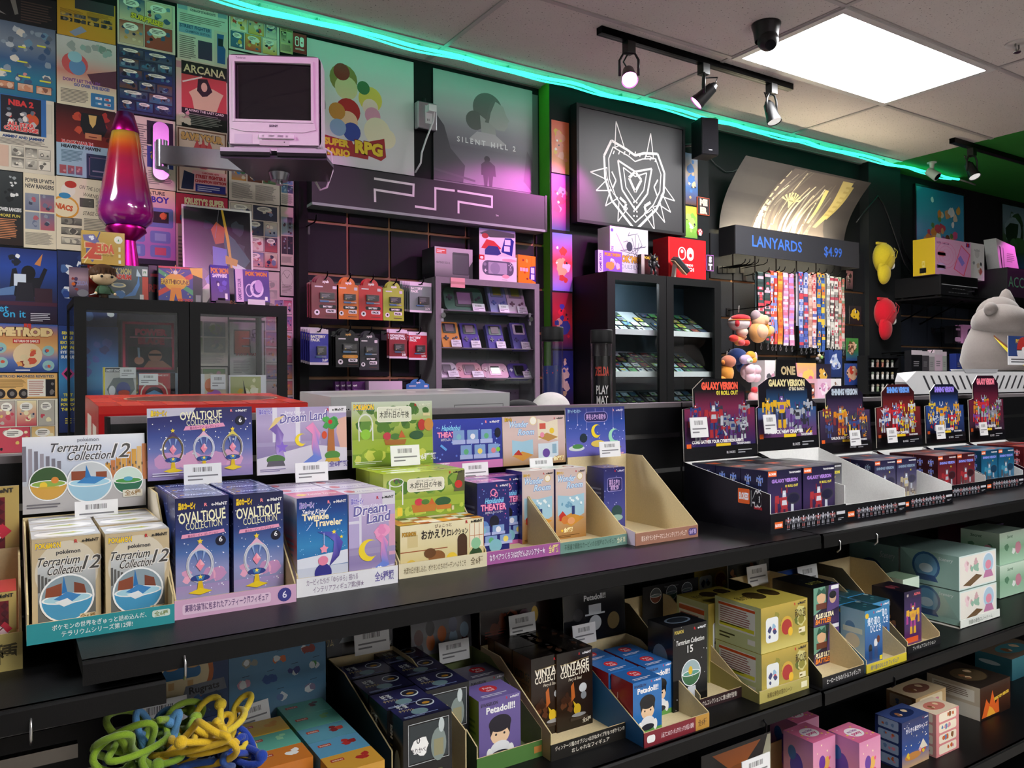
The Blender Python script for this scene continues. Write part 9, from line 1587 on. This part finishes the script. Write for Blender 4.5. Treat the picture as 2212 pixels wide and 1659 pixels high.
LN=[((1636,1666,590,742),['#2c3f3c','#35484a','#e6a8b8','#c93a4a','#223230'],'dark green lanyard with pink spots, leftmost of the hanging lanyards'),((1664,1680,588,744),['#c9303a','#e0622c','#7a8ad0','#e6d0d0','#d94a3a'],'red lanyard with pale blotches, second from the left'),((1679,1692,589,744),['#e0862c','#d9701c','#e6a83a','#c9502c'],'orange lanyard beside the red one'),((1691,1717,592,747),['#d98ab4','#e6a8c4','#cf6a8a','#b98ad0','#f0d0e0'],'pink and lilac lanyard with two broad straps'),((1725,1747,590,752),['#4a5fb4','#cfc9d9','#3a3f7a','#c93a4a','#8a9ad0'],'blue and white patterned lanyard in the middle of the row'),((1745,1757,595,750),['#e6c4b8','#b98a7a','#d9a89a'],'pale peach lanyard behind the blue patterned one'),((1754,1765,592,752),['#e0a8a0','#c9484a','#5a5fae','#e6dce0'],'narrow pink to violet lanyard'),((1765,1783,592,760),['#d9782c','#2f5fae','#24468a','#e6c43a','#3a6fc0'],'orange and bright blue lanyard with yellow star shapes'),((1785,1794,594,752),['#d9d6cf','#a8a49c','#efece6'],'narrow off white lanyard'),((1793,1812,600,755),['#e3dcd2','#c9485a','#a8a29a','#efe9e0','#5a5654'],'white lanyard with red lettering patches'),((1811,1826,602,755),['#8a9a7a','#e08a8a','#d9d0c4','#5f7a5a','#c9604a'],'grey green lanyard with pink spots, rightmost of the row')]
for i,((u0,u1,vT,vB),pal,lb)in enumerate(LN):
 t=lanyard(u0,u1,vT,vB,pal,i+3,lb,3.24+.006*(i%2),2 if u1-u0>14 else 1)
 x=t.location.x+(aY(u1,vB,3.24).x-aY(u0,vT,3.24).x)/2;hook(x,t.location.z+(aY(u0,vT,3.24).z-aY(u0,vB,3.24).z)+.003,WY-.036,3.2,'black hook carrying the '+lb.split(',')[0].split(' with ')[0].split(' beside')[0].split(' behind')[0])
hook(aY(1598,668,3.3).x,aY(1598,668,3.3).z,WY-.036,3.06,'black hook with white loop above the soft toys')
def plush(name,label,c,parts,loop=None):
 t=empty(name,label,'soft toy',c,0,'hanging soft toys')
 for nm2,col,ps in parts:
  b=MB()
  for q in ps:b.ball(q[:3],q[3],q[5]if len(q)>5 else col,'fabric',18,12,*(q[4]if len(q)>4 else(1,1,1)))
  b.build(nm2,t)
 if loop:b=MB();b.tube([(0,0,loop[0]),(.004,0,loop[1]),(0,0,loop[0]+.001)],.002,'#e6dcd4','fabric',6);b.build('hanging_loop',t)
 return t
s1=aY(1596,720,3.13)
plush('soft_toy','red and white soft toy with rounded striped cap, hanging at the left of the lanyards',s1,[('cap_piece','#e3d2d4',[(0,0,.06,.062,(1.05,1,.78)),(0,-.012,.085,.055,(1.08,1,.42),'#c9303a'),(-.046,-.03,.056,.022,(.7,.7,1),'#c9303a'),(.042,-.036,.056,.022,(.7,.7,1),'#c9303a'),(0,-.004,.074,.064,(1.04,1,.14),'#e0903a')]),('head','#e6c0b0',[(.008,-.016,.008,.036,(1,.9,.8))]),('body','#c9362f',[(.0,0,-.04,.036,(1,.8,.9),'#e0945a'),(-.05,-.005,-.03,.026,(1.2,.9,.8)),(.036,-.02,-.055,.022,(1.1,1,.8)),(-.016,-.034,-.056,.02,(1,1,.9),'#d9565a'),(.028,-.012,-.02,.016,(1.3,.8,.8),'#e0b08a')])],(.12,.16))
s2=aY(1640,718,3.2)
plush('soft_toy','tan soft toy with long orange arm behind the red and white one',s2,[('head','#e3b590',[(.0,0,.07,.046,(1.1,.9,.95)),(.022,-.02,.075,.03),(-.03,.0,.1,.03,(1,1,1.1),'#b9a0a8')]),('body','#dfa062',[(-.01,0,.0,.058,(1.05,.9,1.1)),(-.014,-.03,.004,.044,(1,.8,1),'#e6b896')]),('arm','#dd9a3c',[(.05,-.01,-.0,.028,(1.6,.9,.9)),(.085,-.015,.014,.022,(1.2,.9,1.2),'#e6b082'),(.04,-.02,.03,.026,(.8,.6,1),'#d9902c')])])
s3=aY(1570,802,3.13)
hook(s3.x+.005,s3.z+.1,WY-.036,3.11,'black hook above the lowest orange soft toy')
plush('soft_toy','orange soft toy with brown cheeks hanging lowest at the left',s3,[('body','#d98f3c',[(-.005,0,-.01,.045,(1,.9,1.2)),(-.04,-.005,-.045,.022,(1.3,.9,.8))]),('head','#b9705a',[(.002,-.01,.055,.042,(1.1,.95,.85)),(-.04,-.01,.05,.014,(1,1,1),'#d9823c')]),('foot','#e6c4c0',[(-.062,-.01,-.06,.014)])],(.09,.115))
s4=aY(1618,800,3.12)
plush('soft_toy','pale pink padded soft toy with tilted violet and white head',s4,[('body','#e3bcc8',[(0,0,-.01,.05,(1.1,.9,1)),(-.026,-.028,.004,.03),(.026,-.03,.002,.03),(-.022,-.026,-.04,.03),(.026,-.026,-.04,.03)]),('head','#b9a4c4',[(-.04,-.01,.062,.036,(1.2,.8,.8)),(-.034,-.034,.055,.02,(1.3,.5,.8),'#e3e0e0'),(-.03,-.042,.052,.01,(1.4,.4,.6),'#7a9a5a')]),('hat','#dd9a34',[(.008,-.004,.085,.03,(1.1,.9,.9)),(.02,-.016,.06,.022,(1.1,.8,.8))]),('ear','#d9a8ac',[(.056,0,.075,.018,(.7,.5,1.8))])])
s5=aY(1592,770,3.24)
plush('soft_toy','dark blue soft toy hidden behind the pale pink one',s5,[('body','#2c3f74',[(0,0,0,.062,(1.1,.8,.8)),(.05,0,-.06,.04)])])
s6=aY(1627,855,3.1)
plush('soft_toy','small red and white soft toy just above the black panel',s6,[('body','#d9a0a4',[(0,0,-.01,.032,(1,.9,1.2)),(0,-.01,.035,.022,(1,1,.8),'#c9343c')])])
def artsq(label,u0,vT,vB,u1,bg,cl,seed,y):page(label,u0,vT,vB,u1,abstract(bg,cl,seed),mat='poster',name='art_print',y=y,group='small art prints')
artsq('black art square with yellow shape and pale heading right of the lanyards',1834,660,700,1860,['#26262a','#1c1c20'],['#d9b22c','#c9a02a'],4,3.385)
artsq('green art square with brown shapes below the yellow one',1827,730,779,1854,['#4a8a44','#3a7a3a','#2f4a8c'],['#d9a88a','#6a4a34','#e0b89a'],5,3.385)
artsq('blue art square with red top and tan shapes, lowest beside the pier',1824,785,832,1858,['#34509c','#2f4690'],['#c9402f','#d9a88a','#e0b89a','#b9382c'],6,3.385)
artsq('pink and black photo strip hanging behind the lanyard sign',1828,584,624,1842,['#c98a94','#2a2428'],['#e6e0e0','#3a3438'],7,3.385)
ZW=aY(1780,866,2.9).z
b=MB();b.box(3.4,2.75,ZW-.03,5.1,3.385,ZW,'#e3e1de','plastic');tag(b.build('display_ledge'),'white ledge under the toy cartons below the lanyards','shelf')
b=MB();b.box(3.45,2.78,0,5.05,3.38,ZW-.0305,'#141416','paint');tag(b.build('ledge_cabinet'),'black cabinet under the white ledge','cabinet')
def pack(label,uL,vT,uR,y,D,base,ff,zs=ZW+.0005,vB=None):x,W,H=pxb(uL,vT,uR,y,zs);return put(carton(W,D,H,base,ff,None,lambda p:p.rect(0,0,1,1,base)),'toy_carton',label,'box',x,y,zs)
def art(bg,cl,seed):return abstract(bg,cl,seed)
pack('white carton with grey wolf-like print left of the tall stepped header',1652,778,1692,3.1,.1,'#dcd6d6',art(['#e0dcdc','#d0c0c8','#c9a0b4'],['#77747a','#b9829a','#4a4a50'],2))
pack('pink carton with yellow cloud print right of the tall stepped header',1721,784,1763,3.1,.1,'#d98aa8',art(['#e3b46a','#dc94ac','#c96a94'],['#e6a8b8','#d96a8a','#e9c46a'],3))
pack('dark carton with gold round hat print beside the pink carton',1763,786,1795,3.12,.09,'#2a2634',art(['#2a2634','#3a3246','#5a4a5a'],['#d9a84a','#e6c4b0','#241f2a'],4))
pack('orange face carton in front of the pink one',1740,828,1779,2.9,.08,'#c98a5a',art(['#3a2a24','#d99a6a','#d9905a'],['#e0a878','#8a4a34','#2a2020'],5))
pack('pale pink figure carton at the front of the white ledge',1766,818,1795,2.88,.1,'#dcb4c8',art(['#e0bccf','#d9aac4'],['#a86a8a','#c98ab0','#e6d4e0'],6))
pack('white figure carton at the right of the front row on the ledge',1795,818,1817,2.88,.1,'#dfdcdc',art(['#e3e0e0','#d6d2d2'],['#8a6a5a','#c9c4c4','#a8a4a4'],7))
q=aY(1790,756,3.2);e=aY(1819,815,3.2);b=MB();b.box(0,0,0,e.x-q.x,.03,q.z-e.z,'#2c3f7a','film');abstract(['#3a4f8c','#2c3f78','#2a3660'],['#b9c4dc','#5a6aa8','#dfe3ee'],8)(front(b,0,0,0,e.x-q.x,q.z-e.z,'film'));put(b,'toy_pack','dark blue blister pack with pale shapes hanging under the lanyards','package',q.x,3.2,e.z);hook(q.x+.05,q.z-.02,WY-.036,3.195,'black hook carrying the dark blue blister pack')
q=aY(1770,765,3.2);b=MB();[b.ball((dx,0,dz),.012,c,'plastic',10,8)for dx,dz,c in((-.02,-.03,'#8a8486'),(0,-.045,'#4a4a50'),(.02,-.02,'#8fbf6a'),(.0,-.01,'#e0c49a'))];b.tube([(0,0,.03),(.0,0,-.05)],.002,'#8a8a8e','metal',6);put(b,'key_ring','cluster of small charms on a key ring below the blue lanyard','key ring',q.x,3.2,q.z);hook(q.x,q.z+.027,WY-.036,3.195,'black hook carrying the charm key ring')
b=MB();b.box(0,0,0,.055,.01,.07,'#d9a44a','plastic');q=aY(1868,801,3.34);put(b,'light_switch','small orange plate on the pier edge beside the mini display case','switch',q.x+.0,3.349,q.z)
def cap(label,u,vT,vB,col,y):
 a=aY(u,vT,y);e=aY(u,vB,y);H=a.z-e.z;t=empty('cap',label,'cap',(a.x,y,e.z));k=H/.25
 b=MB();rot=Matrix.Rotation(math.radians(-82),3,'X').to_4x4().to_3x3()
 b.ball((.012*k,0,.155*k),.088*k,col,'fabric',24,14,.92,.75,1.05,warp=lambda q:(q.x,q.y if q.y<.02 else .02,q.z));b.ball((.012*k,-.064*k,.16*k),.008*k,col,'fabric',10,8)
 for s_ in(-.5,0,.5):b.tube([(.012*k+.082*k*math.sin(s_+q)*.9,-.066*k*math.cos(q*.9),.155*k+.08*k*math.cos(q)*.0+.07*k*math.sin(q))for q in(-1.2,-.6,0,.6,1.2)],.0014*k,col,'fabric',6)
 b.build('crown',t);b=MB();b.ball((-.018*k,-.02*k,.06*k),.07*k,col,'fabric',22,12,.82,.55,1.0,warp=lambda q:(q.x,q.y if q.y<0 else q.y*.1,q.z));b.build('brim',t)
 b=MB();b.ball((.06*k,-.03*k,.11*k),.024*k,'#e3e0dc','fabric',16,10,.5,.8,1.0);b.ball((.062*k,-.042*k,.11*k),.012*k,'#1f1f24','fabric',10,8,.5,.6,1.0);b.build('badge',t)
 b=MB();b.box(-.05*k,-.01*k,.235*k,.04*k,.006*k,.25*k,col,'fabric');b.build('strap',t);b=MB();b.cyl((.0,.0,.245*k),(.0,.02,.245*k),.004,'#e6e6e6','plastic',8);b.build('pin',t);return t
cap('yellow cap hanging on the dark pier',1904,524,612,'#d6bd2e',3.335);cap('red cap hanging on the dark pier below the yellow one',1907,643,732,'#c0182a',3.335)
b=MB();b.tube([aY(u,v,3.355)for u,v in((1850,480),(1872,452),(1896,423),(1908,440),(1918,465))]+[aY(1930,500,3.34),aY(1950,560,3.30),aY(1968,592,3.28)],.005,'#101012','plastic',8);tag(b.build('cable'),'black cable looping over a hook on the dark pier','cable')
b=MB();b.tube([aY(u,v,3.40)for u,v in((1922,365),(1926,400),(1932,440),(1942,500),(1955,545),(1975,580))],.005,'#0f0f11','plastic',8);tag(b.build('cable'),'black cable dropping from the ceiling behind the receiver','cable')
a=aY(1874,768,3.25);e=aY(1944,850,3.25);W,H=e.x-a.x,a.z-e.z;t=empty('mini_display_case','small black display case with rows of tiny figures beside the pier','display case',(a.x,3.25,e.z));b=MB();fr=.015
b.box(0,.07,0,W,.078,H,'#101216','softplastic')
for q in((0,0,fr,H),(W-fr,0,W,H),(fr,H-fr,W-fr,H),(fr,0,W-fr,fr),(fr,H*.36,W-fr,H*.38),(fr,H*.68,W-fr,H*.7)):b.box(q[0],0,q[1],q[2],.07,q[3],'#121316','softplastic')
b.build('case',t);rg=R0(8)
for j,zz in enumerate((fr,H*.38,H*.7)):
 for i in range(6):
  b=MB();c=rg.choice(['#c9c4bc','#8a9a7a','#b9a46a','#d9d6d0','#6a7a8c','#a86a5a']);b.lathe([(0,0),(.011,.001),(.008,.014),(.010,.03),(.005,.038)],c,'plastic',10);b.ball((0,0,.044),.011,rg.choice(['#d9c4b0','#c9c4bc','#e0d09a','#8a9a8a']),'plastic',10,8);put(b,'miniature','tiny pale figure on the %s row of the small black display case'%('bottom','middle','top')[j],'figurine',a.x+fr+(W-2*fr)*(i+.5)/6,3.28,e.z+zz+.0005,0,'tiny figures, %s row'%('bottom','middle','top')[j])
# == right hand wall
artp=[('framed blue poster crowded with small colourful shapes behind the pink console carton',(1978,400,553,2082),['#2f86a8','#3f9ab8','#4a9ac0','#3f6fae'],['#c9485a','#d9a06a','#7a4a34','#e6d0b0','#8a4a8c','#d95a8a','#5a8a4a','#e08a3a','#f0ece6'],3),('framed scenic poster with dark trees and blue water at the right edge',(2164,440,575,2290),['#5f7a8c','#7a94a4','#4a6a4a','#2f4f34','#3a6a9c'],['#1f3424','#2c4a2c','#8aa4b0','#4a7a4a'],4)]
for lb,(u0,vT,vB,u1),bg,cl,sd in artp:
 y=WY-.012;a=aY(u0,vT,y);e=aY(u1,vB,y);c=aY(u0,vB,y);W,H=e.x-a.x,a.z-c.z-.0;t=empty('framed_poster',lb,'poster',(a.x,y,c.z));b=MB();f_=.012
 for q in((-f_,-f_,0,H+f_),(W,-f_,W+f_,H+f_),(0,H,W,H+f_),(0,-f_,W,0)):b.box(q[0],-.006,q[1],q[2],.01,q[3],'#121214','plastic')
 b.build('frame',t);b=MB();b.box(0,0,0,W,.004,H,bg[0],'film');p=front(b,0,0,0,W,H,'film');r=R0(sd);p.bands(bg);
 if sd==3:p.blobs(34,cl,r,.08,.04,.84,.56,(.04,.09));p.blobs(6,cl,r,.1,.5,.8,.3,(.05,.08));p.blobs(3,['#dfe6ea','#d9a84a'],r,.1,.6,.85,.3,(.04,.07))
 else:p.blobs(16,cl,r,.0,.3,.4,.66,(.08,.16));p.blobs(12,['#4a7a4a','#5f8f5a','#3f6a3a'],r,.1,.25,.9,.25,(.06,.12));p.blobs(5,['#8fa8b4','#a8b9c4'],r,.4,.55,.6,.4,(.1,.2))
 b.build('poster_sheet',t)
RY=3.02;a=aY(1952,642,RY+.1);xs0=aY(2033,640,RY).x;xs1=aY(2112,641,RY).x;zs=aY(2050,641,RY).z
t=empty('receiver_shelf','thin black wall shelf under the black receiver','shelf',(xs0-.03,RY-.02,zs));W=xs1-xs0+.06;b=MB();b.box(0,0,-.012,W,WY-.036-RY+.02,0,'#121214','steel');b.build('shelf_board',t)
for x in(.12,W-.15):b=MB();b.tube([(x,.06,-.013),(x,WY-.046-RY+.02,-.16)],.006,'#0f0f11','metal',6);b.build('brace',t)
xr0=aY(2033,600,RY).x;xr1=aY(2111,600,RY).x;zr1=aY(2040,592,RY).z
t=empty('receiver','black audio receiver on the wall shelf below the pink console carton','audio receiver',(xs0,RY,zs+.001));W=xs1-xs0;H=zr1-zs-.004;b=MB();b.box(0,.012,.012,W,.34,H,'#131315','softplastic');[b.cyl((x,y,0),(x,y,.012),.02,'#101011','plastic',12)for x in(.04,W-.04)for y in(.05,.3)];b.build('casing',t)
b=MB();b.box(-.002,0,.01,W+.002,.012,H+.001,'#17171a','plastic');p=front(b,-.002,0,.01,W+.002,H+.001,'plastic');p.rect(.02,.55,.96,.42,'#0b0b0d');p.rect(.02,.5,.96,.03,'#b0b0b6');[p.rect(.3+.07*i,.34,.05,.02,'#8a8a90')for i in range(5)];[p.rect(.2+.08*i,.14,.05,.02,'#77777d')for i in range(7)];b.build('front_panel',t)
b=MB();b.cyl((W*.88,-.02,H*.34),(W*.88,0,H*.34),.024,'#3a363c','metal',20);b.build('volume_knob',t)
x,Wb,Hb=pxb(2020,512,2097,RY+.02,zr1-.002)
def sfc(p):p.rect(0,0,1,1,'#d9a0c4');p.rect(.86,.86,.1,.11,'#3a2a8c');p.circ(.91,.92,.03,'#c9303a');p.text('SUPER FAMICOM',.04,.84,.06,'#8a4a7a','L',mw=.48,bold=.02);[p.ring(.3,.55,.12+.08*i,.16+.1*i,.06,'#d98ab0')for i in range(3)];p.rrect(.06,.5,.22,.14,.06,'#e07a8a');p.rrect(.04,.12,.24,.2,.08,'#c9a8dc');p.rrect(.065,.15,.19,.14,.06,'#d9b0d9');p.poly([(.5,.2),(.72,.9),(.98,.66),(.8,.02)],'#e0607a');p.poly([(.53,.21),(.72,.86),(.95,.65),(.78,.06)],'#d98ac4');p.poly([(.62,.5),(.7,.6),(.82,.4),(.74,.3)],'#8a7ad0')
put(carton(Wb,.16,Hb,'#d9a0c4',sfc,None,lambda p:(p.rect(0,0,1,1,'#d6b42c'),p.text('SUPER FAMICOM',.55,.2,.1,'#e9d98a',rot=PI/2,mw=.6),p.rect(.3,.06,.3,.14,'#17171a'))),'console_box','large pink console carton with yellow side standing on the receiver','game box',x,RY+.02,zs+H+.0025)
x2=x+Wb+.01;x,Wb,Hb=pxb(2104,522,2135,RY+.02,zs+H+.0025)
put(carton(Wb,.16,Hb,'#d9d6d6',lambda p:(p.rect(0,0,1,1,'#dedbdb'),p.circ(.5,.72,.16,'#c9c6c6'),p.text('RACING',.5,.78,.06,'#8a8a90',mw=.5),p.blobs(6,['#c9b4a4','#b9605a','#4a4a50','#9a9aa0'],R0(2),.1,.1,.8,.45,(.07,.14))),None,lambda p:p.rect(0,0,1,1,'#b9b6bc')),'console_box','white console carton right of the pink one','game box',max(x,x2),RY+.05,zs+H+.0025)
b=MB();b.box(0,0,0,.3,.2,.0,'#121214','card')if False else None
QY=2.95;a=aY(2176,577,QY);e=aY(2176,640,QY);t=empty('accessories_sign','black box sign with green ACCESSORIES lettering at the right edge','sign',(a.x,QY,e.z));H=a.z-e.z;W=1.25;b=MB();b.box(0,0,0,W,.01,H,'#1c1c20','card');p=front(b,0,0,0,W,H);p.text('ACCESSORIES',.012,.34,.38,'#3f9a5c','L',mw=.9,bold=.0);b.build('sign_face',t);b=MB();b.box(0,.01,0,W,WY-.036-QY,H,'#141416','card');b.build('sign_box',t)
bx=aY(2166,516,QY+.1);b=MB();b.prism([(0,0),(.30,0),(.22,.2),(-.06,.24)],'y',0,.09,'#c9c6c4','card');p=Print(b,(.03,-.0005,.0),X3,Z3,.24,.18);p.poly([(.0,.02),(.05,.02),(-.1,1.0),(-.17,1.03)],'#1c1c1e');p.poly([(.14,.02),(.18,.02),(.08,.98),(.04,.99)],'#8a8888');p.lines(.3,.4,.5,.4,5,'#9a9794')
put(b,'book_stack','white slanted books leaning on top of the green lettered sign','book',bx.x,QY+.12,a.z+.0005)
def rpack(label,uL,vT,uR,vB,y,base,art_,D=.03,hk=True,nm_='accessory_pack'):
 a=aY(uL,vB,y);e=aY(uR,vT,y);W,H=e.x-a.x,e.z-a.z;b=MB();b.box(0,0,0,W,D,H,base,'gloss');art_(front(b,0,0,0,W,H,'gloss'));put(b,nm_,label,'package',a.x,y,a.z)
 if hk:hook(a.x+W/2,a.z+H-.012,WY-.036,y-.005,'black hook carrying the '+label.split(' hanging')[0].split(' beside')[0].split(' below')[0])
rpack('bright blue accessory bag hanging above the grey soft toy',2148,640,2190,678,3.1,'#3f8ac0',lambda p:(p.bands(['#4aa0d0','#3a7ab8','#2f4f9c']),p.rect(.04,.5,.2,.3,'#d9e6ee'),p.blobs(5,['#8fb0c4','#2f3f7a'],R0(3),.1,.1,.8,.5,(.08,.16))))
rpack('black controller box hanging on the dark blue slat panel',2058,705,2081,741,3.2,'#16161a',lambda p:(p.rect(0,0,1,1,'#141418'),p.rrect(.2,.1,.55,.25,.1,'#d9a8cf'),p.rect(.3,.75,.4,.12,'#b98ab0')),.06)
def ctl(p):p.rect(0,0,1,1,'#dc98d0');p.poly([(.3,.3),(.34,.7),(.45,.8),(.62,.8),(.74,.7),(.78,.3),(.68,.3),(.6,.48),(.46,.48),(.38,.3)],'#3a2a4a');p.rect(.1,.04,.3,.2,'#e6b8dc')
rpack('pink controller box hanging beside the black one on the slat panel',2081,703,2108,741,3.18,'#dc98d0',ctl,.06)
rpack('magenta accessory box half hidden behind the grey soft toy',2108,706,2130,735,3.22,'#b05aa8',lambda p:p.bands(['#b96ab0','#8a3a8a']),.05)
ww=[('pale topped black accessory box at the left end of the lower row',1969,757,1992,801,'#1c1c20'),('dark grey accessory box, second in the lower row',1992,759,2007,801,'#4a464c'),('light grey accessory box, third in the lower row',2007,762,2019,801,'#a8a4a6'),('pink and white accessory box, fourth in the lower row',2019,756,2036,801,'#d9c0d0'),('pale green grey accessory box, fifth in the lower row',2036,760,2045,801,'#a8b4a8'),('blue accessory box, last in the lower row',2066,764,2078,801,'#2f3f8a')]
for lb,uL,vT,uR,vB,c in ww:rpack(lb,uL,vT,uR,vB,3.1,c,(lambda c:lambda p:(p.rect(0,.78,1,.22,'#dccfd8' if c!='#2f3f8a' else c),p.lines(.2,.2,.6,.3,3,'#8a868a')))(c),.05)
# == white vented machine and big grey soft toy
MY=1.72;a=aY(1957,820,MY);zt_=aY(1995,800,MY+.12).z;zb_=aY(2130,848,MY).z;X0=a.x;X1=X0+1.5
t=empty('white_machine','white machine with slanted vent slots behind the robot displays','machine',(X0,MY,0));b=MB();L1=.16
P0=[(.0,0,a.z-.006),(X1-X0,0,a.z-.006),(X1-X0,.1,zt_),(L1*.55,.1,zt_)];
zlo=zb_;FW='#e9e9ea'
prof=[(.0,a.z-.01,0),(.05,zlo,0),(1.5,zlo,0),(1.5,zt_-.006,0),(.07,zt_-.006,0)]
pf=[(x_,.0,z_)for x_,z_,q_ in prof];pk=[(max(x_,.74+x_*.3),.5,z_)for x_,z_,q_ in prof]
b.mesh(pf+pk,[(0,1,2,3,4),(9,8,7,6,5)]+[((j+1)%5,j,5+j,5+(j+1)%5)for j in range(5)],FW,'plastic');b.build('hood',t)
fx0,fx1=.1,1.5
for i in range(26):
 x=.14+.052*i;mid=.50;s_=.022 if x<mid else-.022;b=MB();zc_=(zlo+zt_)/2-.004;hh=(zt_-zlo)*.3
 if abs(x-mid)<.03:continue
 b.prism([(x-s_-.006,zc_+hh),(x-s_+.006,zc_+hh),(x+s_+.006,zc_-hh),(x+s_-.006,zc_-hh)],'y',-.0012,.001,'#3a3a3e','plastic');b.build('vent_slot',t)
b=MB();b.prism([(.42,zt_-.012),(.66,zt_-.012),(.68,zt_+.004),(.40,zt_+.004)],'y',-.004,.05,'#b4b4b8','plastic');b.build('handle_recess',t)
b=MB();b.prism([(.07,.02),(1.5,.02),(1.5,.48),(.76,.48)],'z',zlo-.03,zlo-.001,'#3a3a3e','plastic');b.prism([(.12,.03),(1.5,.03),(1.5,.48),(.8,.48)],'z',.0,zlo-.03,'#d9d9dc','plastic');b.box(.1,.012,zlo-.11,1.5,.03,zlo-.105,'#9a9aa0','plastic');b.box(.1,.012,zlo-.05,.5,.028,zlo-.034,'#efefef','plastic');b.build('machine_body',t)
q=aY(2160,800,1.98);zt2=zt_+.0;GR2='#6a625e'
t=empty('big_soft_toy','large grey soft toy with yellow belly sitting on the white machine','soft toy',(aY(2160,800,1.97).x,1.97,zt2));S_=(aY(2160,660,1.97).z-zt2)/.30
b=MB();b.lathe([(0,0),(.17*S_,.002),(.19*S_,.05*S_),(.175*S_,.12*S_),(.145*S_,.18*S_),(.13*S_,.205*S_)],GR2,'fabric',32,(0,0,0),True,1,.8);b.build('body',t)
b=MB();b.ball((-.03*S_,-.02*S_,.22*S_),.135*S_,GR2,'fabric',26,16,1.0,.85,.62);b.ball((.07*S_,.04*S_,.26*S_),.11*S_,GR2,'fabric',22,14,1,.8,.8);b.build('head',t)
for dx,dz,sz in((-.14,.275,.036),(.06,.235,.04)):b=MB();b.ball((dx*S_,-.03*S_,dz*S_),sz*S_,GR2,'fabric',16,12,1.05,.7,.85);b.build('ear',t)
for dx,dz in((.02,.285),(.1,.335)):b=MB();b.lathe([(.045*S_,0),(.034*S_,.04*S_),(.016*S_,.08*S_),(0,.09*S_)],GR2,'fabric',18,(dx*S_,.02*S_,(dz-.04)*S_));b.build('horn',t)
b=MB()
for k in range(16):
 f0,f1=k/16,(k+1)/16
 def bp(f,o):
  an=-2.75+1.7*f;rr2=.192*S_*(1-.08*f);return(rr2*math.cos(an)*1.0,rr2*.8*math.sin(an)-.002,max(.003,(.15-.1*math.sin(PI*f*.9))*S_+o))
 b.face([bp(f0,-.035*S_*math.sin(PI*f0*.95)),bp(f1,-.035*S_*math.sin(PI*f1*.95)),bp(f1,0),bp(f0,0)],'#d9c83a','fabric');b.face([bp(f0,0),bp(f1,0),bp(f1,.009*S_),bp(f0,.009*S_)],'#6a3f2a','fabric')
b.build('belly_trim',t)
a=aY(2178,788,1.78);e=aY(2236,728,1.78);W,H=e.x-a.x,e.z-a.z;b=MB();b.box(0,0,0,W,.002,H,'#e9e9ec','card');p=front(b,0,0,0,W,H);p.rect(0,.3,1,.7,'#27407a');p.text('POKéMON',.5,.76,.13,'#e6b83a',mw=.84,bold=.06,out='#1a2a5a');p.circ(.55,.52,.24,'#e3e3e6');p.poly([(.55+.24*math.cos(q_),.52+.24*W/H*math.sin(q_))for q_ in[PI*k/10 for k in range(11)]],'#b9302c');p.rect(.31,.5,.48,.03,'#2a2a2e');p.circ(.55,.52,.06,'#e9e9ec');p.lines(.1,.06,.8,.18,2,'#4a4a50');o=b.build('hang_tag',t);o.location=Vector((a.x,1.78,a.z))-t.location
